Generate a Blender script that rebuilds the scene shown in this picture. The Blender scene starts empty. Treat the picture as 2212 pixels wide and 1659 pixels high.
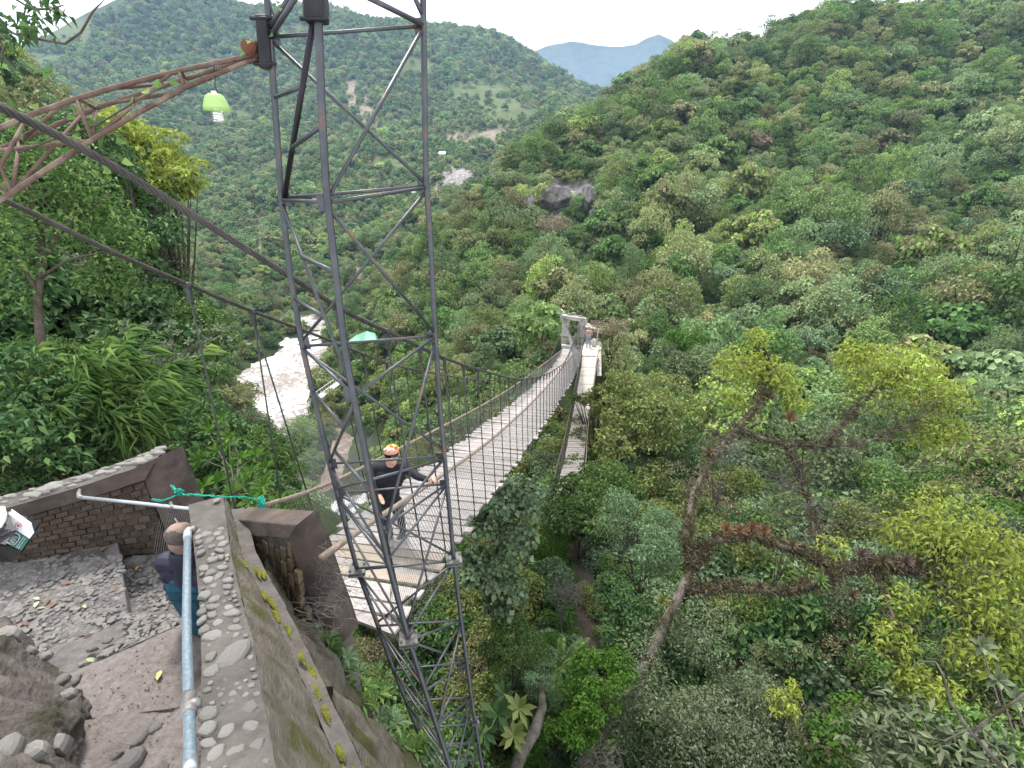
import bpy, bmesh, math, random
import numpy as np
from mathutils import Vector, Matrix

# ---------------------------------------------------------------- camera, sky, sun, exposure
SC = bpy.context.scene
COL = SC.collection
PITCH = math.radians(21.0)
cam_d = bpy.data.cameras.new('camera')
cam_d.sensor_width = 36.0
cam_d.lens = 18.0                       # 90 degrees across
cam_d.clip_start = 0.05
cam_d.clip_end = 20000.0
cam = bpy.data.objects.new('camera', cam_d)
COL.objects.link(cam)
cam.location = (0, 0, 0)
cam.rotation_euler = (math.radians(90) - PITCH, 0, 0)
SC.camera = cam

SUN_EL, SUN_AZ = math.radians(62), math.radians(-25)      # azimuth from +Y towards +X
world = bpy.data.worlds.new('World')
SC.world = world
world.use_nodes = True
nt = world.node_tree
nt.nodes.clear()
sky = nt.nodes.new('ShaderNodeTexSky')
sky.sky_type = 'NISHITA'
sky.sun_disc = False
sky.sun_elevation = SUN_EL
sky.sun_rotation = SUN_AZ
sky.dust_density = 3.0
bg1 = nt.nodes.new('ShaderNodeBackground'); bg1.inputs[1].default_value = 0.11
bg2 = nt.nodes.new('ShaderNodeBackground')                # bright even cloud deck
bg2.inputs[1].default_value = 1.12
tc = nt.nodes.new('ShaderNodeTexCoord')
nz = nt.nodes.new('ShaderNodeTexNoise'); nz.inputs['Scale'].default_value = 2.2; nz.inputs['Detail'].default_value = 5
rp = nt.nodes.new('ShaderNodeValToRGB')
rp.color_ramp.elements[0].position = 0.3; rp.color_ramp.elements[0].color = (0.80, 0.86, 0.95, 1)
rp.color_ramp.elements[1].position = 0.6; rp.color_ramp.elements[1].color = (0.98, 0.99, 1.0, 1)
mx = nt.nodes.new('ShaderNodeMixShader'); mx.inputs[0].default_value = 0.86
wo = nt.nodes.new('ShaderNodeOutputWorld')
L = nt.links.new
L(tc.outputs['Generated'], nz.inputs['Vector']); L(nz.outputs['Fac'], rp.inputs['Fac'])
L(rp.outputs['Color'], bg2.inputs[0]); L(sky.outputs[0], bg1.inputs[0])
L(bg1.outputs[0], mx.inputs[1]); L(bg2.outputs[0], mx.inputs[2]); L(mx.outputs[0], wo.inputs[0])

sun_d = bpy.data.lights.new('sun', 'SUN')
sun_d.energy = 2.7
sun_d.angle = math.radians(11)
sun_d.color = (1.0, 0.95, 0.87)
sun = bpy.data.objects.new('sun', sun_d)
COL.objects.link(sun)
sd = Vector((math.cos(SUN_EL) * math.sin(SUN_AZ), math.cos(SUN_EL) * math.cos(SUN_AZ), math.sin(SUN_EL)))
sun.rotation_euler = sd.to_track_quat('Z', 'Y').to_euler()

SC.view_settings.view_transform = 'Standard'
SC.view_settings.look = 'None'
SC.view_settings.gamma = 1.0
SC.view_settings.use_curve_mapping = False
SC.view_settings.exposure = 1.27
try:
    SC.cycles.max_bounces = 4
    SC.cycles.diffuse_bounces = 2
    SC.cycles.glossy_bounces = 2
    SC.cycles.transmission_bounces = 2
    SC.cycles.transparent_max_bounces = 6
    SC.cycles.volume_bounces = 0
    SC.cycles.use_denoising = True
    SC.cycles.adaptive_threshold = 0.02
except Exception:
    pass

# ---------------------------------------------------------------- helpers
rng = np.random.default_rng(7)
random.seed(7)
SP, CP, FO = math.sin(PITCH), math.cos(PITCH), 1106.0


def ray(u, v):
    r = (u - 1106.0) / FO
    d = (v - 829.5) / FO
    return Vector((r, CP - d * SP, -SP - d * CP))


def W(u, v, z):
    """point of the place seen at picture position u, v (photo 2212 wide) at distance z along the view axis"""
    return ray(u, v) * z


def WY(u, v, y):
    r = ray(u, v)
    return r * (y / r.y)


def WZ(u, v, zz):
    r = ray(u, v)
    return r * (zz / r.z)


def proj(p):
    p = np.asarray(p, dtype=float)
    dep = p[..., 1] * CP - p[..., 2] * SP
    up = p[..., 1] * SP + p[..., 2] * CP
    dep_s = np.where(np.abs(dep) < 1e-6, 1e-6, dep)
    return 1106 + p[..., 0] / dep_s * FO, 829.5 - up / dep_s * FO, dep


def lerp(a, b, t):
    return a + (b - a) * t


class MB:
    """collects shapes; build() links them as one mesh object"""
    def __init__(s):
        s.v = []; s.f = []; s.sm = []

    def add(s, vs, fs, smooth=False):
        o = len(s.v)
        s.v += [tuple(x) for x in vs]
        s.f += [tuple(i + o for i in f) for f in fs]
        s.sm += [smooth] * len(fs)
        return s

    def tube(s, pts, rad, n=8, caps=True, smooth=True):
        pts = [Vector(p) for p in pts]
        if not hasattr(rad, '__len__'):
            rad = [rad] * len(pts)
        vs, fs = [], []
        t0 = (pts[1] - pts[0]).normalized()
        up = Vector((0, 0, 1)) if abs(t0.z) < 0.9 else Vector((1, 0, 0))
        nrm = t0.cross(up).normalized()
        for i, p in enumerate(pts):
            if i == 0: t = pts[1] - pts[0]
            elif i == len(pts) - 1: t = pts[-1] - pts[-2]
            else: t = pts[i + 1] - pts[i - 1]
            t = t.normalized()
            nrm = (nrm - t * nrm.dot(t)).normalized()
            b = t.cross(nrm)
            for k in range(n):
                a = 2 * math.pi * k / n
                vs.append(p + (nrm * math.cos(a) + b * math.sin(a)) * rad[i])
        for i in range(len(pts) - 1):
            for k in range(n):
                k2 = (k + 1) % n
                fs.append((i * n + k, i * n + k2, (i + 1) * n + k2, (i + 1) * n + k))
        if caps:
            fs.append(tuple(range(n - 1, -1, -1)))
            fs.append(tuple(range((len(pts) - 1) * n, len(pts) * n)))
        return s.add(vs, fs, smooth)

    def box(s, c, ax, ay, az):
        """centre and three half-axis vectors"""
        c = Vector(c); ax = Vector(ax); ay = Vector(ay); az = Vector(az)
        vs = [c + ax * i + ay * j + az * k for i in (-1, 1) for j in (-1, 1) for k in (-1, 1)]
        fs = [(0, 1, 3, 2), (4, 6, 7, 5), (0, 4, 5, 1), (2, 3, 7, 6), (0, 2, 6, 4), (1, 5, 7, 3)]
        return s.add(vs, fs)

    def prism(s, bottom, top):
        n = len(bottom)
        fs = [tuple(range(n - 1, -1, -1)), tuple(range(n, 2 * n))]
        for i in range(n):
            j = (i + 1) % n
            fs.append((i, j, n + j, n + i))
        return s.add(list(bottom) + list(top), fs)

    def lathe(s, c, prof, n=16, axis=(0, 0, 1), smooth=True):
        c = Vector(c); ax = Vector(axis).normalized()
        e1 = ax.orthogonal().normalized(); e2 = ax.cross(e1)
        vs, fs = [], []
        for (r, h) in prof:
            for k in range(n):
                a = 2 * math.pi * k / n
                vs.append(c + ax * h + (e1 * math.cos(a) + e2 * math.sin(a)) * r)
        for i in range(len(prof) - 1):
            for k in range(n):
                k2 = (k + 1) % n
                fs.append((i * n + k, i * n + k2, (i + 1) * n + k2, (i + 1) * n + k))
        return s.add(vs, fs, smooth)

    def mesh(s, name):
        m = bpy.data.meshes.new(name)
        m.from_pydata(s.v, [], s.f)
        m.polygons.foreach_set('use_smooth', s.sm)
        m.update()
        return m

    def build(s, name, mat, parent=None, bevel=0.0, **tags):
        m = s.mesh(name)
        if bevel > 0:
            bm = bmesh.new(); bm.from_mesh(m)
            bmesh.ops.recalc_face_normals(bm, faces=bm.faces)
            bmesh.ops.bevel(bm, geom=bm.edges[:], offset=bevel, segments=1, affect='EDGES', clamp_overlap=True)
            bm.to_mesh(m); bm.free()
        else:
            bm = bmesh.new(); bm.from_mesh(m)
            bmesh.ops.recalc_face_normals(bm, faces=bm.faces)
            bm.to_mesh(m); bm.free()
        return link(name, m, mat, parent, **tags)


def tag(o, label=None, category=None, group=None, kind=None):
    if label: o['label'] = label
    if category: o['category'] = category
    if group: o['group'] = group
    if kind: o['kind'] = kind
    return o


def link(name, mesh, mat, parent=None, **tags):
    """mesh coordinates are world coordinates; parents that are Empties are undone by the parent inverse"""
    o = bpy.data.objects.new(name, mesh)
    if mat is not None and len(mesh.materials) == 0:
        for m_ in (mat if isinstance(mat, (list, tuple)) else [mat]):
            mesh.materials.append(m_)
    COL.objects.link(o)
    if parent is not None:
        o.parent = parent
        if parent.type == 'EMPTY':
            o.matrix_parent_inverse = parent.matrix_basis.inverted()
    return tag(o, **tags)


def empty(name, loc, **tags):
    o = bpy.data.objects.new(name, None)
    o.empty_display_size = 0.2
    o.location = loc
    COL.objects.link(o)
    o.matrix_basis = Matrix.Translation(Vector(loc))
    return tag(o, **tags)


def local(name, mesh, parent, mat=None):
    """a child whose mesh is written in its parent's own coordinates"""
    o = bpy.data.objects.new(name, mesh)
    if mat is not None and len(mesh.materials) == 0:
        mesh.materials.append(mat)
    COL.objects.link(o)
    o.parent = parent
    return o


# ---------------------------------------------------------------- materials
def newmat(name):
    m = bpy.data.materials.new(name)
    m.use_nodes = True
    m.node_tree.nodes.clear()
    N = m.node_tree.nodes
    out = N.new('ShaderNodeOutputMaterial')
    return m, N, m.node_tree.links.new, out


def stone(name, c1, c2, rough=0.9, scale=6.0, bump=0.35, c3=None, s3=2.0, t3=0.55, metal=0.0, spec=0.3, bscale=None, objvar=0.0, wave=None):
    """a mottled surface: two tones by noise, a third in patches, fine relief"""
    m, N, L, out = newmat(name)
    b = N.new('ShaderNodeBsdfPrincipled')
    tc = N.new('ShaderNodeTexCoord')
    n1 = N.new('ShaderNodeTexNoise'); n1.inputs['Scale'].default_value = scale; n1.inputs['Detail'].default_value = 6; n1.inputs['Roughness'].default_value = 0.65
    src = tc.outputs['Object']
    if wave:
        mp = N.new('ShaderNodeMapping'); mp.inputs['Scale'].default_value = wave
        L(src, mp.inputs[0]); src = mp.outputs[0]
    L(src, n1.inputs['Vector'])
    r1 = N.new('ShaderNodeValToRGB')
    r1.color_ramp.elements[0].position = 0.34; r1.color_ramp.elements[1].position = 0.68
    r1.color_ramp.elements[0].color = (*c1, 1); r1.color_ramp.elements[1].color = (*c2, 1)
    L(n1.outputs['Fac'], r1.inputs['Fac'])
    col = r1.outputs['Color']
    if c3:
        n3 = N.new('ShaderNodeTexNoise'); n3.inputs['Scale'].default_value = s3; n3.inputs['Detail'].default_value = 5
        L(tc.outputs['Object'], n3.inputs['Vector'])
        r3 = N.new('ShaderNodeValToRGB')
        r3.color_ramp.elements[0].position = t3; r3.color_ramp.elements[1].position = t3 + 0.12
        r3.color_ramp.elements[0].color = (0, 0, 0, 1); r3.color_ramp.elements[1].color = (1, 1, 1, 1)
        L(n3.outputs['Fac'], r3.inputs['Fac'])
        mixn = N.new('ShaderNodeMix'); mixn.data_type = 'RGBA'
        L(r3.outputs['Color'], mixn.inputs[0]); L(col, mixn.inputs[6]); mixn.inputs[7].default_value = (*c3, 1)
        col = mixn.outputs[2]
    if objvar > 0:
        oi = N.new('ShaderNodeObjectInfo')
        mr = N.new('ShaderNodeMapRange'); mr.inputs[3].default_value = 1 - objvar; mr.inputs[4].default_value = 1 + objvar
        L(oi.outputs['Random'], mr.inputs[0])
        hs = N.new('ShaderNodeHueSaturation')
        L(mr.outputs[0], hs.inputs['Value']); L(col, hs.inputs['Color'])
        col = hs.outputs[0]
    L(col, b.inputs['Base Color'])
    b.inputs['Roughness'].default_value = rough
    b.inputs['Metallic'].default_value = metal
    b.inputs['Specular IOR Level'].default_value = spec
    if bump > 0:
        n2 = N.new('ShaderNodeTexNoise'); n2.inputs['Scale'].default_value = bscale or scale * 5; n2.inputs['Detail'].default_value = 6
        L(src, n2.inputs['Vector'])
        bp = N.new('ShaderNodeBump'); bp.inputs['Strength'].default_value = bump; bp.inputs['Distance'].default_value = 0.02
        L(n2.outputs['Fac'], bp.inputs['Height']); L(bp.outputs[0], b.inputs['Normal'])
    L(b.outputs[0], out.inputs[0])
    return m


def leafmat(name, stops, transl=0.3, rough=0.55, val=0.22, sat=1.055, obj=True, spec=0.12, leafvar=0.3):
    """foliage: every plant draws its own tone from the stops, every leaf varies round it"""
    m, N, L, out = newmat(name)
    oi = N.new('ShaderNodeObjectInfo')
    geo = N.new('ShaderNodeNewGeometry')
    r = N.new('ShaderNodeValToRGB')
    els = r.color_ramp.elements
    while len(els) < len(stops): els.new(0.5)
    for i, (p, c) in enumerate(stops):
        els[i].position = p; els[i].color = (*c, 1)
    if obj:
        mm = N.new('ShaderNodeMath'); mm.operation = 'MULTIPLY_ADD'; mm.inputs[1].default_value = 0.16; 
        L(geo.outputs['Random Per Island'], mm.inputs[0]); 
        ms = N.new('ShaderNodeMath'); ms.operation = 'MULTIPLY'; ms.inputs[1].default_value = 0.86
        L(oi.outputs['Random'], ms.inputs[0]); L(ms.outputs[0], mm.inputs[2])
        L(mm.outputs[0], r.inputs['Fac'])
    else:
        L(geo.outputs['Random Per Island'], r.inputs['Fac'])
    hs = N.new('ShaderNodeHueSaturation'); hs.inputs['Saturation'].default_value = sat
    # brightness per leaf
    wn = N.new('ShaderNodeTexWhiteNoise'); wn.noise_dimensions = '1D'
    L(geo.outputs['Random Per Island'], wn.inputs['W'])
    mr = N.new('ShaderNodeMapRange'); mr.inputs[3].default_value = 1 - leafvar; mr.inputs[4].default_value = 1 + leafvar
    L(wn.outputs['Value'], mr.inputs[0])
    wn2 = N.new('ShaderNodeTexWhiteNoise'); wn2.noise_dimensions = '1D'
    L(oi.outputs['Random'], wn2.inputs['W'])
    mr2 = N.new('ShaderNodeMapRange'); mr2.inputs[3].default_value = 1 - val; mr2.inputs[4].default_value = 1 + val
    L(wn2.outputs['Value'], mr2.inputs[0])
    pr = N.new('ShaderNodeMath'); pr.operation = 'MULTIPLY'
    L(mr.outputs[0], pr.inputs[0]); L(mr2.outputs[0], pr.inputs[1])
    L(pr.outputs[0], hs.inputs['Value']); L(r.outputs['Color'], hs.inputs['Color'])
    b = N.new('ShaderNodeBsdfPrincipled'); b.inputs['Roughness'].default_value = rough
    b.inputs['Specular IOR Level'].default_value = spec
    t = N.new('ShaderNodeBsdfTranslucent')
    mx = N.new('ShaderNodeMixShader'); mx.inputs[0].default_value = transl
    L(hs.outputs[0], b.inputs['Base Color']); L(hs.outputs[0], t.inputs['Color'])
    L(b.outputs[0], mx.inputs[1]); L(t.outputs[0], mx.inputs[2]); L(mx.outputs[0], out.inputs[0])
    return m


def plain(name, c, rough=0.6, metal=0.0, spec=0.4, emit=0.0):
    m, N, L, out = newmat(name)
    b = N.new('ShaderNodeBsdfPrincipled')
    b.inputs['Base Color'].default_value = (*c, 1); b.inputs['Roughness'].default_value = rough
    b.inputs['Metallic'].default_value = metal; b.inputs['Specular IOR Level'].default_value = spec
    L(b.outputs[0], out.inputs[0])
    return m


M = {}
M['flange'] = stone('flange_steel', (0.07, 0.07, 0.07), (0.13, 0.125, 0.115), 0.6, 12, 0.2, metal=0.3)
M['steel'] = stone('painted_steel', (0.045, 0.048, 0.055), (0.075, 0.078, 0.085), 0.42, 9, 0.12, c3=(0.13, 0.075, 0.045), s3=9, t3=0.60, metal=0.5, spec=0.5)
M['steel_black'] = stone('black_steel', (0.012, 0.012, 0.014), (0.025, 0.025, 0.028), 0.45, 9, 0.1, metal=0.4)
M['rust'] = stone('rusted_steel', (0.085, 0.050, 0.038), (0.155, 0.105, 0.082), 0.8, 14, 0.3, c3=(0.22, 0.17, 0.13), s3=7, t3=0.55, metal=0.2)
M['rust_red'] = stone('red_rust', (0.098, 0.035, 0.021), (0.168, 0.070, 0.042), 0.85, 18, 0.4, metal=0.2)
M['cable'] = stone('wire_rope', (0.030, 0.026, 0.024), (0.065, 0.055, 0.048), 0.6, 12, 0.1, metal=0.3, spec=0.5)
M['rod'] = stone('suspender_steel', (0.03, 0.034, 0.03), (0.06, 0.062, 0.055), 0.55, 9, 0.0, metal=0.4)
M['galv'] = stone('galvanised_pipe', (0.33, 0.35, 0.37), (0.52, 0.54, 0.56), 0.42, 60, 0.05, metal=0.75, spec=0.5)
M['galv_blue'] = stone('worn_blue_grey_pipe', (0.096, 0.136, 0.168), (0.216, 0.264, 0.296), 0.5, 70, 0.08, metal=0.35, spec=0.5)
M['tee'] = stone('pipe_fitting', (0.154, 0.147, 0.140), (0.266, 0.252, 0.238), 0.5, 30, 0.2, metal=0.6)
M['plank'] = stone('weathered_plank', (0.228, 0.201, 0.188), (0.392, 0.364, 0.348), 0.85, 3, 0.3, objvar=0.16, wave=(2, 12, 8), spec=0.2)
M['plank_new'] = stone('fresh_plank', (0.240, 0.194, 0.150), (0.314, 0.274, 0.234), 0.8, 3, 0.3, objvar=0.12, wave=(2, 12, 8), spec=0.2)
M['plank_pale'] = stone('pale_plank', (0.365, 0.324, 0.266), (0.551, 0.502, 0.438), 0.85, 3, 0.3, objvar=0.14, wave=(2, 10, 8), spec=0.2)
M['rail_wood'] = stone('handrail_timber', (0.120, 0.094, 0.071), (0.240, 0.195, 0.158), 0.85, 5, 0.3, wave=(8, 1, 8))
M['wire'] = stone('fence_wire', (0.16, 0.16, 0.16), (0.30, 0.30, 0.29), 0.5, 12, 0.0, metal=0.6)
M['wire_old'] = stone('old_wire', (0.14, 0.12, 0.11), (0.28, 0.25, 0.23), 0.6, 12, 0.0, metal=0.4)
M['concrete'] = stone('brown_concrete', (0.064, 0.048, 0.041), (0.112, 0.086, 0.073), 0.92, 5, 0.5, c3=(0.050, 0.039, 0.033), s3=3, t3=0.52)  # near masonry tones lowered: shade from overhead is put into the colour
M['mortar'] = stone('parapet_mortar', (0.070, 0.061, 0.055), (0.114, 0.104, 0.094), 0.95, 9, 0.7, c3=(0.053, 0.047, 0.043), s3=3, t3=0.55)
M['wallmoss'] = stone('mossy_render', (0.060, 0.051, 0.037), (0.126, 0.108, 0.087), 0.95, 6, 0.8, c3=(0.051, 0.051, 0.014), s3=4, t3=0.50, wave=(1.0, 1.0, 2.5))
M['grey_rock'] = stone('grey_rock', (0.072, 0.063, 0.055), (0.135, 0.120, 0.103), 0.92, 4, 0.7, c3=(0.041, 0.037, 0.024), s3=2.4, t3=0.55)
M['bank_rock'] = stone('bank_rock', (0.060, 0.051, 0.045), (0.132, 0.114, 0.102), 0.95, 5, 1.0, c3=(0.039, 0.039, 0.021), s3=3.2, t3=0.52)
M['cobble'] = stone('cobblestone', (0.110, 0.104, 0.099), (0.193, 0.181, 0.170), 0.85, 16, 0.5, objvar=0.25)  # cobble tone lowered too, standing in for shade
M['floor_dirt'] = stone('step_mortar', (0.087, 0.077, 0.074), (0.157, 0.144, 0.138), 0.95, 12, 0.8, c3=(0.064, 0.055, 0.051), s3=2.5, t3=0.52)
M['slab'] = stone('pinkish_concrete', (0.118, 0.098, 0.090), (0.191, 0.168, 0.160), 0.92, 22, 0.7, c3=(0.095, 0.074, 0.066), s3=3, t3=0.55, bscale=60)
M['moss'] = stone('moss', (0.072, 0.080, 0.008), (0.176, 0.176, 0.024), 0.95, 25, 1.0)
M['brick'] = stone('brick', (0.049, 0.035, 0.025), (0.091, 0.068, 0.050), 0.92, 14, 0.6, objvar=0.3)  # brick darkened in its colour for the shade over the left wall
M['brick_out'] = stone('weathered_brick', (0.105, 0.077, 0.045), (0.189, 0.147, 0.091), 0.92, 14, 0.6, c3=(0.210, 0.189, 0.154), s3=9, t3=0.6, objvar=0.25)
M['capstone'] = stone('capstone', (0.147, 0.138, 0.125), (0.245, 0.233, 0.215), 0.85, 18, 0.5, objvar=0.22)
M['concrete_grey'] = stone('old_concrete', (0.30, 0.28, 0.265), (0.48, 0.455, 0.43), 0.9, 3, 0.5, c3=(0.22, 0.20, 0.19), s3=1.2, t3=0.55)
M['bark'] = stone('bark', (0.049, 0.038, 0.027), (0.104, 0.085, 0.065), 0.95, 8, 0.9, c3=(0.033, 0.039, 0.013), s3=2, t3=0.55)
M['bark_pale'] = stone('lichened_bark', (0.060, 0.051, 0.039), (0.156, 0.138, 0.117), 0.95, 7, 0.9, c3=(0.042, 0.036, 0.018), s3=2.4, t3=0.50)
M['twig'] = stone('grey_twig', (0.103, 0.089, 0.076), (0.178, 0.159, 0.140), 0.9, 6, 0.5)
M['soil'] = stone('soil_path', (0.043, 0.031, 0.024), (0.075, 0.058, 0.045), 0.95, 3, 0.8)
M['white'] = plain('white_plastic', (0.78, 0.78, 0.78), 0.4)
M['black_bag'] = stone('black_plastic_bag', (0.012, 0.012, 0.014), (0.03, 0.03, 0.034), 0.28, 20, 0.8, spec=0.6)
M['green_label'] = plain('green_label', (0.012, 0.12, 0.085), 0.45)
M['rope'] = stone('green_rope', (0.0, 0.18, 0.12), (0.02, 0.36, 0.26), 0.7, 40, 0.4)

# ================================================================ TERRAIN
# known points of the place: picture position, distance, and how tall the growth on it stands
CPS = [
    (1050, 1659, 9.5, 2), (1300, 1659, 10.5, 1.5), (1600, 1659, 10.2, 2.2), (1900, 1659, 8.8, 2.2), (2212, 1659, 7.8, 2.2), (2500, 1659, 7.5, 2.2),
    (1000, 1450, 12, 2.2), (1240, 1420, 14, .8), (1600, 1430, 13.5, 2.5), (2212, 1400, 11.5, 2.5), (2600, 1400, 11, 2.5),
    (1080, 1200, 16, 2.5), (1250, 1240, 17.5, .8), (1500, 1200, 18.5, 3.0), (1850, 1200, 18.5, 3.5), (2212, 1150, 17, 3.5), (2700, 1150, 16, 3.5),
    (1350, 1020, 25, 3.5), (1700, 1000, 27, 4.5), (2000, 980, 28, 4.5), (2212, 950, 29, 4.5), (2700, 950, 28, 5),
    (1360, 880, 34, 4), (1600, 860, 40, 5), (1900, 830, 45, 5.5), (2212, 800, 47, 6), (2700, 780, 46, 6),
    (1290, 775, 42, 1.2), (1200, 760, 43, 1.2), (1450, 740, 53, 5), (1700, 720, 61, 6), (2000, 650, 71, 6.5), (2212, 600, 75, 6.5), (2700, 560, 74, 6.5),
    (1200, 700, 57, 4.5), (1080, 745, 54, 3.5), (950, 765, 55, 3.5), (860, 800, 56, 3.5), (800, 880, 54, 3),
    (900, 930, 36, 3.5), (850, 1020, 34, 3), (1050, 880, 38, 3.5), (1150, 830, 42, 3),
    (1100, 650, 76, 6), (1300, 600, 80, 6), (1600, 520, 94, 6.5), (2000, 430, 107, 6.5), (2212, 380, 112, 7), (2700, 330, 112, 7),
    (960, 620, 96, 5.5), (1100, 500, 110, 6.5), (1300, 400, 124, 7), (1600, 280, 146, 7), (2000, 160, 166, 7), (2212, 100, 176, 7), (2700, 30, 176, 7),
    (840, 690, 100, 5), (865, 600, 118, 5.5), (930, 480, 136, 6.5), (1060, 375, 156, 6.5), (1180, 295, 172, 7), (1290, 195, 190, 7), (1500, 95, 206, 7), (1700, 45, 220, 7), (1850, 5, 230, 7), (2212, -120, 250, 7), (2700, -230, 250, 7),
    # behind the right hill
    (930, 590, 190, 6), (1060, 500, 215, 6), (1290, 330, 260, 6), (1500, 250, 290, 6), (1850, 180, 330, 6), (2212, 100, 350, 6), (2700, 0, 350, 6),
    (1500, 260, 600, 6), (1850, 220, 800, 6), (2400, 200, 900, 6), (1350, 300, 420, 6),
    # water of the side stream and the gorge
    (755, 955, 84, 0), (735, 1000, 74, 0), (720, 1060, 62, 0), (700, 1120, 46, 0), (760, 1100, 42, 2), (640, 1150, 40, 1), (560, 1130, 36, 3),
    (600, 1010, 58, 3), (560, 940, 88, 3), (640, 930, 82, 3.5), (700, 880, 92, 3), (500, 930, 70, 3), (780, 930, 64, 3),
    # river bed and banks
    (600, 760, 152, -1), (520, 800, 135, -1), (560, 840, 122, -1), (690, 700, 184, -1), (660, 800, 136, -1), (480, 850, 121, -1), (740, 670, 205, -1), (620, 700, 186, -1),
    (535, 735, 150, 2), (470, 770, 128, 2), (610, 690, 170, 3), (690, 662, 186, 3), (760, 720, 130, 3), (720, 800, 118, 3), (690, 850, 108, 3),
    # near left bank
    (520, 1010, 13, 1.5), (560, 1080, 11, 1.2), (585, 1135, 8.5, .8), (650, 1110, 32, .5), (690, 1150, 34, .5), (640, 1060, 40, 1), (440, 870, 15, 2), (300, 760, 13, 2), (100, 760, 10, 2), (0, 600, 11, 3), (-200, 600, 9, 2), (-200, 900, 6.5, 1), (0, 930, 7, 1), (250, 950, 8, 1), (380, 960, 9.5, 1),
    (330, 600, 20, 4), (250, 400, 26, 6), (80, 300, 26, 6), (-200, 300, 24, 6), (400, 650, 45, 5), (440, 780, 90, 4), (360, 450, 70, 6), (200, 280, 80, 6), (-200, 200, 100, 6),
    # far left mountain
    (450, 700, 150, 4), (520, 660, 168, 4), (640, 630, 182, 5), (760, 600, 200, 6), (830, 570, 208, 6), (870, 500, 245, 6),
    (400, 480, 330, 7), (600, 430, 350, 7), (800, 430, 360, 7), (900, 390, 390, 6), (1000, 345, 430, 4), (1080, 330, 450, 4), (930, 330, 470, 4), (1100, 290, 520, 2), (1050, 230, 620, 2), (1160, 220, 640, 3),
    (600, 300, 520, 7), (800, 250, 620, 7), (950, 180, 740, 7), (300, 300, 520, 7), (100, 230, 560, 7), (-200, 230, 520, 7), (400, 150, 760, 7), (650, 130, 800, 7), (1100, 150, 820, 7), (1220, 200, 800, 6),
    (-250, 190, 800, 7), (0, 112, 860, 7), (110, 62, 930, 7), (210, 5, 1000, 7), (380, -30, 1050, 7), (495, 0, 1060, 7), (545, 16, 1050, 7), (600, 4, 1000, 7), (735, 16, 1000, 7), (800, 47, 1000, 7), (855, 38, 1000, 7), (930, 60, 1000, 7), (1010, 67, 1000, 7), (1090, 86, 1000, 7), (1150, 110, 1000, 7), (1270, 188, 960, 6),
    (-250, 330, 1300, 6), (200, 250, 1350, 6), (600, 230, 1400, 6), (900, 230, 1400, 6), (1200, 300, 1400, 6), (1500, 330, 1400, 6), (2000, 330, 1400, 6), (2600, 330, 1400, 6),
]
FIX = [  # ground under and round the near masonry and under the camera: x, y, z
    (-5, 3.5, -4.6), (-5, 0.5, -4.0), (-2.5, 1.0, -4.6), (-8, 3, -3.6), (-2.6, 3.2, -4.9), (-1.6, 3.3, -5.4), (-1.0, 2.0, -6.0), (-0.3, 1.0, -7.2), (0.6, 2.0, -9.0), (-0.8, 4.2, -8.0), (-1.2, 5.6, -10.0),
    (1.2, 0.6, -9.5), (3, 1.0, -10), (-8, 0.2, -3.2), (-3.5, 5.2, -5.8), (-2.4, 6.0, -9.0), (-3.6, 7.6, -10.0), (-5.0, 11, -14.0), (-0.2, 3.4, -8.6), (0.3, 5, -10.5),
]
_p, _h = [], []
for (u, v, z, h) in CPS:
    w = W(u, v, z)
    _p.append((w.x, w.y, w.z - (h if h >= 0 else 2.5))); _h.append(max(h, 0))
for f in FIX:
    _p.append(f); _h.append(1.0)
CPX = np.array(_p); CPH = np.array(_h)


def polar(x, y):
    return np.stack([np.arctan2(x, y) * 1.6, 0.5 * np.log(x * x + y * y + 1e-9)], -1)


_q = polar(CPX[:, 0], CPX[:, 1])
_e = CPX[:, 2] / np.hypot(CPX[:, 0], CPX[:, 1])


def _kern(d2):
    return np.sqrt(d2 + 0.012)


_A = _kern(((_q[:, None] - _q[None]) ** 2).sum(-1)) - 0 + np.eye(len(_q)) * -0.006
_B = np.block([[_A, np.ones((len(_q), 1))], [np.ones((1, len(_q))), np.zeros((1, 1))]])
_we = np.linalg.solve(_B, np.concatenate([_e, [0]]))
_wh = np.linalg.solve(_B, np.concatenate([CPH, [0]]))


def fbm(x, y, seed=0, octs=4):
    r = np.zeros_like(x); a = 1.0; f = 1.0
    for k in range(octs):
        s = seed * 13.1 + k * 7.7
        r += a * (np.sin(x * f * 1.3 + s + 1.7 * np.sin(y * f * 0.9 + s * 1.3)) * np.cos(y * f * 1.1 - s * 0.7 + 1.3 * np.sin(x * f * 0.7 + s)))
        a *= 0.5; f *= 2.1
    return r


def _ev(x, y, w):
    x = np.atleast_1d(np.asarray(x, float)); y = np.atleast_1d(np.asarray(y, float))
    q = polar(x.ravel(), y.ravel())
    r = np.empty(len(q))
    for i in range(0, len(q), 20000):
        d2 = ((q[i:i + 20000, None] - _q[None]) ** 2).sum(-1)
        r[i:i + 20000] = _kern(d2) @ w[:-1] + w[-1]
    return r.reshape(x.shape)


def ground(x, y):
    x = np.atleast_1d(np.asarray(x, float)); y = np.atleast_1d(np.asarray(y, float))
    d = np.hypot(x, y)
    z = _ev(x, y, _we) * d
    amp = np.clip((d - 20) / 100, 0, 1) * np.minimum(d * 0.012, 6.0)
    z += amp * fbm(x / np.maximum(d, 30) * 14, np.log(d + 1) * 9, 3)
    return z


def growth(x, y):
    return np.clip(_ev(x, y, _wh), 0, 9)


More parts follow.
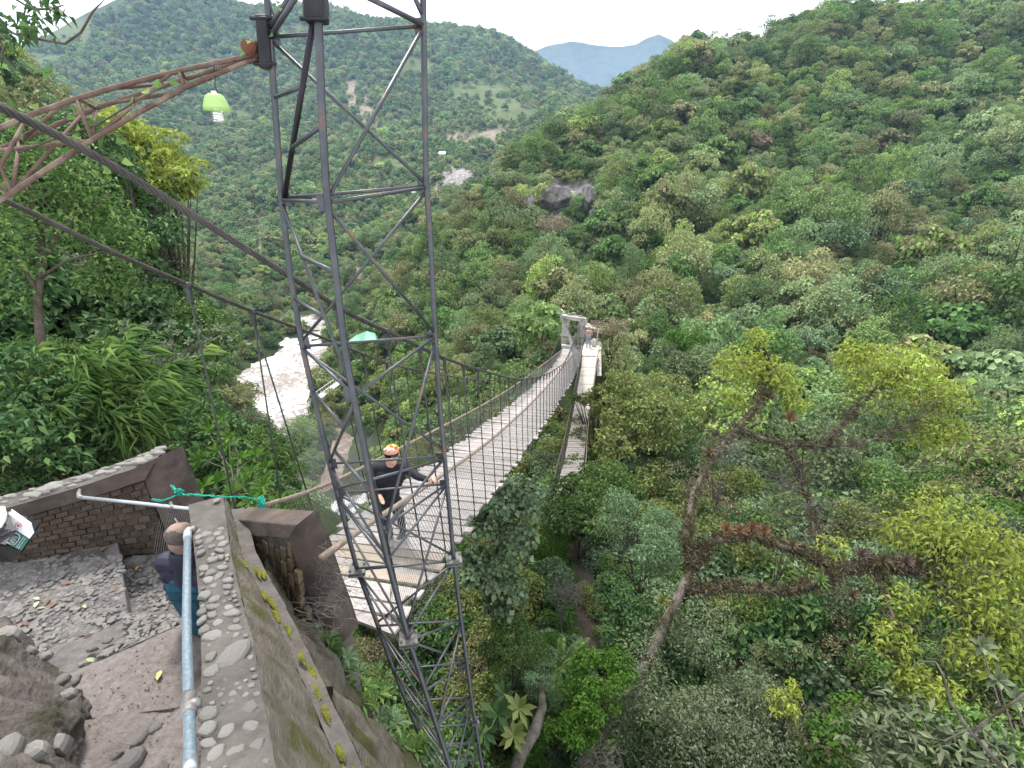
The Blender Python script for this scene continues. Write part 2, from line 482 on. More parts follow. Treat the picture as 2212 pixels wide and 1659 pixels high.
WATER_Z = float(WZ(600, 760, -1).z) and float(W(600, 760, 152).z) + 0.2
NT, NR = 300, 340
th = np.linspace(math.radians(-72), math.radians(72), NT)
rr = np.exp(np.linspace(math.log(0.8), math.log(1500), NR))
TH, RR = np.meshgrid(th, rr)
GX, GY = RR * np.sin(TH), RR * np.cos(TH)
GZ = ground(GX, GY)


def grid_mesh(name, X, Y, Z):
    n, m_ = X.shape
    v = np.stack([X, Y, Z], -1).reshape(-1, 3)
    idx = np.arange(n * m_).reshape(n, m_)
    f = np.stack([idx[:-1, :-1], idx[:-1, 1:], idx[1:, 1:], idx[1:, :-1]], -1).reshape(-1, 4)
    me = bpy.data.meshes.new(name)
    me.vertices.add(len(v)); me.vertices.foreach_set('co', v.ravel())
    me.loops.add(f.size); me.loops.foreach_set('vertex_index', f.ravel())
    me.polygons.add(len(f)); me.polygons.foreach_set('loop_start', np.arange(0, f.size, 4))
    me.polygons.foreach_set('loop_total', np.full(len(f), 4))
    me.polygons.foreach_set('use_smooth', np.ones(len(f), bool))
    me.update(calc_edges=True)
    return me


def blob(u, v, z, rx, ry):
    """a patch of ground of its own kind: centre as seen and half sizes as seen"""
    return (u, v, z, rx, ry)


SOIL = [(790, 240, 560, 13, 50), (815, 300, 500, 10, 44), (1000, 300, 480, 34, 16), (1062, 292, 500, 40, 18), (760, 210, 600, 12, 40), (745, 520, 300, 8, 60), (775, 590, 270, 8, 40), (560, 520, 300, 12, 70)]
MEADOW = [(1090, 225, 600, 80, 50), (1000, 200, 680, 30, 24), (900, 140, 800, 50, 20), (410, 310, 480, 30, 14), (350, 330, 480, 40, 14), (620, 350, 460, 40, 16), (840, 350, 430, 60, 14), (1040, 190, 680, 30, 20), (90, 130, 780, 60, 16), (160, 70, 860, 40, 30), (500, 250, 560, 40, 20), (650, 60, 950, 40, 14)]
ROCK = [(990, 382, 400, 36, 22), (945, 420, 370, 14, 18), (1165, 420, 112, 30, 22), (1215, 408, 114, 46, 22), (1275, 412, 116, 22, 20), (1290, 470, 112, 16, 34), (1345, 405, 122, 16, 20), (1190, 470, 108, 30, 20), (650, 690, 195, 60, 7), (520, 740, 170, 60, 8), (970, 640, 92, 14, 40), (1140, 770, 46, 7, 26)]


def cover(P, lst):
    u, v, d = proj(P)
    c = np.zeros(u.shape)
    wob = fbm(u / 19.0, v / 19.0, 5, 3) * 0.35
    for (a, b, z, rx, ry) in lst:
        q = ((u - a) / rx) ** 2 + ((v - b) / ry) ** 2
        m_ = np.clip(1.6 - q + wob, 0, 1) * (np.abs(np.log(np.maximum(d, 1) / z)) < 0.45)
        c = np.maximum(c, m_)
    return c


gm = grid_mesh('ground', GX, GY, GZ)
GP = np.stack([GX, GY, GZ], -1)
cl = np.stack([cover(GP, SOIL), cover(GP, MEADOW), cover(GP, ROCK), np.ones_like(GX)], -1).reshape(-1, 4)
at = gm.color_attributes.new('cover', 'FLOAT_COLOR', 'POINT')
at.data.foreach_set('color', cl.astype(np.float32).ravel())


def groundmat():
    m, N, L, out = newmat('forest_floor')
    b = N.new('ShaderNodeBsdfPrincipled'); b.inputs['Roughness'].default_value = 0.95; b.inputs['Specular IOR Level'].default_value = 0.15
    tc = N.new('ShaderNodeTexCoord')
    av = N.new('ShaderNodeVertexColor'); av.layer_name = 'cover'
    sp = N.new('ShaderNodeSeparateColor'); L(av.outputs[0], sp.inputs[0])

    def ramp(scale, c1, c2, lo=0.35, hi=0.65, mapping=None):
        n = N.new('ShaderNodeTexNoise'); n.inputs['Scale'].default_value = scale; n.inputs['Detail'].default_value = 8; n.inputs['Roughness'].default_value = 0.7
        src = tc.outputs['Object']
        if mapping:
            mp = N.new('ShaderNodeMapping'); mp.inputs['Scale'].default_value = mapping; L(src, mp.inputs[0]); src = mp.outputs[0]
        L(src, n.inputs['Vector'])
        r = N.new('ShaderNodeValToRGB'); r.color_ramp.elements[0].position = lo; r.color_ramp.elements[1].position = hi
        r.color_ramp.elements[0].color = (*c1, 1); r.color_ramp.elements[1].color = (*c2, 1)
        L(n.outputs['Fac'], r.inputs['Fac'])
        return r.outputs['Color'], n.outputs['Fac']
    base, h0 = ramp(0.35, (0.016, 0.024, 0.010), (0.045, 0.065, 0.020))
    soil, _ = ramp(0.12, (0.14, 0.115, 0.08), (0.26, 0.22, 0.17))
    mead, _ = ramp(0.05, (0.065, 0.092, 0.030), (0.10, 0.12, 0.048))
    rock, hr = ramp(0.5, (0.10, 0.09, 0.085), (0.36, 0.33, 0.33), mapping=(1.0, 1.0, 0.18))
    col = base
    for k, c in ((0, soil), (1, mead), (2, rock)):
        mixn = N.new('ShaderNodeMix'); mixn.data_type = 'RGBA'
        L(sp.outputs[k], mixn.inputs[0]); L(col, mixn.inputs[6]); L(c, mixn.inputs[7]); col = mixn.outputs[2]
    L(col, b.inputs['Base Color'])
    bp = N.new('ShaderNodeBump'); bp.inputs['Strength'].default_value = 0.8; bp.inputs['Distance'].default_value = 0.6
    L(hr, bp.inputs['Height']); L(bp.outputs[0], b.inputs['Normal'])
    L(b.outputs[0], out.inputs[0])
    return m


link('ground', gm, groundmat(), kind='structure')

# far blue range closing the valley
fx = [(900, 260), (1000, 200), (1080, 150), (1150, 112), (1190, 97), (1232, 89), (1290, 98), (1340, 102), (1372, 96), (1400, 80), (1424, 75), (1450, 86), (1475, 104), (1520, 140), (1600, 190), (1800, 260)]
us = np.linspace(900, 1800, 220)
vs_ = np.interp(us, [a for a, _ in fx], [b for _, b in fx])
rows = []
for k, t in enumerate(np.linspace(0, 1, 60)):
    zd = 3000 - 900 * t
    vv = vs_ + t * 260 + fbm(us / 18, np.full_like(us, k / 5.0), 2, 4) * (0.8 + 3.0 * min(t * 4, 1)) + t * 30 * np.sin(us / 38.0 + t * 2)
    rows.append([tuple(W(a, b, zd)) for a, b in zip(us, vv)])
R = np.array(rows)
fm = grid_mesh('far_mountain', R[..., 0], R[..., 1], R[..., 2])
M['far_forest'] = stone('far_forest', (0.016, 0.028, 0.012), (0.055, 0.078, 0.032), 0.95, 0.02, 0.9, bscale=0.05)
link('far_mountain', fm, M['far_forest'], kind='structure')

# ---------------------------------------------------------------- water


def watermat(name, deep, foam, s1, thr, stretch, soft=0.10):
    m, N, L, out = newmat(name)
    b = N.new('ShaderNodeBsdfPrincipled'); b.inputs['Specular IOR Level'].default_value = 0.6
    tc = N.new('ShaderNodeTexCoord')
    mp = N.new('ShaderNodeMapping'); mp.inputs['Scale'].default_value = stretch; mp.inputs['Rotation'].default_value = (0, 0, math.radians(35))
    L(tc.outputs['Object'], mp.inputs[0])
    n = N.new('ShaderNodeTexNoise'); n.inputs['Scale'].default_value = s1; n.inputs['Detail'].default_value = 7; n.inputs['Roughness'].default_value = 0.72; n.inputs['Distortion'].default_value = 0.8
    L(mp.outputs[0], n.inputs['Vector'])
    n2 = N.new('ShaderNodeTexNoise'); n2.inputs['Scale'].default_value = s1 * 0.09; n2.inputs['Detail'].default_value = 3
    L(mp.outputs[0], n2.inputs['Vector'])
    ad = N.new('ShaderNodeMath'); ad.operation = 'MULTIPLY_ADD'; ad.inputs[1].default_value = 0.55
    L(n2.outputs['Fac'], ad.inputs[0]); L(n.outputs['Fac'], ad.inputs[2])
    r = N.new('ShaderNodeValToRGB'); r.color_ramp.elements[0].position = thr; r.color_ramp.elements[1].position = thr + soft
    r.color_ramp.elements[0].color = (*deep, 1); r.color_ramp.elements[1].color = (*foam, 1)
    L(ad.outputs[0], r.inputs['Fac']); L(r.outputs['Color'], b.inputs['Base Color'])
    b.inputs['Roughness'].default_value = 0.22
    bp = N.new('ShaderNodeBump'); bp.inputs['Strength'].default_value = 1.0; bp.inputs['Distance'].default_value = 0.9
    L(n.outputs['Fac'], bp.inputs['Height']); L(bp.outputs[0], b.inputs['Normal'])
    L(b.outputs[0], out.inputs[0])
    return m


le = [(360, 960), (430, 890), (462, 846), (500, 790), (545, 742), (640, 696), (760, 655), (900, 625)]
re_ = [(600, 985), (655, 900), (692, 846), (702, 795), (708, 745), (735, 705), (810, 672), (930, 632)]
rows = []
for i in range(150):
    t = i / 149 * (len(le) - 1); k = min(int(t), len(le) - 2); f = t - k
    a = WZ(lerp(le[k][0], le[k + 1][0], f), lerp(le[k][1], le[k + 1][1], f), WATER_Z)
    b_ = WZ(lerp(re_[k][0], re_[k + 1][0], f), lerp(re_[k][1], re_[k + 1][1], f), WATER_Z)
    e = (b_ - a) * 0.12
    rows.append([tuple(lerp(a - e, b_ + e, j / 109)) for j in range(110)])
R = np.array(rows)
WX, WYY = R[..., 0], R[..., 1]
WZZ = R[..., 2] + 0.30 * fbm(WX * 0.55, WYY * 0.5, 9, 4)
wm = grid_mesh('river', WX, WYY, WZZ)
link('river', wm, watermat('muddy_rapids', (0.31, 0.265, 0.24), (0.92, 0.915, 0.91), 0.5, 0.755, (1, 1, 1)), kind='structure')

# side stream: brown water below the falls, following the gorge
sl = [(765, 890, 100, 2.0), (757, 930, 90, 2.4), (752, 970, 81, 2.6), (748, 1010, 72, 2.8), (745, 1050, 64, 3.0), (745, 1090, 55, 3.4)]
pts = []
for i in range(41):
    t = i / 40 * (len(sl) - 1); k = min(int(t), len(sl) - 2); f = t - k
    a, b_ = sl[k], sl[k + 1]
    c = W(lerp(a[0], b_[0], f), lerp(a[1], b_[1], f), lerp(a[2], b_[2], f)); wd = lerp(a[3], b_[3], f)
    pts.append([(c.x + s * wd, c.y, c.z + 0.6 + 0.25 * float(fbm(np.array([c.x + s * wd]), np.array([c.y]), 4)[0])) for s in np.linspace(-1, 1, 13)])
R = np.array(pts)
link('stream', grid_mesh('stream', R[..., 0], R[..., 1], R[..., 2]), watermat('brown_stream', (0.24, 0.175, 0.14), (0.55, 0.48, 0.44), 0.9, 0.80, (1, 1, 1), 0.2), kind='structure')
# the fall itself
pts = []
for i in range(40):
    t = i / 39
    for_row = []
    for j in range(24):
        s = j / 23
        u = lerp(lerp(715, 655, t), lerp(850, 860, t), s) + 6 * math.sin(j * 1.9 + i * 0.3)
        v = lerp(1050, 1230, t) + 34 * (1 - s) * (1 - t)
        z = lerp(46, 37, t) + 1.2 * math.sin(j * 1.3 + math.sin(i * 0.35) * 2) * 0.5
        for_row.append(tuple(W(u, v, z)))
    pts.append(for_row)
R = np.array(pts)
R3 = R
fall = link('waterfall', grid_mesh('waterfall', R[..., 0], R[..., 1], R[..., 2]), watermat('white_water', (0.55, 0.58, 0.62), (0.93, 0.94, 0.95), 0.5, 0.55, (1, 1, 0.35), 0.2))
tag(fall, 'white waterfall plunging into the gorge below the suspension bridge', 'waterfall')

# rock face showing through the trees of the right hill
def rockface(name, label, pix, zc, mat, amp):
    """pix: top and bottom edge of the face as seen"""
    rows = []
    for (pt, pb) in pix:
        a, b = W(pt[0], pt[1], zc), W(pb[0], pb[1], zc - 1.0)
        rows.append([tuple(lerp(a, b, k / 14)) for k in range(15)] + [tuple(b + Vector((0, 2.5, -2)))])
    out = []
    for i in range(len(rows) - 1):
        for f in np.linspace(0, 1, 8, endpoint=False):
            out.append([tuple(np.array(p) * (1 - f) + np.array(q) * f) for p, q in zip(rows[i], rows[i + 1])])
    X = np.array(out)
    X[..., 1] += amp * fbm(X[..., 0] * 1.1, X[..., 2] * .25, 6, 5)
    o = link(name, grid_mesh(name, X[..., 0], X[..., 1], X[..., 2]), mat)
    return tag(o, label, 'rock')


M['cliff'] = stone('cliff_rock', (0.050, 0.045, 0.042), (0.180, 0.166, 0.162), 0.95, 0.9, 1.0, c3=(0.032, 0.040, 0.018), s3=0.5, t3=0.52, wave=(1.0, 1.0, 0.16))

# ================================================================ VEGETATION
def quads_mesh(name, V, nper=4):
    """V: (n, 4, 3) leaf corners: base, side, tip, side; two triangles folded along the midrib"""
    n = len(V)
    me = bpy.data.meshes.new(name)
    v = V.reshape(-1, 3).astype(np.float32)
    base = np.arange(n)[:, None] * 4
    f = np.concatenate([base + np.array([[0, 1, 2]]), base + np.array([[0, 2, 3]])], 1).reshape(-1, 3)
    me.vertices.add(len(v)); me.vertices.foreach_set('co', v.ravel())
    me.loops.add(f.size); me.loops.foreach_set('vertex_index', f.ravel().astype(np.int32))
    me.polygons.add(len(f)); me.polygons.foreach_set('loop_start', np.arange(0, f.size, 3))
    me.polygons.foreach_set('loop_total', np.full(len(f), 3))
    me.update(calc_edges=True)
    return me


def norm(a):
    return a / np.maximum(np.linalg.norm(a, axis=-1, keepdims=True), 1e-9)


def leaves(C, N_, size, aspect=0.5, fold=0.25, droop=0.0, rg=None, dirs=None):
    """leaf quads at C with normals N_"""
    rg = rg or rng
    n = len(C)
    size = np.broadcast_to(np.asarray(size, float), (n,))[:, None]
    t = rg.normal(size=(n, 3)) if dirs is None else dirs
    t = t - N_ * (t * N_).sum(-1, keepdims=True)
    t = norm(t)
    b = np.cross(N_, t)
    tip = C + t * size - np.array([0, 0, 1.0]) * droop * size
    mid = C + t * size * 0.45 + N_ * fold * size * 0.5
    w = aspect * size * 0.5
    return np.stack([C, mid + b * w, tip, mid - b * w], 1)


def crown(seed, R=1.0, H=0.8, nclump=16, nleaf=1600, leaf=0.13, aspect=0.5, clump=0.42, flat=0.7, up=0.5, jit=0.6, droop=0.15, low=-0.25, shell=0.35):
    """leaf clumps spread through a crown of radius R, height H (centre at origin)"""
    rg = np.random.default_rng(seed)
    cc = []
    while len(cc) < nclump:
        d = rg.normal(size=3); d /= np.linalg.norm(d)
        if d[2] < low: continue
        q = rg.uniform(0.55, 1.0)
        cc.append((d[0] * R * q, d[1] * R * q, d[2] * H * q))
    cc = np.array(cc)
    cr = clump * R * rg.uniform(0.65, 1.25, nclump)
    w = cr ** 2; w /= w.sum()
    k = rg.choice(nclump, nleaf, p=w)
    d = norm(rg.normal(size=(nleaf, 3)))
    d[:, 2] = np.where(d[:, 2] < -0.35, -d[:, 2], d[:, 2])
    rad = cr[k][:, None] * (1 - shell * rg.random((nleaf, 1)) ** 1.5)
    C = cc[k] + d * rad * np.array([1, 1, flat])
    nn = norm(d * 0.7 + np.array([0, 0, up]) + rg.normal(size=(nleaf, 3)) * jit)
    V = leaves(C, nn, leaf * rg.uniform(0.6, 1.35, nleaf), aspect, 0.3, droop, rg)
    return V, cc, cr


def limbs(cc, base_z, r0, seed, n=8, k=7):
    rg = random.Random(seed)
    mb = MB()
    top = Vector((rg.uniform(-.1, .1), rg.uniform(-.1, .1), base_z * 0.35))
    b0 = Vector((0, 0, base_z))
    mid = lerp(b0, top, 0.5) + Vector((rg.uniform(-.12, .12), rg.uniform(-.12, .12), 0)) * abs(base_z) * 0.5
    mb.tube([b0, mid, top], [r0, r0 * 0.75, r0 * 0.55], n)
    sel = list(range(len(cc))); rg.shuffle(sel)
    for i in sel[:k]:
        c = Vector(cc[i])
        m_ = lerp(top, c, 0.5) + Vector((rg.uniform(-.1, .1), rg.uniform(-.1, .1), rg.uniform(-.12, .02)))
        mb.tube([top - Vector((0, 0, .05)), m_, c], [r0 * 0.45, r0 * 0.28, r0 * 0.08], 5, caps=False)
    return mb.mesh('trunk')


G = dict(dark=(0.026, 0.048, 0.018), mid=(0.050, 0.085, 0.026), olive=(0.085, 0.098, 0.036), grey=(0.082, 0.112, 0.070), light=(0.105, 0.155, 0.035), lime=(0.17, 0.24, 0.030), brown=(0.115, 0.088, 0.056), straw=(0.16, 0.145, 0.085))
M['forest'] = leafmat('forest_leaves', [(0.0, (0.083, 0.158, 0.056)), (0.18, (0.126, 0.215, 0.070)), (0.36, (0.179, 0.253, 0.087)), (0.52, (0.166, 0.253, 0.122)), (0.66, (0.225, 0.283, 0.138)), (0.78, (0.259, 0.271, 0.120)), (0.86, (0.251, 0.221, 0.140)), (0.92, (0.219, 0.334, 0.086)), (1.0, (0.338, 0.466, 0.113))], transl=0.28, val=0.36, leafvar=0.35)
M['leaf_lime'] = leafmat('lime_leaves', [(0, (0.19, 0.255, 0.048)), (0.5, (0.28, 0.34, 0.072)), (1, (0.37, 0.41, 0.12))], 0.4, val=0.1, obj=False)
M['leaf_bright'] = leafmat('bright_green_leaves', [(0, (0.052, 0.122, 0.020)), (1, (0.098, 0.190, 0.034))], 0.35, val=0.1, obj=False)
M['leaf_mid'] = leafmat('mid_green_leaves', [(0, (0.057, 0.119, 0.034)), (0.5, (0.100, 0.176, 0.052)), (0.85, (0.147, 0.223, 0.071)), (1, (0.209, 0.275, 0.085))], 0.3, val=0.2, obj=False)
M['leaf_dark'] = leafmat('dark_green_leaves', [(0, (0.034, 0.078, 0.030)), (0.7, (0.071, 0.132, 0.048)), (1, (0.127, 0.196, 0.069))], 0.25, val=0.2, obj=False)
M['leaf_grey'] = leafmat('grey_green_leaves', [(0, (0.076, 0.101, 0.054)), (0.6, (0.119, 0.148, 0.083)), (1, (0.180, 0.202, 0.122))], 0.2, val=0.1, obj=False)
M['leaf_pale'] = leafmat('pale_leaves', [(0, (0.119, 0.190, 0.095)), (0.6, (0.166, 0.249, 0.129)), (1, (0.237, 0.328, 0.191))], 0.25, val=0.12, obj=False)
M['leaf_olive'] = leafmat('olive_leaves', [(0, (0.103, 0.139, 0.040)), (0.6, (0.164, 0.201, 0.067)), (1, (0.230, 0.242, 0.098))], 0.3, val=0.15, obj=False)
M['leaf_ivy'] = leafmat('ivy_leaves', [(0, (0.080, 0.136, 0.067)), (0.6, (0.136, 0.200, 0.106)), (1, (0.216, 0.264, 0.160))], 0.25, val=0.1, obj=False)
M['leaf_dry'] = leafmat('dry_leaves', [(0, (0.160, 0.128, 0.080)), (0.6, (0.240, 0.200, 0.136)), (1, (0.352, 0.304, 0.208))], 0.2, val=0.1, obj=False)
M['leaf_brom'] = leafmat('bromeliad_leaves', [(0, (0.055, 0.050, 0.030)), (0.5, (0.100, 0.080, 0.052)), (0.8, (0.125, 0.115, 0.06)), (1, (0.17, 0.145, 0.095))], 0.25, val=0.25, obj=False)
M['leaf_bromred'] = leafmat('red_bromeliad_leaves', [(0, (0.115, 0.041, 0.030)), (0.5, (0.176, 0.090, 0.060)), (1, (0.202, 0.158, 0.098))], 0.3, val=0.15, obj=False)
M['leaf_brompurple'] = leafmat('purple_bromeliad_leaves', [(0, (0.084, 0.046, 0.056)), (0.5, (0.134, 0.082, 0.082)), (1, (0.155, 0.140, 0.097))], 0.3, val=0.15, obj=False)

# ---- tree kinds (meshes are shared by all trees of a kind)
KIND = []
specs = [  # R, H, nclump, nleaf, leaf, aspect, clump, flat
    (1.0, 1.0, 20, 2600, 0.115, 0.6, 0.38, 0.85), (0.95, 1.25, 24, 2800, 0.105, 0.55, 0.34, 0.9),
    (1.0, 0.85, 16, 2300, 0.125, 0.6, 0.42, 0.7), (0.8, 1.45, 20, 2600, 0.11, 0.5, 0.36, 1.0),
    (1.0, 0.80, 14, 1500, 0.18, 0.85, 0.36, 0.5), (1.0, 1.05, 30, 2600, 0.10, 0.5, 0.28, 0.85),
]
for i, (R_, H_, nc, nl, lf, asp, cl_, fl) in enumerate(specs):
    V, cc, cr = crown(100 + i, R_, H_ * 1.1, nc + 6, nl, lf, asp, cl_, fl, low=-0.75)
    cm = quads_mesh('crown', V); cm.materials.append(M['forest'])
    tm = limbs(cc, -1.5, 0.075, 50 + i); tm.materials.append(M['bark'])
    V2, _, _ = crown(300 + i, R_, H_, nc, 420, lf * 2.3, 0.7, cl_, fl)
    lm = quads_mesh('far_crown', V2); lm.materials.append(M['forest'])
    KIND.append((cm, tm, lm))


def tree(kind, loc, s, rz, name='forest_tree', sz=1.0, **tags):
    r = bpy.data.objects.new(name, None)
    COL.objects.link(r)
    r.empty_display_size = 0.3
    r.location = loc; r.rotation_euler = (0, 0, rz); r.scale = (s, s, s * sz)
    c = bpy.data.objects.new('crown', kind[0]); COL.objects.link(c); c.parent = r; c.location = (0, 0, 1.2)
    t = bpy.data.objects.new('trunk', kind[1]); COL.objects.link(t); t.parent = r; t.location = (0, 0, 1.2)
    return tag(r, **tags)


def gn_scatter(name, pts, rot, scl, idx, protos):
    """one mass of foliage: points carry turn, size and kind"""
    me = bpy.data.meshes.new(name)
    me.vertices.add(len(pts)); me.vertices.foreach_set('co', np.asarray(pts, np.float32).ravel())
    a = me.attributes.new('turn', 'FLOAT', 'POINT'); a.data.foreach_set('value', np.asarray(rot, np.float32))
    a = me.attributes.new('size', 'FLOAT', 'POINT'); a.data.foreach_set('value', np.asarray(scl, np.float32))
    a = me.attributes.new('sort', 'INT', 'POINT'); a.data.foreach_set('value', np.asarray(idx, np.int32))
    me.update()
    o = bpy.data.objects.new(name, me); COL.objects.link(o)
    o['kind'] = 'stuff'
    cl_ = bpy.data.collections.new(name + '_sorts')
    for k, pm in enumerate(protos):
        po = bpy.data.objects.new('%s_sort_%02d' % (name, k), pm); cl_.objects.link(po)
    ng = bpy.data.node_groups.new(name, 'GeometryNodeTree')
    ng.interface.new_socket('Geometry', in_out='INPUT', socket_type='NodeSocketGeometry')
    ng.interface.new_socket('Geometry', in_out='OUTPUT', socket_type='NodeSocketGeometry')
    N = ng.nodes; L = ng.links.new
    gi = N.new('NodeGroupInput'); go = N.new('NodeGroupOutput')
    ci = N.new('GeometryNodeCollectionInfo'); ci.inputs[0].default_value = cl_; ci.inputs['Separate Children'].default_value = True; ci.inputs['Reset Children'].default_value = True
    ip = N.new('GeometryNodeInstanceOnPoints'); ip.inputs['Pick Instance'].default_value = True

    def attr(nm, ty):
        n = N.new('GeometryNodeInputNamedAttribute'); n.data_type = ty; n.inputs[0].default_value = nm
        return n.outputs[0]
    cx = N.new('ShaderNodeCombineXYZ'); L(attr('turn', 'FLOAT'), cx.inputs[2])
    L(gi.outputs[0], ip.inputs['Points']); L(ci.outputs[0], ip.inputs['Instance'])
    L(attr('sort', 'INT'), ip.inputs['Instance Index']); L(cx.outputs[0], ip.inputs['Rotation']); L(attr('size', 'FLOAT'), ip.inputs['Scale'])
    L(ip.outputs[0], go.inputs[0])
    md = o.modifiers.new('scatter', 'NODES'); md.node_group = ng
    return o


def scatter_polar(d0, d1, sfun, th0=-70, th1=70):
    """jittered points in plan, spacing sfun(distance)"""
    out = []
    d = d0
    while d < d1:
        s = sfun(d)
        n = max(1, int(math.radians(th1 - th0) * d / s))
        a = np.radians(th0) + (np.arange(n) + rng.random(n)) / n * math.radians(th1 - th0)
        r = d + (rng.random(n) - 0.5) * s * 1.1
        out.append(np.stack([r * np.sin(a), r * np.cos(a)], -1))
        d += s * 0.72
    return np.concatenate(out)


def surf(xy):
    z = ground(xy[:, 0], xy[:, 1])
    return np.column_stack([xy, z])


def is_water(P):
    """no tree stands in the river or the stream"""
    u, v, d = proj(P)
    m_ = (P[:, 2] < WATER_Z + 0.6)
    for (a, b_, z, w) in sl:
        c = np.array(W(a, b_, z))
        m_ |= np.hypot(P[:, 0] - c[0], P[:, 1] - c[1]) < w + 2.0
    return m_


# ---- hillside forest: trees between 30 m and 300 m
xy = scatter_polar(31, 300, lambda d: 2.45 + d * 0.0108)
P = surf(xy)
hg = growth(P[:, 0], P[:, 1])
u, v, d = proj(P + np.array([0, 0, 1.0]) * hg[:, None] * 0.7)
keep = (d > 5) & (u > -260) & (u < 2480) & (v > -300) & (v < 1900) & ~is_water(P) & (hg > 0.25)
keep &= rng.random(len(P)) > 1.15 * np.maximum(cover(P + np.array([0, 0, 2.0]), ROCK), np.maximum(cover(P, SOIL), cover(P, MEADOW)))
keep &= ~((u > 1150) & (u < 1300) & (v > 410) & (v < 480) & (d < 116) & (d > 92))
# clear of the two bridges' far landing and of the view of the falls and stream
keep &= ~((u > 1195) & (u < 1310) & (v > 690) & (d < 46))
keep &= ~((u > 690) & (u < 790) & (v > 930) & (v < 1180) & (d < 80))
keep &= ~((u > 640) & (u < 830) & (v > 1040) & (v < 1250) & (d < 47))
keep &= ~((u < 330) & (d < 90) & (v < 300))
keep &= ~((u > 460) & (u < 700) & (v > 760) & (v < 858) & (d > 85) & (d < 135))
P, hg, u, v, d = P[keep], hg[keep], u[keep], v[keep], d[keep]
sc_ = np.clip(np.maximum(hg / 2.6, 0.44 * (2.45 + d * 0.0108)), 0.8, 3.0) * np.choose(rng.choice(3, len(P), p=[0.58, 0.30, 0.12]), [rng.uniform(0.5, 0.85, len(P)), rng.uniform(0.85, 1.3, len(P)), rng.uniform(1.3, 1.85, len(P))])
P[:, 2] -= 0.25 * sc_
px = sc_ / d
kd = rng.integers(0, len(KIND), len(P))
rz = rng.uniform(0, 6.28, len(P))
inview = (u > -20) & (u < 2230) & (v > -40) & (v < 1680) & (d < 205)
order = np.argsort(-np.where(inview, px, 0))
near_ids = order[:290]
def where_tree(u, v, d):
    if u < 470: return 'on the slope behind the far-left tree'
    if u < 700: return 'on the river bank left of the tower'
    if u < 960: return 'on the gorge slope seen through the tower'
    if u < 1215: return 'on the green slope left of the far portal' if v > 560 else 'below the grey rock face'
    if u < 1450: return 'directly behind the far portal' if v > 560 else 'on the hillside above the far portal'
    if u < 1750: return 'behind the left sprays of the leaning tree' if v > 620 else 'in the middle of the right hillside'
    if u < 2000: return 'behind the upper right leaf spray' if v > 620 else 'in the upper right part of the hillside'
    return 'at the right picture edge, low on the hillside' if v > 620 else 'at the right picture edge, high on the hillside'


KN = ['round-crowned', 'tall dense', 'flat-crowned', 'narrow upright', 'broad-leaved layered', 'many-clumped']
for i in near_ids:
    wh = '%s forest tree %s' % (KN[kd[i]], where_tree(u[i], v[i], d[i]))
    tree(KIND[kd[i]], P[i], sc_[i], rz[i], 'forest_tree', rng.uniform(0.95, 1.35), label=wh, category='tree', group=wh.replace('tree', 'trees', 1))
rest = np.setdiff1d(np.arange(len(P)), near_ids)
off = np.array([0, 0, 1.2])
gn_scatter('hillside_forest', P[rest] + off * sc_[rest][:, None], rz[rest], sc_[rest], kd[rest], [k[0] for k in KIND])

# ---- undergrowth on the hillside between the trees
xy = scatter_polar(28, 240, lambda d: 1.7 + d * 0.011)
P = surf(xy); hg = growth(P[:, 0], P[:, 1])
u, v, d = proj(P)
keep = (d > 5) & (u > -260) & (u < 2480) & (v > -300) & (v < 1900) & ~is_water(P)
keep &= rng.random(len(P)) > 1.1 * np.maximum(cover(P, ROCK), np.maximum(cover(P, SOIL) * 0.9, 0))
keep &= ~((u > 1195) & (u < 1310) & (v > 700) & (d < 46))
keep &= ~((u > 700) & (u < 790) & (v > 930) & (v < 1180) & (d < 80))
P = P[keep]; d = d[keep]
s2 = (0.6 + d * 0.0062) * rng.uniform(0.6, 1.4, len(P))
gn_scatter('hillside_undergrowth', P + np.array([0, 0, 0.25]) * s2[:, None], rng.uniform(0, 6.28, len(P)), s2, rng.integers(0, len(KIND), len(P)), [k[2] for k in KIND])

# ---- far mountain forest
xy = scatter_polar(285, 1250, lambda d: 3.4 + d * 0.0068, -62, 58)
P = surf(xy); u, v, d = proj(P)
keep = (u > -200) & (u < 2500) & (v > -260) & ((u < 1500) | (d < 460)) & (v < 800) & ~is_water(P)
cv = np.maximum(cover(P, ROCK), np.maximum(cover(P, SOIL), cover(P, MEADOW)))
keep &= rng.random(len(P)) > 0.86 * cv
P = P[keep]; d = d[keep]
patch = fbm(P[:, 0] / 60, P[:, 1] / 60, 8, 3)
s3 = np.clip((2.2 + d * 0.0038) * rng.uniform(0.55, 1.3, len(P)) * (1 + 0.25 * patch), 1.2, 9)
print('far trees', len(P))
gn_scatter('mountain_forest', P + np.array([0, 0, 0.5]) * s3[:, None], rng.uniform(0, 6.28, len(P)), s3, rng.integers(0, len(KIND), len(P)), [k[2] for k in KIND])

def hit0(u, v):
    r = np.array(ray(u, v)); zs = np.linspace(40, 400, 1500); pts = zs[:, None] * r
    i = np.where(pts[:, 2] < ground(pts[:, 0], pts[:, 1]) + 5.5)[0]
    return float(zs[i[0]]) if len(i) else 120.0


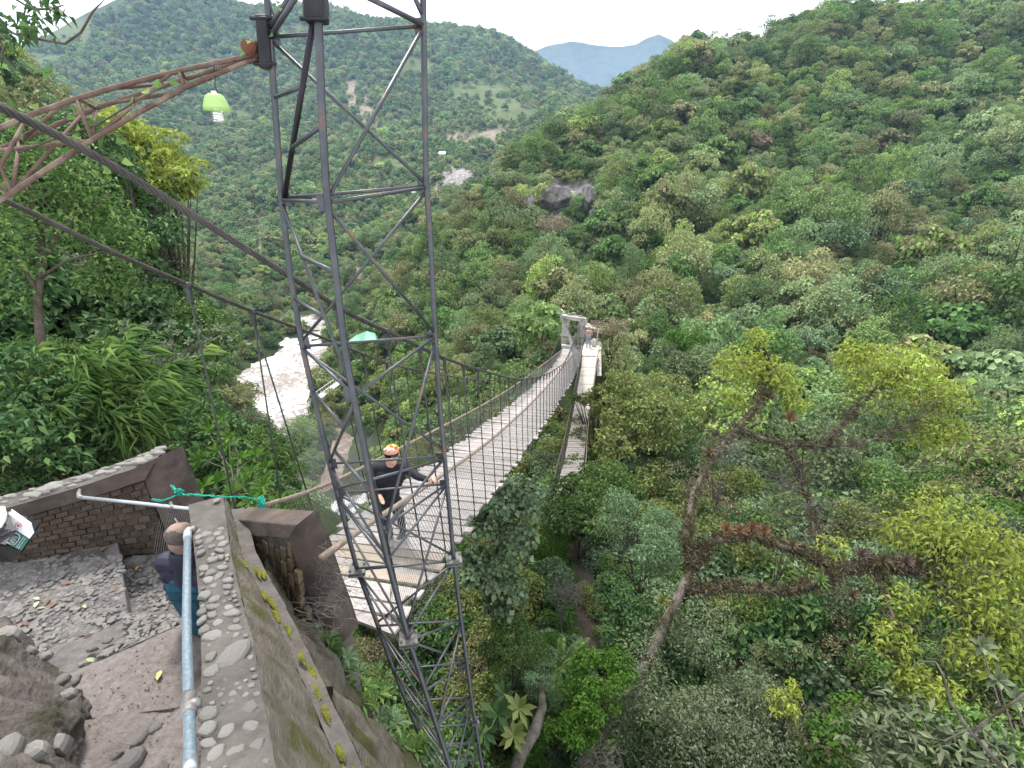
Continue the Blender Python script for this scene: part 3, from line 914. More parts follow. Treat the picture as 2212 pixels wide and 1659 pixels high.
# ================================================================ STEEL LATTICE TOWER
LEG = {
    'L': (2.75, [(-120, 566), (0, 577), (50, 581), (230, 594), (428, 608), (600, 628), (748, 653), (870, 681), (1000, 711), (1062, 727), (1231, 772), (1325, 807), (1447, 850), (1573, 900), (1652, 936), (1800, 1010)]),
    'M': (2.30, [(-120, 682), (0, 686), (57, 688), (230, 695), (398, 704), (570, 723), (752, 745), (857, 764), (948, 783), (1062, 803), (1206, 836), (1379, 882), (1490, 918), (1656, 972), (1800, 1022)]),
    'R': (2.85, [(-120, 911), (0, 914), (60, 915), (192, 917), (384, 920), (522, 930), (726, 940), (900, 952), (1062, 967), (1206, 980), (1339, 996), (1498, 1017), (1656, 1041), (1800, 1062)]),
}


def lp(leg, v, du=0):
    y, tb = LEG[leg]
    return WY(float(np.interp(v, [a for a, _ in tb], [b for _, b in tb])) + du, v, y)


tower = empty('lattice_tower', lp('M', 1790), label='tall dark steel lattice tower of three pipe legs standing in front of the bridge', category='tower')
for k, r_ in (('L', 0.0150), ('M', 0.0160), ('R', 0.0150)):
    MB().tube([lp(k, v) for v, _ in LEG[k][1]], r_, 12).build('leg', M['steel'], tower)
# braces: (leg, v, leg, v) with the pipe radius
B = [('L', 80, 'R', 56), ('L', 85, 'R', 398), ('R', 58, 'M', 430), ('L', 428, 'R', 402), ('L', 432, 'M', 437), ('M', 437, 'R', 405),
     ('L', 436, 'M', 845), ('M', 452, 'R', 719), ('R', 412, 'L', 738), ('L', 748, 'R', 726), ('R', 727, 'M', 856), ('R', 735, 'M', 1165),
     ('L', 752, 'M', 852), ('L', 756, 'R', 972), ('M', 868, 'L', 1000), ('L', 1002, 'R', 985), ('L', 1056, 'M', 1037), ('M', 1037, 'R', 992), ('L', 1066, 'R', 1045),
     ('R', 990, 'M', 1150), ('R', 1045, 'M', 1145), ('R', 1047, 'M', 1210), ('R', 1050, 'M', 1360), ('L', 1066, 'R', 1200),
     ('L', 1008, 'M', 1205), ('L', 1075, 'M', 1200), ('L', 1080, 'M', 1225), ('L', 1135, 'M', 1362), ('L', 1231, 'R', 1212), ('L', 1228, 'M', 1222),
     ('R', 1215, 'M', 1372), ('R', 1216, 'L', 1345), ('L', 1240, 'M', 1372), ('L', 1245, 'M', 1480),
     ('L', 1352, 'R', 1340), ('M', 1384, 'R', 1341), ('M', 1386, 'R', 1428), ('R', 1345, 'M', 1484), ('R', 1347, 'M', 1570),
     ('L', 1355, 'M', 1490), ('L', 1360, 'M', 1560), ('L', 1448, 'R', 1430), ('M', 1492, 'R', 1432), ('R', 1434, 'M', 1565), ('L', 1450, 'M', 1565), ('L', 1452, 'M', 1620),
     ('L', 1515, 'R', 1506), ('M', 1568, 'R', 1508), ('R', 1508, 'M', 1630), ('R', 1510, 'M', 1680), ('L', 1518, 'M', 1625), ('L', 1520, 'M', 1660), ('M', 1540, 'R', 1560),
     ('L', 1575, 'R', 1562), ('M', 1612, 'R', 1605), ('L', 1577, 'M', 1680), ('R', 1564, 'M', 1700), ('L', 1610, 'R', 1604), ('L', 1612, 'M', 1700), ('R', 1606, 'M', 1740), ('R', 1640, 'L', 1648)]
for a, va, b, vb in B:
    MB().tube([lp(a, va), lp(b, vb)], 0.0086 if va < 1000 else 0.0076, 8).build('brace', M['steel'], tower)
# braces that run out of the top of the picture, and the short struts
for p, q, r_, m_ in ((lp('L', 82), WY(648, -20, 2.5), .0115, 'steel'), (lp('L', 62), WY(628, -10, 2.6), .0115, 'steel'), (lp('R', 54), WY(770, -18, 2.5), .012, 'steel'), (lp('R', 36), WY(889, -20, 2.8), .011, 'steel'),
                     (lp('M', 40, -10), lp('L', 428, 6), .013, 'steel_black'), (lp('L', 210), lerp(lp('M', 40), lp('L', 428), .31), .010, 'steel'), (lerp(lp('M', 40), lp('L', 428), .66), lp('M', 270), .010, 'steel'),
                     (lerp(lp('L', 436), lp('M', 845), .30), lp('M', 589), .011, 'steel'), (lp('L', 646), lerp(lp('L', 436), lp('M', 845), .62), .010, 'steel'),
                     (lp('L', 845), lerp(lp('M', 868), lp('L', 1000), .36), .010, 'steel'), (lerp(lp('M', 868), lp('L', 1000), .76), lp('M', 1062), .010, 'steel')):
    MB().tube([p, q], r_, 8).build('brace', M[m_], tower)
# flange plates with bolts where the tower sections meet
for k, v in (('L', 1231), ('M', 1381), ('R', 1209), ('R', 1560)):
    c = lp(k, v)
    s_ = 0.052 if v < 1500 else 0.028
    mb = MB().box(c + Vector((0, 0, .010)), (s_, .01, 0), (-.01, s_, 0), (0, 0, .006)).box(c - Vector((0, 0, .010)), (s_, .01, 0), (-.01, s_, 0), (0, 0, .006))
    fl = mb.build('flange', M['flange'], tower)
    for dx in (-1, 1):
        for dy in (-1, 1):
            MB().lathe(c + Vector((dx * s_ * .7, dy * s_ * .7, -.03)), [(0, 0), (.008, 0), (.008, .06), (0, .06)], 6).build('bolt', M['flange'], fl)
# gusset plates at the main joints
for k, v in (('L', 80), ('R', 57), ('L', 430), ('M', 437), ('R', 404), ('L', 742), ('R', 728), ('M', 852), ('L', 1002), ('R', 988), ('R', 1046), ('L', 1062)):
    c = lp(k, v)
    MB().box(c + Vector((.018 if k == 'L' else -.018, 0, 0)), (.026, 0, .004), (0, .003, 0), (-.004, 0, .034)).build('gusset', M['steel'], tower)
# clamps
for k, v0, v1, off, mt in (('M', -8, 50, -4, 'steel_black'), ('L', 34, 150, -10, 'steel_black')):
    a, b = lp(k, v0, off), lp(k, v1, off)
    ax = (b - a) * .5
    mb = MB().box(lerp(a, b, .5), (.040 if k == 'M' else .028, 0, 0), (0, .034, 0), ax)
    cl_ = mb.build('clamp', M['steel_black'] if k == 'L' else M['steel_black'], tower, bevel=.006)
    for t in (.08, .92):
        c = lerp(a, b, t)
        MB().tube([c + Vector((-.05, -.03, 0)), c + Vector((.055, -.03, 0))], .008, 6).build('bolt', M['steel_black'], cl_)

# ================================================================ RUSTY TRUSS ARM AND LAMP
arm = empty('truss_arm', W(560, 118, 2.36), label='rusty brown triangular truss arm reaching left from the lattice tower', category='truss')


def az(u):                      # distance of the arm from the camera
    return 2.05 + 0.31 * max(0, min(1, u / 560.0)) if u > 0 else 2.05 + u * 0.0004


def A(u, v, back=0.0):
    return W(u, v, az(u) + back)


top_ = [(556, 112), (540, 121), (386, 153), (265, 184), (165, 213), (80, 243), (0, 276), (-120, 318), (-260, 372)]
bot_ = [(556, 128), (532, 134), (398, 190), (300, 243), (199, 302), (110, 360), (25, 417), (-60, 470), (-260, 560)]
bak_ = [(556, 122), (520, 132), (400, 171), (300, 203), (207, 234), (120, 270), (42, 305), (-60, 345), (-260, 430)]
for nm, ch, bk in (('chord', top_, 0), ('chord', bot_, 0), ('chord', bak_, .16)):
    MB().tube([A(a, b, bk * min(1, (556 - a) / 160)) for a, b in ch], .0105, 8).build(nm, M['rust'], arm)


def chp(ch, u, bk=0.0):
    v = float(np.interp(u, [a for a, _ in ch][::-1], [b for _, b in ch][::-1]))
    return A(u, v, bk * min(1, (556 - u) / 160))


web = [(chp(top_, 386), chp(bot_, 398)), (chp(top_, 389), chp(bak_, 401, .16)), (chp(bot_, 398), chp(bak_, 401, .16)),
       (chp(top_, 370), chp(bot_, 202)), (chp(top_, 165), chp(bot_, 199)), (chp(top_, 168), chp(bak_, 207, .16)), (chp(bot_, 199), chp(bak_, 207, .16)),
       (chp(top_, 140), chp(bak_, 42, .16)), (chp(bot_, 196), chp(bak_, -10, .16)), (chp(bak_, 42, .16), chp(bot_, 27)), (chp(bak_, 180, .16), chp(bot_, 28)),
       (chp(top_, -30), chp(bot_, 25)), (chp(bak_, 372, .16), chp(top_, 240)), (chp(bak_, 240, .16), chp(bot_, 380)), (chp(top_, -40), chp(bot_, -70)), (chp(bak_, -60, .16), chp(bot_, 20)), (chp(top_, 60), chp(bot_, -60))]
for p, q in web:
    MB().tube([p, q], .0078, 7).build('web_bar', M['rust'], arm)
br = MB()
c = W(549, 112, 2.36)
br.box(c, (.034, 0, .012), (0, .016, 0), (-.012, 0, .034))
plate = br.build('bracket', M['rust_red'], arm, bevel=.008)
MB().lathe(W(541, 104, 2.34), [(0, -.03), (.03, -.03), (.033, 0), (.03, .03), (0, .03)], 14, (0, 1, 0)).build('pivot', M['rust_red'], plate)

lz = 2.30
lamp = empty('hanging_lamp', W(469, 206, lz), label='pale green plastic lamp shade with a spiral bulb hanging below the truss arm', category='lamp')
wire_pts = [W(462, 143, lz), W(463, 150, lz), W(465, 172, lz), W(464, 182, lz), W(467, 192, lz), W(469, 203, lz)]
MB().tube(wire_pts, .0022, 6).build('cord', M['steel_black'], lamp)
for dx in (-4, 1, 6):
    cpt = chp(top_, 466 + dx)
    MB().tube([cpt + Vector((0, .014 * math.cos(a), .014 * math.sin(a) * 1.3 - .006)) for a in np.linspace(0, 6.28, 14)], .0016, 5).build('wire_loop', M['wire_old'], lamp)
m_, N, L_, out = newmat('green_shade')
bb = N.new('ShaderNodeBsdfPrincipled'); bb.inputs['Base Color'].default_value = (0.60, 0.80, 0.36, 1); bb.inputs['Roughness'].default_value = .35
tt = N.new('ShaderNodeBsdfTranslucent'); tt.inputs['Color'].default_value = (0.72, 0.92, 0.46, 1)
mm = N.new('ShaderNodeMixShader'); mm.inputs[0].default_value = .6
L_(bb.outputs[0], mm.inputs[1]); L_(tt.outputs[0], mm.inputs[2]); L_(mm.outputs[0], out.inputs[0])
M['shade'] = m_
k = lz / 1106
base_c = W(469, 238, lz)
MB().lathe(base_c, [(12 * k, 31 * k), (17 * k, 28 * k), (22 * k, 19 * k), (25.5 * k, 8 * k), (27 * k, 0), (26 * k, .5 * k), (24.6 * k, 8 * k), (21 * k, 18 * k), (16 * k, 27 * k), (10 * k, 30 * k)], 28).build('shade', M['shade'], lamp)
MB().lathe(base_c, [(0, 36 * k), (5 * k, 36 * k), (5 * k, 31 * k), (9 * k, 28 * k), (8 * k, 10 * k), (7 * k, 2 * k), (0, 0)], 14).build('socket', M['white'], lamp)
sp_ = [base_c + Vector((math.cos(a) * 8.2 * k, math.sin(a) * 8.2 * k, (-3 - a * .78) * k)) for a in np.linspace(0, 6.28 * 3.6, 80)]
MB().tube(sp_, 2.1 * k, 7).build('spiral_bulb', M['white'], lamp)

# ================================================================ SUSPENSION BRIDGE
TY = np.array([4.05, 4.9, 6.2, 9.63, 12.57, 15.1, 23.9, 38.67])
TX = np.array([-1.395, -1.3, -.885, -.36, .195, .79, 2.39, 4.72])
TZ = np.array([-3.33, -3.7, -3.9, -5.11, -5.91, -6.45, -8.51, -11.86])
TS = np.interp(TY, [4, 16, 38], [1.22, 1.16, 1.06])
PX = np.polyfit(TY * TS, TX * TS, 3); PZ = np.polyfit(TY * TS, TZ * TS, 2)
Y0, Y1 = 4.05, 40.9


def hw(y):                       # half the deck's width
    return 0.675 * float(np.interp(y, [5, 18, 41], [1.22, 1.16, 1.06]))


def deck(y):
    t = Vector((float(np.polyval(np.polyder(PX), y)), 1.0, float(np.polyval(np.polyder(PZ), y)))).normalized()
    n = Vector((t.y, -t.x, 0)).normalized()
    return Vector((float(np.polyval(PX, y)), y, float(np.polyval(PZ, y)))), t, n


def edge(y, side):
    c, t, n = deck(y)
    return c + n * (side * hw(y))


def upright(u, v, side):
    """where the sight line u, v meets the upright plane over one deck edge"""
    r = ray(u, v)
    ys = np.linspace(0.6, 41.5, 900)
    f = np.array([(lambda e: e.x / e.y - r.x / r.y)(edge(y, side)) for y in ys])
    i = np.where(np.sign(f[:-1]) != np.sign(f[1:]))[0]
    if len(i) == 0: return None
    e = edge(ys[i[0]], side)
    return r * (e.y / r.y)


def curve_through(pix, side, pre=(), post=()):
    pts = [Vector(p) for p in pre]
    for (u, v) in pix:
        p = upright(u, v, side)
        if p is not None: pts.append(p)
    pts += [Vector(p) for p in post]
    # Catmull-Rom
    out = []
    for i in range(len(pts) - 1):
        p0 = pts[max(i - 1, 0)]; p1 = pts[i]; p2 = pts[i + 1]; p3 = pts[min(i + 2, len(pts) - 1)]
        n = max(2, int((p2 - p1).length / 0.25))
        for k_ in range(n):
            t = k_ / n
            out.append(0.5 * ((2 * p1) + (p2 - p0) * t + (2 * p0 - 5 * p1 + 4 * p2 - p3) * t * t + (3 * p1 - p0 - 3 * p2 + p3) * t ** 3))
    out.append(pts[-1])
    return out


bridge = empty('suspension_bridge', deck(Y0)[0], label='long suspension footbridge with a weathered plank deck, wire sides and hanging cables', category='bridge')
# planks
PM = []
for k in range(8):
    rg = random.Random(900 + k)
    xs = np.linspace(-1, 1, 5)
    w = 0.088 + rg.uniform(-.006, .004); th_ = 0.021
    vs, fs = [], []
    for x in xs:
        dw = rg.uniform(-.006, .006); dz = rg.uniform(-.004, .004)
        sk = rg.uniform(-.02, .02) if abs(x) > .9 else 0
        vs += [(x, -w + dw, -th_ + dz), (x, w + dw, -th_ + dz), (x + sk * .3, w + dw, th_ * .2 + dz), (x - sk * .3, -w + dw, th_ * .2 + dz)]
    for i in range(4):
        for j in range(4):
            fs.append((i * 4 + j, i * 4 + (j + 1) % 4, (i + 1) * 4 + (j + 1) % 4, (i + 1) * 4 + j))
    fs += [(3, 2, 1, 0), (16, 17, 18, 19)]
    me = MB().add(vs, fs).mesh('plank')
    PM.append(me)
PMN = [m2.copy() for m2 in PM[:3]]
for m2 in PM: m2.materials.append(M['plank'])
for m2 in PMN: m2.materials.append(M['plank_new'])
inv = bridge.matrix_basis.inverted()
y = Y0; k = 0
rg = random.Random(5)
while y < Y1:
    c, t, n = deck(y)
    up = n.cross(t)
    h_ = hw(y) + rg.uniform(-.05, .09)
    off = rg.uniform(-.05, .05)
    new = rg.random() < (.025 if y < 9 else .012)
    me = rg.choice(PMN) if new else rg.choice(PM)
    o = bpy.data.objects.new('plank', me); COL.objects.link(o); o.parent = bridge; o.matrix_parent_inverse = inv
    yaw = rg.uniform(-.018, .018); roll = rg.uniform(-.02, .02)
    R3 = Matrix((n, t, up)).transposed().to_4x4() @ Matrix.Rotation(yaw, 4, 'Z') @ Matrix.Rotation(roll, 4, 'Y')
    o.matrix_basis = Matrix.Translation(c + n * off + up * rg.uniform(-.008, .008)) @ R3 @ Matrix.Diagonal((h_, 1, 1, 1))
    y += 0.203 * t.y; k += 1
# a loose last board at the near end
c, t, n = deck(Y0 - .12)
MB().box(c + n * .42 + Vector((0, -.02, -.035)), n * .42 + Vector((0, -.1, 0)), t * .085, (0, 0, .018)).build('plank', M['plank'], bridge)
for s in (-1, 1):
    MB().tube([edge(yy, s) * 1 + Vector((-.10 * s, 0, -.065)) for yy in np.linspace(Y0 - .1, Y1, 60)], .038, 7).build('bearer', M['rail_wood'], bridge)
MB().tube([deck(yy)[0] + Vector((0, 0, -.06)) for yy in np.linspace(Y0 - .1, Y1, 60)], .03, 7).build('bearer', M['cable'], bridge)

pR, pL = W(1257, 690, 42.6), W(1221, 684, 42.6)
cabR = curve_through([(640, 606), (760, 681), (850, 722), (940, 765), (1000, 788), (1060, 806), (1100, 816), (1130, 819), (1170, 812), (1200, 797), (1228, 765)], 1, [W(-160, 160, 1.62), W(0, 232, 1.84), W(150, 306, 2.06), W(300, 392, 2.29), W(480, 505, 2.58)], [pR])
cabL = curve_through([(400, 612), (545, 672), (690, 727), (840, 785), (920, 803), (1000, 817), (1060, 822), (1110, 816), (1150, 800), (1190, 770)], -1, [W(-160, 360, 2.7), W(0, 428, 3.0), W(100, 475, 3.25), W(250, 548, 3.6)], [pL])
RC = .0175


def rope(pts, rad, strands=6, pitch=.22, n=5, upto=None):
    """a laid wire rope: strands wound round the line"""
    pts = [Vector(p) for p in pts]
    mb = MB()
    fine = []
    for i in range(len(pts) - 1):
        sgs = max(1, int((pts[i + 1] - pts[i]).length / .03))
        for k_ in range(sgs): fine.append(lerp(pts[i], pts[i + 1], k_ / sgs))
    fine.append(pts[-1])
    ds = [0]
    for i in range(1, len(fine)): ds.append(ds[-1] + (fine[i] - fine[i - 1]).length)
    for s in range(strands):
        line = []
        for i, p in enumerate(fine):
            t = (fine[min(i + 1, len(fine) - 1)] - fine[max(i - 1, 0)]).normalized()
            e1 = t.cross(Vector((0, 0, 1))).normalized(); e2 = t.cross(e1)
            a = ds[i] / pitch * 2 * math.pi + s * 2 * math.pi / strands
            line.append(p + (e1 * math.cos(a) + e2 * math.sin(a)) * rad * .66)
        mb.tube(line, rad * .40, n, caps=False)
    return mb


for cb in (cabR, cabL):
    near = [p for p in cb if p.y < 6.5]
    far = [p for p in cb if p.y >= 6.2]
    o = rope(near, RC).build('main_cable', M['cable'], bridge)
    MB().tube(far, RC * .98, 8).build('main_cable', M['cable'], bridge)

railR = curve_through([(694, 1205), (800, 1130), (935, 1040), (1050, 958), (1110, 906), (1150, 868), (1190, 824), (1215, 793), (1240, 762)], 1)
railL = curve_through([(575, 1090), (710, 1045), (870, 965), (1000, 898), (1075, 856), (1130, 820), (1180, 782), (1213, 756)], -1)
MB().tube(railR, .024, 8).build('handrail', M['rail_wood'], bridge)
MB().tube(railL, .026, 8).build('handrail', M['rail_wood'], bridge)


def at_y(cv, y):
    ys = [p.y for p in cv]
    return Vector((float(np.interp(y, ys, [p.x for p in cv])), y, float(np.interp(y, ys, [p.z for p in cv]))))


for side, cb in ((1, cabR), (-1, cabL)):
    y = 3.35 if side == 1 else 3.5
    while y < 37.8:
        p = at_y(cb, y) if y > 2.9 else None
        lean = .62 * math.exp(-(y - 3.2) / 5.0)
        q = edge(min(max(y + lean, Y0 - .3), 41), side) + Vector((.05 * side, 0, -.03))
        if side == -1 and y < 3.6: p = upright(405, 616, -1)
        if side == -1 and 3.6 < y < 4.4: p = upright(545, 673, -1)
        if p.z > q.z + .1:
            hg_ = MB().tube([p - Vector((0, 0, .12)), q], .0085 if y < 12 else .011, 6).build('suspender', M['rod'], bridge)
            MB().box(p - Vector((0, 0, .07)), (.017, 0, 0), (0, .020, 0), (0, 0, .075)).build('clamp', M['rod'], hg_)
            if y < 14:
                MB().tube([p + Vector((-.03, 0, 0)), p + Vector((.03, 0, 0))], .027, 8).build('cable_grip', M['rod'], hg_)
        y += .70 if y < 20 else .95

# wire netting between handrails and deck


def netting(cv, side, y0, y1, c0, rad, droop=0.0):
    mb = MB()
    y = y0
    while y < y1:
        c_ = c0 * max(1.0, y / 6.0)
        h_ = (at_y(cv, y) - edge(y, side)).length
        for sg in (-1, 1):
            pts = []
            for t in np.linspace(0, 1, 5):
                yy = min(max(y + sg * t * h_ * .8, y0), y1)
                e = edge(min(max(yy, 3.0), 40.8), side) + Vector((.02 * side, 0, .02)); r = at_y(cv, yy)
                pts.append(lerp(r, e, t) + Vector((0, 0, 0)))
            mb.tube(pts, rad * max(1, y / 10), 3, caps=False, smooth=False)
        y += c_
    return mb


netting(railR, 1, 3.75, 37.8, .065, .0026).build('wire_netting', M['wire'], bridge, kind='stuff')
netting(railL, -1, 4.3, 37.8, .065, .0026).build('wire_netting', M['wire'], bridge, kind='stuff')
# torn loose netting at the near end
rg = random.Random(12)
mb = MB()
for i in range(60):
    a = W(lerp(690, 790, rg.random()), lerp(1180, 1330, rg.random()), rg.uniform(3.5, 3.75))
    pts = [a]
    for j in range(5):
        pts.append(pts[-1] + Vector((rg.uniform(-.06, .06), rg.uniform(-.03, .03), rg.uniform(-.05, .05))))
    mb.tube(pts, .0016, 3, caps=False)
for i in range(34):
    a = W(lerp(665, 745, rg.random()), lerp(1290, 1375, rg.random() ** .7), rg.uniform(3.3, 3.5))
    pts = [a]; ang = rg.uniform(0, 6.28); ra = rg.uniform(.03, .09)
    for j in range(9):
        ang += .6; pts.append(a + Vector((ra * math.cos(ang) - ra, rg.uniform(-.02, .02), ra * math.sin(ang) * .7)))
    mb.tube(pts, .0016, 3, caps=False)
mb.build('torn_netting', M['wire_old'], bridge, kind='stuff')

# ================================================================ LOWER PLANK WALKWAY
b2 = [((1258, 772), (1291, 772), 38.6), ((1256, 793), (1286.5, 793), 36.5), ((1246, 850), (1279, 850), 34.2), ((1234.5, 913), (1269, 913), 31.5), ((1220, 993), (1261, 993), 26.8), ((1215, 1010), (1261, 1010), 24.6), ((1190, 1120), (1250, 1120), 20.0)]
bl = [W(a[0], a[1], z) for a, b, z in b2]; brr = [W(b[0], b[1], z) for a, b, z in b2]
walk = empty('plank_walkway', bl[0], label='narrow lower plank walkway half hidden by trees beside the suspension bridge', category='walkway')
nP = 118
for i in range(nP):
    t = i / (nP - 1) * (len(bl) - 1); k = min(int(t), len(bl) - 2); f = t - k
    a, b = lerp(bl[k], bl[k + 1], f), lerp(brr[k], brr[k + 1], f)
    tdir = ((bl[k + 1] - bl[k]) + (brr[k + 1] - brr[k])).normalized()
    ax = (b - a) * .5
    o = MB().box(lerp(a, b, .5) + Vector((0, 0, rg.uniform(-.012, .012))), ax * rg.uniform(.97, 1.06), tdir * .105, Vector((0, 0, .02))).build('plank', M['plank_pale'], walk)
for s, ln in ((-1, bl), (1, brr)):
    top = [p + Vector((s * .10, 0, .95)) for p in ln]
    MB().tube(top, .022, 6).build('handrail', M['rail_wood'], walk)
    MB().tube([p + Vector((s * .06, 0, -.05)) for p in ln], .03, 6).build('bearer', M['cable'], walk)
    nt_ = MB()
    for i in range(len(ln) - 1):
        n_ = 22
        for k in range(n_):
            a = lerp(ln[i], ln[i + 1], k / n_); b = lerp(top[i], top[i + 1], min(1, (k + 1.6) / n_)); c_ = lerp(top[i], top[i + 1], max(0, (k - 1.6) / n_))
            nt_.tube([a, b], .005, 3, caps=False); nt_.tube([a, c_], .005, 3, caps=False)
    nt_.build('wire_netting', M['wire_old'], walk, kind='stuff')
    for i in range(len(ln)):
        MB().tube([ln[i], top[i]], .02, 6).build('post', M['rail_wood'], walk)

# ================================================================ FAR PORTAL, LANDING, SHELTER
pz_ = 42.6
portal = empty('concrete_portal', W(1238, 748, pz_), label='grey concrete portal frame at the far end of the suspension bridge', category='portal')


def post(name, u0, u1, v0, v1, z, th_, mat, par, bev=.02):
    a, b = W(u0, v0, z), W(u1, v0, z)
    c = W((u0 + u1) / 2, v1, z)
    zc = (a.z + c.z) / 2
    yy = a.y
    wd = (b - a).length / 2
    return MB().box(((a.x + b.x) / 2, yy, zc), (wd, 0, 0), (0, th_, 0), (0, 0, abs(a.z - c.z) / 2)).build(name, mat, par, bevel=bev)


post('pillar', 1214.8, 1227.6, 690, 754, pz_, .25, M['concrete_grey'], portal)
post('pillar', 1250.4, 1264.5, 690, 757, pz_, .25, M['concrete_grey'], portal)
a, b = W(1213.5, 683, pz_), W(1266, 691, pz_)
MB().box(lerp(a, b, .5), (b - a) * .5, (0, .30, 0), (0, 0, .17)).build('lintel', M['concrete_grey'], portal, bevel=.03)
for u0, v0, s_ in ((1229, 679.5, .16), (1239, 677, .15), (1252, 684, .16), (1260, 686, .12)):
    bm = bmesh.new(); bmesh.ops.create_icosphere(bm, subdivisions=2, radius=1)
    c = W(u0, v0, pz_)
    for v_ in bm.verts:
        q = v_.co.copy(); v_.co = c + Vector((q.x * s_ * 1.4, q.y * s_, q.z * s_ * .75)) * (1 + .12 * math.sin(q.x * 5 + q.z * 4 + u0))
    me = bpy.data.meshes.new('rubble'); bm.to_mesh(me); bm.free()
    link('rubble', me, M['capstone'], portal)
MB().tube([W(1212, 668, pz_), W(1216, 672, pz_), W(1217, 683, pz_)], [.04, .09, .06], 7).build('cable_stub', M['galv'], portal)
MB().tube([W(1216, 727, pz_ - .35), W(1266, 730, pz_ - .35)], .085, 8).build('rail', M['rail_wood'], portal)
a, b = W(1214, 750, pz_ - .3), W(1268, 755, pz_ - .3)
MB().box(lerp(a, b, .5) + Vector((0, .2, 0)), (b - a) * .5, (0, .22, 0), (0, 0, .16)).build('sill_beam', M['concrete_grey'], portal, bevel=.02)

landing = empty('landing_platform', W(1278, 768, 40.3), label='pale concrete landing platform at the head of the lower walkway', category='platform')
pl_ = [W(1256, 768, 39.2), W(1299, 768, 39.2), W(1297, 751, 43), W(1262, 751, 43)]
pl_ = [Vector((p.x, p.y, pl_[0].z)) for p in pl_]
MB().prism([p - Vector((0, 0, .22)) for p in pl_], pl_).build('slab', M['plank_pale'], landing)
MB().box(lerp(pl_[0], pl_[1], .5) + Vector((0, -.08, -.20)), (pl_[1] - pl_[0]) * .5, (0, .07, 0), (0, 0, .10)).build('edge_beam', M['rail_wood'], landing)
MB().prism([W(1288, 770, 38.9), W(1299, 770, 38.9), W(1299, 812, 37), W(1290, 812, 37)], [p + Vector((0, 1.5, -.4)) for p in (W(1288, 770, 38.9), W(1299, 770, 38.9), W(1299, 812, 37), W(1290, 812, 37))]).build('buttress', M['concrete_grey'], landing)
shel = empty('shelter', W(1282, 752, 42.4), label='small plank lean-to shelter beside the far concrete portal', category='shelter')
a, b = W(1264, 705, 42.2), W(1300, 713, 42.2)
rb = MB()
for i in range(5):
    f = i / 4
    p0, p1 = a + Vector((0, .55 * f * 2 - .3, .10 * f)), b + Vector((0, .55 * f * 2 - .3, .10 * f))
    MB().box(lerp(p0, p1, .5), (p1 - p0) * .5, (0, .13, .02), (0, 0, .03)).build('roof_board', M['plank_pale'] if i % 2 else M['rail_wood'], shel)
MB().box(lerp(a, b, .55) + Vector((0, -.3, -.16)), (b - a) * .48, (0, .03, 0), (0, 0, .07)).build('fascia', M['plank_pale'], shel)
for i in range(7):
    u_ = 1274 + i * 2.7
    p = W(u_, 735, 43.2)
    MB().box((p.x, p.y, pl_[0].z + .85), (.048, 0, 0), (0, .015, 0), (0, 0, .85)).build('wall_board', M['rail_wood'], shel)
MB().tube([W(1292.5, 709, 41.8), Vector((W(1288.5, 753, 41.8).x, W(1288.5, 753, 41.8).y, pl_[0].z))], .05, 7).build('post', M['plank_pale'], shel)
p = W(1266, 708, 42.0)
MB().tube([p, (p.x - .1, p.y, pl_[0].z)], .05, 7).build('post', M['rail_wood'], shel)
# sack by the person
bm = bmesh.new(); bmesh.ops.create_icosphere(bm, subdivisions=3, radius=1)
c = W(1282, 756, 41.6); c.z = pl_[0].z + .33
for v_ in bm.verts:
    q = v_.co.copy(); v_.co = c + Vector((q.x * .23, q.y * .2, q.z * .34)) * (1 + .10 * math.sin(q.x * 6 + q.z * 5) + .07 * math.sin(q.z * 11 + q.y * 7))
me = bpy.data.meshes.new('sack'); bm.to_mesh(me); bm.free()
sk = link('sack', me, stone('sackcloth', (.45, .38, .35), (.66, .58, .55), .9, 4, .5))
tag(sk, 'lumpy pale pinkish sack standing beside the distant person', 'sack')

# green tent roof and white footbridge down in the valley
tz = 62
tent = empty('tent', W(785, 735, tz), label='pale green tent roof among the bushes behind the tower', category='tent')
m_, N, L_, out = newmat('tent_cloth')
bb = N.new('ShaderNodeBsdfPrincipled'); bb.inputs['Base Color'].default_value = (.10, .31, .19, 1); bb.inputs['Roughness'].default_value = .6
L_(bb.outputs[0], out.inputs[0])
ridge = [W(770, 724, tz), W(792, 715, tz - .5), W(810, 720, tz)]
eave = [W(752, 738, tz - 1.6), W(785, 741, tz - 2.2), W(813, 732, tz - 1.6)]
eb = [W(756, 734, tz + 1.4), W(790, 726, tz + 1.6), W(815, 727, tz + 1.4)]
mb = MB()
mb.add(ridge + eave + eb, [(0, 1, 4, 3), (1, 2, 5, 4), (1, 0, 6, 7), (2, 1, 7, 8), (0, 3, 6), (2, 8, 5)])
mb.build('roof', m_, tent)
for p in eave[::2] + eb[::2]:
    MB().tube([p, p - Vector((0, 0, 2.0))], .04, 6).build('pole', M['tee'], tent)
wb = empty('white_footbridge', W(690, 855, 88), label='slim white footbridge crossing the stream in the gorge', category='footbridge')
a, b = W(688, 860, 88), W(732, 827, 98)
d_ = (b - a).normalized(); sd_ = Vector((d_.y, -d_.x, 0)).normalized()
MB().box(lerp(a, b, .5), (b - a) * .5, sd_ * .6, (0, 0, .12)).build('deck', M['white'], wb)
for s in (-1, 1):
    MB().tube([a + sd_ * .6 * s + Vector((0, 0, .9)), b + sd_ * .6 * s + Vector((0, 0, .9))], .05, 6).build('handrail', M['white'], wb)
    for i in range(9):
        p = lerp(a, b, i / 8) + sd_ * .6 * s
        MB().tube([p, p + Vector((0, 0, .9))], .03, 5).build('post', M['white'], wb)
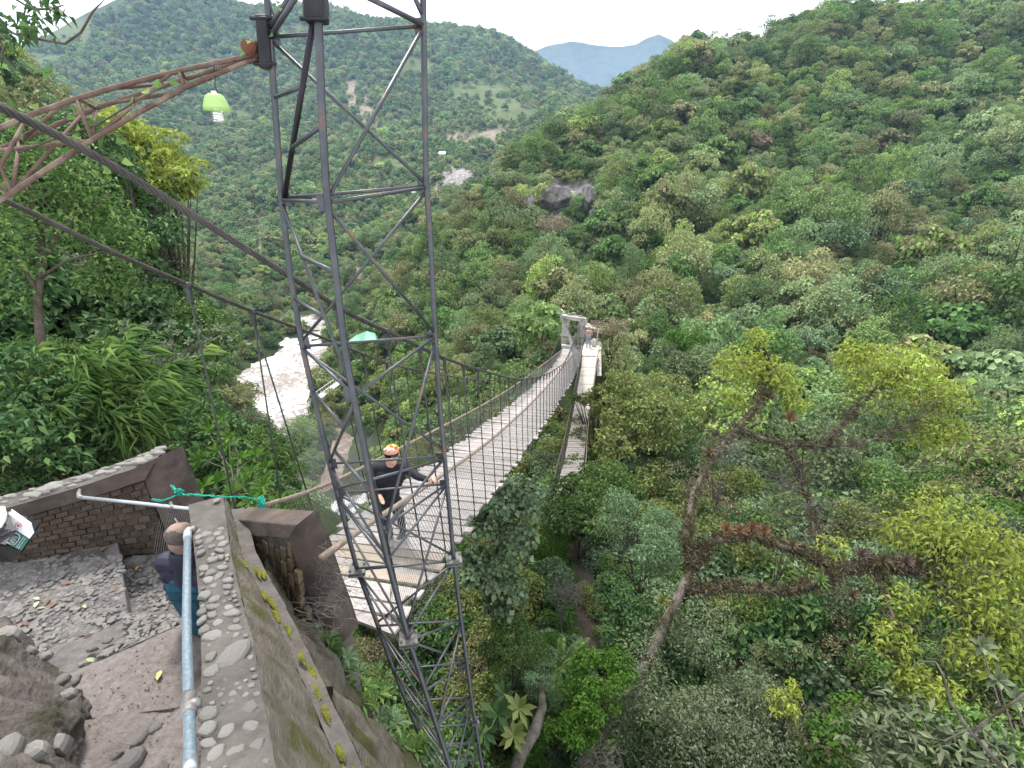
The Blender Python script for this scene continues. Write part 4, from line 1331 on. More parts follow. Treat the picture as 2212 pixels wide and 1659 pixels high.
# small houses by the far road
for (u_, v_, z_, w_, hh, mt, lb) in ((955, 314, 470, 2.6, 2.2, 'white', 'tiny white house by the far road left of the bare earth'), (893, 404, 380, 1.6, 1.5, 'white', 'tiny white hut in the trees just left of the pale cliff')):
    c = W(u_, v_, z_)
    c.z = float(ground(c.x, c.y)[0]) + 4.5
    h0 = empty('house', c, label=lb, category='house')
    MB().box(c, (w_, 0, 0), (0, w_ * .8, 0), (0, 0, hh)).build('wall', M[mt], h0)
    MB().prism([c + Vector((x * w_ * 1.15, y_ * w_, hh)) for x, y_ in ((-1, -1), (1, -1), (1, 1), (-1, 1))], [c + Vector((x * w_ * 1.15, y_ * w_ * .08, hh + 1.3)) for x, y_ in ((-1, -1), (1, -1), (1, 1), (-1, 1))]).build('roof', M['galv'], h0)

CLz = hit0(1215, 430)
for lb, pix, dz in (('grey rock face below the dark overhanging trees of the right hill', [((1168, 412), (1168, 430)), ((1190, 404), (1192, 438)), ((1215, 404), (1216, 432)), ((1236, 410), (1236, 424))], 2.2), ('pale rock knob at the right end of the rock face', [((1258, 406), (1260, 428)), ((1272, 402), (1272, 440)), ((1286, 410), (1284, 430))], 2.0), ('brown rock streak running down right below the rock knob', [((1278, 446), (1276, 488)), ((1290, 440), (1290, 498)), ((1302, 450), (1302, 490))], 3.2), ('small brown rock patch left of the grey rock face', [((1130, 428), (1130, 444)), ((1144, 420), (1144, 452)), ((1158, 428), (1156, 446))], 2.4), ('small grey rock patch far right of the rock knob', [((1336, 402), (1336, 414)), ((1346, 396), (1346, 424)), ((1356, 402), (1356, 416))], -4.0)):
    rockface('cliff', lb, pix, CLz - dz, M['cliff'], .7)

# ================================================================ NEAR MASONRY
def grid_between(rows, mat, name, parent, amp=0.0, sub=(8, 6), seed=1, fr=5.0, **tags):
    """rows: list of polylines (same length); a skin is stretched over them, roughened by amp"""
    rows = [[Vector(p) for p in r] for r in rows]
    nr, nc = len(rows), len(rows[0])
    P_ = []
    for i in range((nr - 1) * sub[0] + 1):
        a = i / sub[0]; ia = min(int(a), nr - 2); fa = a - ia
        row = []
        for j in range((nc - 1) * sub[1] + 1):
            b = j / sub[1]; jb = min(int(b), nc - 2); fb = b - jb
            row.append(lerp(lerp(rows[ia][jb], rows[ia][jb + 1], fb), lerp(rows[ia + 1][jb], rows[ia + 1][jb + 1], fb), fa))
        P_.append(row)
    X = np.array([[tuple(p) for p in r] for r in P_])
    if amp > 0:
        du = np.gradient(X, axis=0); dv = np.gradient(X, axis=1)
        nn = norm(np.cross(du, dv))
        nn = np.where(nn[..., 2:3] < 0, -nn, nn)
        q = fbm(X[..., 0] * fr + X[..., 2] * fr * .7, X[..., 1] * fr + X[..., 2] * fr * .5, seed, 4)
        X = X + nn * (q * amp)[..., None]
    return link(name, grid_mesh(name, X[..., 0], X[..., 1], X[..., 2]), mat, parent, **tags)


STM = []
for k in range(12):
    rg = random.Random(400 + k)
    n = 9
    ra = [rg.uniform(.72, 1.08) for _ in range(n)]
    vs, fs = [], []
    for lv, (sc2, zz) in enumerate(((1.0, -.5), (1.0, .25), (.86, .72), (.5, .95))):
        for i in range(n):
            a = 2 * math.pi * i / n
            vs.append((math.cos(a) * ra[i] * sc2, math.sin(a) * ra[i] * sc2, zz + rg.uniform(-.06, .06)))
    vs.append((0, 0, 1.0))
    for lv in range(3):
        for i in range(n):
            j = (i + 1) % n
            fs.append((lv * n + i, lv * n + j, (lv + 1) * n + j, (lv + 1) * n + i))
    for i in range(n):
        fs.append((3 * n + i, 3 * n + (i + 1) % n, 4 * n))
    STM.append(MB().add(vs, fs).mesh('stone'))
STM_cob = [m2.copy() for m2 in STM]
for m2 in STM: m2.materials.append(M['capstone'])
for m2 in STM_cob: m2.materials.append(M['cobble'])


def put_stone(meshes, name, parent, c, e1, e2, e3, rg):
    """set one stone: half-axes e1, e2 and height axis e3"""
    o = bpy.data.objects.new(name, rg.choice(meshes)); COL.objects.link(o)
    o.parent = parent
    if parent.type == 'EMPTY': o.matrix_parent_inverse = parent.matrix_basis.inverted()
    m4 = Matrix((e1, e2, e3)).transposed().to_4x4()
    o.matrix_basis = Matrix.Translation(c) @ m4
    return o


parapet = empty('stone_parapet', W(470, 1300, 3.0) - Vector((0, 0, 1.0)), label='sloping foreground parapet wall with grey stones set in its mortar top', category='wall')
PLx = [(408, 1096, 3.80), (420, 1200, 3.20), (429, 1300, 2.78), (434, 1400, 2.44), (433, 1530, 2.04), (432, 1659, 1.74), (430, 1850, 1.40)]
PRx = [(481, 1068, 3.88), (500, 1200, 3.28), (523, 1300, 2.84), (551, 1399, 2.47), (572, 1530, 2.07), (597, 1659, 1.76), (630, 1850, 1.42)]
Lp = [W(*p) for p in PLx]; Rp = [W(*p) for p in PRx]
for a, b in zip(Lp, Rp): b.z = a.z = (a.z + b.z) / 2
top = grid_between([Lp, [lerp(a, b, .5) + Vector((0, 0, .012)) for a, b in zip(Lp, Rp)], Rp], M['mortar'], 'mortar_top', parapet, .006, (8, 14), 2, 9)
grid_between([Lp, [Vector((p.x - .005, p.y, -4.3)) for p in Lp]], M['mortar'], 'inner_face', parapet, 0, (6, 10))
grid_between([[Vector((Lp[0].x, Lp[0].y, -4.3)), Lp[0]], [Vector((Rp[0].x, Rp[0].y, -4.3)), Rp[0]]], M['mortar'], 'end_face', parapet, 0, (4, 6))
Ax = [(500, 1100, 3.90), (522, 1200, 3.42), (568, 1290, 3.10), (622, 1400, 2.85), (680, 1530, 2.55), (735, 1659, 2.28), (780, 1850, 1.9)]
Al = [W(*p) for p in Ax]
grid_between([Rp, [lerp(a, b, .5) for a, b in zip(Rp, Al)], Al], M['wallmoss'], 'outer_face', parapet, .012, (8, 16), 4, 7)
Ao = [p + Vector((.07, .05, -.02)) for p in Al]
grid_between([Al, Ao], M['mortar'], 'ledge', parapet, .008, (5, 20), 5, 12)
Ab = [p + Vector((0, 0, -.16)) for p in Ao]
grid_between([Ao, Ab], M['concrete'], 'ledge_face', parapet, .004, (4, 12), 6, 9)
Bx = [(560, 1190, 4.3), (600, 1270, 4.2), (650, 1350, 4.1), (715, 1440, 3.95), (800, 1570, 3.75), (888, 1659, 3.7), (1000, 1850, 3.6)]
Bl = [W(*p) for p in Bx]
grid_between([Ab, [lerp(a, b, .5) + Vector((.03, .02, 0)) for a, b in zip(Ab, Bl)], Bl, [p + Vector((.15, .2, -2.5)) for p in Bl]], M['wallmoss'], 'lower_face', parapet, .06, (14, 22), 7, 5)
# clumps of moss along the ledge
rg = random.Random(31)
for i in range(26):
    t = rg.uniform(.9, 5.6); k = int(t); f = t - k
    c = lerp(Al[k], Al[k + 1], f) + Vector((rg.uniform(-.02, .05), rg.uniform(-.02, .04), rg.uniform(-.02, .02)))
    bm = bmesh.new(); bmesh.ops.create_icosphere(bm, subdivisions=2, radius=1)
    dr = (Al[k + 1] - Al[k]).normalized()
    for v_ in bm.verts:
        q = v_.co.copy()
        v_.co = c + (dr * q.x * rg.uniform(.03, .07) + Vector((q.y * .014, q.y * .008, q.z * .009))) * (1 + .3 * math.sin(q.x * 9 + i) * math.sin(q.y * 7))
    me = bpy.data.meshes.new('moss'); bm.to_mesh(me); bm.free()
    link('moss', me, M['moss'], parapet)


def par_z(v):
    vv = [p[1] for p in PLx]; iz = [1 / p[2] for p in PLx]
    return 1 / float(np.interp(v, vv, iz))


S8 = [(75, 565, 22, 18), (160, 580, 48, 60), (240, 515, 20, 13), (250, 555, 14, 14), (245, 598, 22, 18), (70, 610, 20, 20), (150, 648, 42, 13), (245, 640, 42, 15), (160, 690, 40, 16), (265, 685, 30, 18), (180, 720, 42, 13), (105, 712, 25, 12), (265, 730, 35, 14), (100, 745, 25, 16), (165, 768, 38, 20), (245, 765, 33, 20), (105, 790, 28, 16), (190, 815, 32, 23), (270, 798, 30, 16), (105, 825, 28, 16), (285, 840, 33, 22), (205, 858, 28, 15), (120, 898, 30, 20), (255, 882, 44, 13), (210, 955, 40, 24), (265, 935, 28, 18), (145, 1015, 45, 19), (280, 1010, 40, 18), (195, 1048, 35, 23), (255, 1075, 28, 28), (180, 1102, 42, 20), (318, 1105, 38, 20), (318, 1152, 40, 20), (150, 1215, 48, 26), (225, 1248, 42, 26), (215, 1300, 52, 22), (125, 1335, 32, 26), (325, 1305, 42, 20), (205, 1358, 38, 22), (345, 1350, 60, 28), (130, 1395, 30, 30), (245, 1420, 42, 27), (145, 1470, 40, 33), (370, 1455, 58, 23), (215, 1515, 72, 36)]
S7 = [(1625, 640, 40, 42), (1625, 760, 58, 52), (1790, 650, 98, 120), (1610, 1080, 78, 50), (1925, 1045, 65, 58), (1600, 1200, 65, 55), (1750, 1220, 58, 58), (1935, 1185, 72, 56), (1605, 1305, 68, 36), (1665, 1385, 58, 70), (1820, 1390, 68, 70), (1970, 1340, 58, 66)]
SL = [(398 + .2935 * x, 929 + .2935 * y, .2935 * a, .2935 * b) for x, y, a, b in S8] + [(.28 * x, 1239 + .28 * y, .28 * a, .28 * b) for x, y, a, b in S7]
for i in range(900):
    v = rg.uniform(1085, 1660); t = rg.uniform(.08, .92)
    uL = float(np.interp(v, [q[1] for q in PLx], [q[0] for q in PLx])); uR = float(np.interp(v, [q[1] for q in PRx], [q[0] for q in PRx]))
    u = lerp(uL, uR, t); sz = rg.uniform(.018, .04) * 1106 / par_z(v) * .5
    sz = max(4.0, sz)
    if u - sz < uL + 1 or u + sz > uR - 1: continue
    if all(abs(u - q[0]) > (sz + q[2]) * 1.12 or abs(v - q[1]) > (sz * .7 + q[3]) * 1.12 for q in SL): SL.append((u, v, sz, sz * .7))
SL += [(450 + 60 * rg.random() * 2, 1680 + 22 * i, 18, 17) for i in range(6)]
for (u, v, a, b) in SL:
    z = par_z(v)
    c = W(u, v, z); r_ = ray(u, v)
    # stay on the sloping top
    ax = (W(u + a, v, z) - c)
    fw = WZ(u, v - b, c.z + .0) - c
    tilt = math.radians(rg.uniform(-25, 25))
    fx_ = fw.length
    a *= 1.12; fx_ *= 1.12
    e1 = Vector((math.cos(tilt) * a * z / 1106, math.sin(tilt) * a * z / 1106, 0)); e2 = Vector((-math.sin(tilt) * fx_, math.cos(tilt) * fx_, .02 * fx_ * -1))
    hh = min(.030, .45 * min(e1.length, e2.length))
    put_stone(STM, 'stone', top, c + Vector((0, 0, -.004)), e1, e2, Vector((0, 0, hh)), rg)

# ---- brick wall with concrete frame at the bridge entrance
gate = empty('entrance_wall', W(640, 1330, 3.9), label='brick panel in a dark concrete frame beside the bridge entrance', category='wall')
tl, tr = W(498, 1121, 3.85), W(642, 1134, 3.35)
bl_, br_ = W(522, 1157, 3.78), W(624, 1164, 3.42)
th2 = Vector((.06, .16, 0))
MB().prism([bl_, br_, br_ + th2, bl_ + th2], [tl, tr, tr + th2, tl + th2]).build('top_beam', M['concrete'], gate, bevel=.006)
pin = [W(624, 1164, 3.42), W(653, 1252, 3.72), W(685, 1330, 3.98), W(715, 1400, 4.2)]
pout = [W(642, 1134, 3.34), W(673, 1195, 3.56), W(712, 1300, 3.92), W(745, 1385, 4.2)]
for a, b, c_, d_ in ((pin[0], pout[0], pin[1], pout[1]), (pin[1], pout[1], pin[2], pout[2]), (pin[2], pout[2], pin[3], pout[3])):
    pass
rows = [[p, q, q + th2 * 1.1, p + th2 * 1.1, p] for p, q in zip(pin, pout)]
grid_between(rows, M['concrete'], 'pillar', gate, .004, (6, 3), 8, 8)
grid_between([[pin[0], pout[0]], [pin[0] + th2 * 1.1, pout[0] + th2 * 1.1]], M['concrete'], 'pillar_cap', gate, 0, (2, 2))
ptl, ptr, pbr, pbl = W(522, 1155, 3.84), W(626, 1162, 3.48), W(690, 1345, 4.02), W(610, 1345, 4.18)
grid_between([[ptl, ptr], [pbl, pbr]], M['mortar'], 'mortar_bed', gate, .004, (20, 14), 9, 10)
e1 = (ptr - ptl).normalized(); nrm2 = e1.cross((pbl - ptl)).normalized()
if nrm2.y > 0: nrm2 = -nrm2
e2 = nrm2.cross(e1); 
if e2.z > 0: e2 = -e2
ang = math.radians(56)
d1 = e1 * math.cos(ang) - e2 * math.sin(ang); d2 = e1 * math.sin(ang) + e2 * math.cos(ang)
rg = random.Random(77)
ctr = (ptl + ptr + pbl + pbr) / 4


def inside(p):
    q = [ptl, ptr, pbr, pbl]
    sgn = 0
    for i in range(4):
        a, b = q[i], q[(i + 1) % 4]
        s_ = (b - a).cross(p - a).dot(nrm2)
        if i == 0: sgn = s_
        elif s_ * sgn < 0: return False
    return True


for i in range(-12, 13):
    for j in range(-9, 10):
        c = ctr + d2 * (i * .062) + d1 * (j * .165 + (.08 if i % 2 else 0))
        if inside(c) and inside(c + d1 * .05) and inside(c - d1 * .05):
            MB().box(c + nrm2 * rg.uniform(.0, .018), d1 * (.074 + rg.uniform(-.01, .004)), d2 * (.024 + rg.uniform(-.004, .003)), nrm2 * .022).build('brick', M['brick_out'], gate, bevel=.005)
# rubble footing below the wall
foot = [W(690, 1340, 4.0), W(745, 1325, 4.25), W(770, 1372, 4.4), W(725, 1400, 4.2)]
MB().prism([p - Vector((0, 0, .9)) for p in foot], foot).build('footing', M['grey_rock'], gate, bevel=.03)

# ---- left wall with stones on top
lw = empty('landing_wall', WY(200, 1190, 4.4), label='low brick wall with a stone-studded concrete cap at the left, behind the bin', category='wall')


def ly(u): return 4.05 + .55 * u / 340.0


ftop = [(-120, 1135), (0, 1102), (149, 1059), (288, 1013), (341, 988)]
fbot = [(-120, 1170), (36, 1121), (149, 1090), (250, 1058), (312, 1037)]
F_ = [WY(u, v, ly(u)) for u, v in ftop]; Fb = [WY(u, v, ly(u)) for u, v in fbot]
bk = [p + Vector((-.07, .26, .02)) for p in F_]
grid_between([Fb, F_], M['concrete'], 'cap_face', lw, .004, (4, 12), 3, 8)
captop = grid_between([F_, bk], M['mortar'], 'cap_top', lw, .006, (6, 16), 4, 9)
grid_between([bk, [p - Vector((0, 0, 1.0)) for p in bk]], M['wallmoss'], 'back_face', lw, .01, (6, 8), 4, 6)
for i in range(64):
    t = rg.uniform(.3, 3.95); k = int(t); f = t - k; s_ = rg.uniform(.15, .85)
    c = lerp(lerp(F_[k], F_[k + 1], f), lerp(bk[k], bk[k + 1], f), s_)
    sz = rg.uniform(.032, .06) if i < 60 else .09
    a = rg.uniform(-.5, .5)
    put_stone(STM, 'stone', captop, c, Vector((math.cos(a) * sz * 1.3, math.sin(a) * sz * 1.3, .1 * sz)), Vector((-math.sin(a) * sz * .7, math.cos(a) * sz * .7, 0)), Vector((0, 0, .022)), rg)
# corner post
pi_ = [WY(312, 1037, 4.6), WY(338, 1100, 4.6), WY(366, 1165, 4.6)]
po_ = [WY(341, 988, 4.6), WY(374, 1071, 4.62), WY(410, 1150, 4.64)]
bt = Vector((.10, .26, 0))
grid_between([[p, q, q + bt, p + bt] for p, q in zip(pi_, po_)], M['concrete'], 'corner_post', lw, .004, (8, 3), 6, 8)
# brick face
c00, c10, c11, c01 = WY(20, 1128, ly(20) + .03), WY(314, 1037, 4.62), WY(366, 1190, 4.6), WY(30, 1225, ly(30) + .03)
grid_between([[c00, c10], [c01, c11]], M['concrete'], 'mortar_bed', lw, .004, (16, 20), 9, 10)
nrows = 11
for i in range(nrows):
    n = 11
    for j in range(n + 1):
        s0 = (j - (.5 if i % 2 else 0)) / n; s1 = s0 + .93 / n
        s0, s1 = max(s0, 0.005), min(s1, .995)
        if s1 - s0 < .02: continue
        t0, t1 = (i + .06) / nrows, (i + .90) / nrows
        q = [lerp(lerp(c00, c10, s), lerp(c01, c11, s), t) for s, t in ((s0, t0), (s1, t0), (s1, t1), (s0, t1))]
        nn_ = Vector((.28, -.95, .1)) * (rg.uniform(.006, .026))
        q2 = [p + nn_ + (sum(q, Vector()) / 4 - p) * .05 for p in q]
        MB().prism([p - nn_ for p in q], q2).build('brick', M['brick'], lw)
# ---- steps
steps = empty('stone_steps', W(260, 1400, 4.0), label='worn stone steps and cobbled landing in the lower left corner', category='steps')
ZP, ZL, ZA, ZB = -3.50, -3.74, -3.27, -3.05


def flat(pix, z): return [WZ(u, v, z) for u, v in pix]


def slab(name, pix, z, mat, depth=.5, amp=.012, sub=24, seed=1):
    """a trodden slab: pix is a quad (far-left, far-right, near-right, near-left)"""
    q = flat(pix, z)
    o = grid_between([[q[0], q[1]], [q[3], q[2]]], mat, name, steps, amp, (sub, sub), seed, 7)
    lo = [p - Vector((0, 0, depth)) for p in q]
    sk_ = MB()
    sk_.add(q + lo, [(0, 1, 5, 4), (1, 2, 6, 5), (2, 3, 7, 6), (3, 0, 4, 7)])
    sk_.build('riser', mat, steps)
    return o


plat = slab('landing', [(-160, 1235), (254, 1169), (280, 1345), (-160, 1480)], ZP, M['floor_dirt'], .4, .012, 30, 2)
low = slab('lower_landing', [(230, 1172), (470, 1150), (470, 1350), (262, 1345)], ZL, M['floor_dirt'], .4, .010, 24, 3)
ramp = grid_between([[WZ(30, 1420, ZP - .01), WZ(276, 1325, ZP - .03), WZ(450, 1318, ZL + .05)], [WZ(150, 1462, ZA - .08), WZ(322, 1380, ZA - .06), WZ(445, 1338, ZA - .03)]], M['floor_dirt'], 'ramp', steps, .012, (14, 24), 5, 8)
sa = slab('slab', [(150, 1455), (440, 1325), (445, 1520), (150, 1560)], ZA, M['slab'], .5, .012, 26, 7)
sb_ = slab('slab', [(120, 1560), (460, 1520), (470, 1850), (60, 1850)], ZB, M['slab'], .5, .022, 26, 9)
rg = random.Random(55)
ncob = 0
spots = []
while ncob < 285:
    u, v = rg.uniform(20, 440), rg.uniform(1170, 1470)
    on = None
    if u < 268 and v > 1235 - (u + 160) * .16 + 6 and v < 1440 - max(0, u - 120) * .55 and v > 1200: on = (ZP, plat)
    elif u > 262 and v > 1178 and v < 1330: on = (ZL, low)
    elif v >= 1330 and v < 1385 - (u - 300) * .35 and u > 190: on = (ZA - .07, ramp)
    if on is None: continue
    p = WZ(u, v, on[0])
    sz = rg.uniform(.022, .055)
    if any((p - q).length < (sz + s_) * .82 for q, s_ in spots): 
        sz = .022
        if any((p - q).length < (sz + s_) * .8 for q, s_ in spots): 
            if rg.random() < .97: continue
    spots.append((p, sz)); ncob += 1
    a = rg.uniform(0, 6.28)
    put_stone(STM_cob, 'cobble', on[1], p - Vector((0, 0, .004)), Vector((math.cos(a), math.sin(a), rg.uniform(-.1, .1))) * sz, Vector((-math.sin(a), math.cos(a), rg.uniform(-.1, .1))) * sz * rg.uniform(.55, .95), Vector((0, 0, rg.uniform(.010, .022))), rg)
for (u, v, z, sz) in ((288, 1215, ZL + .02, .13), (350, 1660, ZB, .06), (305, 1590, ZB, .07), (285, 1640, ZB, .09), (335, 1570, ZB, .05), (250, 1630, ZB, .04), (120, 1640, ZB + .1, .11)):
    p = WZ(u, v, z); a = rg.uniform(0, 3)
    put_stone(STM_cob, 'cobble', sb_ if v > 1500 else low, p - Vector((0, 0, .015)), Vector((math.cos(a), math.sin(a), .1)) * sz, Vector((-math.sin(a), math.cos(a), 0)) * sz * .7, Vector((0, 0, sz * .55)), rg)
# small flush cobbles filling the landing
mb = MB()
SV = [[v_.co.copy() for v_ in m2.vertices] for m2 in STM]; SF = [[tuple(p_.vertices) for p_ in m2.polygons] for m2 in STM]
for i in range(1500):
    u, v = rg.uniform(0, 435), rg.uniform(1185, 1480)
    if u < 268 and v > 1200 and v < 1460 - max(0, u - 120) * .5: z = ZP
    elif u > 262 and v < 1330: z = ZL
    elif v >= 1330 and v < 1392 - (u - 300) * .35 and u > 170: z = ZA - .075
    else: continue
    p = WZ(u, v, z); sz = rg.uniform(.014, .036); a = rg.uniform(0, 6.28); k_ = rg.randrange(12)
    ca, sa_ = math.cos(a), math.sin(a); sy = rg.uniform(.55, .95)
    mb.add([p + Vector(((q.x * ca - q.y * sy * sa_) * sz, (q.x * sa_ + q.y * sy * ca) * sz, q.z * .009 + .004)) for q in SV[k_]], SF[k_], False)
mb.build('small_cobbles', M['cobble'], steps, kind='stuff')
# gravel grit over the landing, too small to pick apart
mb = MB()
for i in range(500):
    u, v = rg.uniform(-20, 440), rg.uniform(1200, 1650)
    z = ZP if (u < 265 and v < 1420) else (ZL if v < 1320 else (ZA if v < 1530 else ZB))
    p = WZ(u, v, z) + Vector((0, 0, .006)); s_ = rg.uniform(.004, .011)
    mb.add([p + Vector((s_, 0, 0)), p + Vector((-.4 * s_, .9 * s_, 0)), p + Vector((-.5 * s_, -.8 * s_, 0)), p + Vector((0, 0, s_))], [(0, 1, 3), (1, 2, 3), (2, 0, 3)])
mb.build('grit', M['capstone'], steps, kind='stuff')
# rocky bank at the lower left
q = [[W(-160, 1300, 3.9), W(0, 1330, 3.7), W(60, 1390, 3.62), W(115, 1440, 3.55), W(175, 1490, 3.35), W(190, 1560, 3.22)],
     [W(-160, 1400, 3.0), W(0, 1420, 3.0), W(60, 1480, 3.0), W(110, 1520, 2.95), W(160, 1555, 2.95), W(180, 1590, 3.0)],
     [W(-160, 1560, 2.5), W(0, 1570, 2.5), W(60, 1590, 2.55), W(110, 1600, 2.65), W(140, 1620, 2.75), W(175, 1640, 2.85)],
     [W(-160, 1850, 2.0), W(0, 1850, 2.0), W(60, 1850, 2.05), W(110, 1850, 2.1), W(150, 1850, 2.2), W(190, 1850, 2.3)]]
bank = grid_between(q, M['bank_rock'], 'rock_bank', None, .035, (22, 18), 3, 9)
tag(bank, 'rough brown rock bank at the lower left edge beside the steps', 'rock')
for i, (u, v, z, sz) in enumerate(((10, 1380, 3.4, .11), (20, 1620, 2.45, .08), (75, 1625, 2.5, .07), (120, 1610, 2.7, .09), (150, 1500, 3.1, .05), (135, 1470, 3.3, .05), (165, 1470, 3.3, .04), (60, 1410, 3.45, .06), (95, 1420, 3.5, .05))):
    p = W(u, v, z); a = rg.uniform(0, 3)
    put_stone(STM, 'stone', bank, p, Vector((math.cos(a), math.sin(a), .2)) * sz, Vector((-math.sin(a), math.cos(a), .1)) * sz * .7, Vector((0, -.2, 1)).normalized() * sz * .6, rg)

# ================================================================ PIPES, ROPE, BIN
hr = empty('pipe_handrail', W(408, 1400, 2.4), label='thick blue-grey pipe handrail running down the inside of the parapet', category='handrail')
pr = [(405, 1152, 3.42), (404, 1230, 3.02), (403, 1330, 2.62), (405, 1430, 2.30), (408, 1523, 2.05), (411, 1659, 1.76), (416, 1900, 1.36)]
MB().tube([W(*p) for p in pr], .0215, 14).build('pipe', M['galv_blue'], hr)
MB().tube([W(405, 1166, 3.35), W(405, 1150, 3.42), W(408, 1145, 3.45), W(416, 1144, 3.47)], [.024, .026, .024, .022], 12).build('elbow', M['galv'], hr)
MB().tube([W(415, 1144, 3.47), W(424, 1142, 3.47)], [.028, .022], 12).build('nut', M['tee'], hr)
t_ = MB()
t_.tube([W(408, 1503, 2.10), W(408, 1508, 2.085), W(408.5, 1538, 2.015), W(408.5, 1545, 2.0)], [.028, .030, .030, .028], 14)
t_.build('tee', M['tee'], hr)
MB().tube([W(408, 1522, 2.05), W(420, 1521, 2.04), W(434, 1517, 2.05)], [.027, .024, .020], 12).build('stub', M['tee'], hr)
MB().tube([W(411, 1640, 1.80), W(411.5, 1672, 1.735)], .0232, 14).build('worn_paint_band', M['galv'], hr)

gr = empty('galvanised_rail', W(300, 1085, 4.6), label='thin shiny galvanised rail crossing in front of the left brick wall', category='rail')
MB().tube([W(172, 1074, 4.7), W(290, 1086, 4.5), W(408, 1099, 4.35), W(470, 1106, 4.3), W(525, 1111, 4.25)], .0165, 10).build('pipe', M['galv'], gr)
MB().tube([W(178, 1075, 4.68), W(171, 1073, 4.7), W(170, 1066, 4.75), W(172, 1058, 4.85)], [.018, .020, .018, .012], 10).build('elbow', M['tee'], gr)
MB().tube([W(366, 1094, 4.41), W(378, 1096, 4.39)], .021, 10).build('tee', M['tee'], gr)
MB().tube([W(371, 1094, 4.40), W(369, 1086, 4.45)], .014, 8).build('stub', M['tee'], gr)

rope_g = empty('green_rope', W(385, 1065, 4.6), label='bright green rope tied round the wall post and along to the bridge', category='rope')
rg = random.Random(8)


def wob(pts, a=.012, n=6):
    out = []
    for i in range(len(pts) - 1):
        for k_ in range(n):
            out.append(lerp(pts[i], pts[i + 1], k_ / n) + Vector((rg.uniform(-a, a), rg.uniform(-a, a), rg.uniform(-a, a))))
    out.append(pts[-1]); return out


for s_ in range(3):
    MB().tube(wob([W(384, 1066 + s_, 4.5), W(420, 1069, 4.4), W(470, 1073, 4.3), W(520, 1074, 4.3), W(562, 1080, 4.4)], .008, 10), .0055, 5).build('strand', M['rope'], rope_g)
for s_ in range(3):
    MB().tube([W(328, 1078 + s_ * 1.5, 4.5), W(350, 1081 + s_, 4.42), W(372, 1074, 4.42), W(386, 1066, 4.5), W(374, 1056 - s_ * 3, 4.58), W(368, 1048, 4.7)], .006, 5).build('loop', M['rope'], rope_g)
kn = MB()
for i in range(10):
    kn.tube(wob([W(380 + rg.uniform(-8, 8), 1064 + rg.uniform(-7, 7), 4.48), W(386 + rg.uniform(-9, 9), 1066 + rg.uniform(-8, 8), 4.46), W(392 + rg.uniform(-8, 8), 1063 + rg.uniform(-8, 8), 4.48)], .01, 4), .006, 5)
kn.build('knot', M['rope'], rope_g)
bd = MB()
for i in range(16):
    u0 = 565 + rg.uniform(-5, 5)
    bd.tube(wob([W(u0, 1073 + rg.uniform(-3, 3), 4.45), W(u0 + rg.uniform(-6, 6), 1088, 4.42), W(u0 + rg.uniform(-8, 8) + 3, 1104, 4.42), W(u0 + rg.uniform(-10, 8) + 5, 1112 + rg.uniform(-5, 6), 4.45)], .008, 4), .0055, 5)
bd.build('tangle', M['rope'], rope_g)
# sagging wire netting in the gap behind the stairs
ns = empty('net_screen', W(385, 1140, 4.5), label='sagging wire netting in the gap beside the left wall post', category='netting')
nm = MB()
for i in range(14):
    for sg in (-1, 1):
        a0 = W(352 + i * 5, 1098 + i * .6, 4.55); b0 = W(352 + i * 5 + sg * 34 + 14, 1195, 4.9)
        nm.tube([a0, lerp(a0, b0, .5) + Vector((0, -.02, 0)), b0], .0022, 3, caps=False)
nm.build('wire_netting', M['wire'], ns, kind='stuff')
MB().tube([W(378, 1120, 4.55), W(390, 1140, 4.5), W(400, 1165, 4.45), W(404, 1190, 4.4)], .007, 6).build('edge_wire', M['wire_old'], ns)

# ---- bin: white box with a black bag and a green label, hung at the left edge
bn = empty('litter_bin', W(40, 1170, 3.9), label='white litter bin with a green label and a black bag liner at the left edge', category='bin')


def Bp(x, y, z=3.85): return W(x * .08, 1079.6 + y * .08, z)


def gate8(pts, z): return [W(.08 * a, 1079.6 + .08 * b, z) for a, b in pts]


zf = 3.72
side = gate8([(230, 360), (760, 740), (840, 1000), (800, 1050), (410, 800)], zf)
front = gate8([(410, 800), (800, 1050), (580, 1380), (140, 1200)], zf)
back = Vector((-.10, .34, .04))
# the body is one box shell: white side, green front
MB().prism([side[0], side[1], side[2], side[3], side[4]], [p + Vector((-.02, .05, .0)) for p in side]).build('white_side', M['white'], bn)
fr = MB().prism(front, [p + back * .12 for p in front]).build('label_face', M['green_label'], bn, bevel=.004)


def on_front(s, t, lift=.004):
    n_ = (front[1] - front[0]).cross(front[3] - front[0]).normalized()
    if n_.y > 0: n_ = -n_
    return lerp(lerp(front[0], front[1], s), lerp(front[3], front[2], s), t) + n_ * lift


# rounded outline
ou = [(.02, .16), (.38, .12), (.50, .22), (.54, .45), (.50, .72), (.38, .84), (.02, .86)]
MB().tube([on_front(s, t, .003) for s, t in ou], .0055, 6).build('printed_outline', M['galv'], fr)
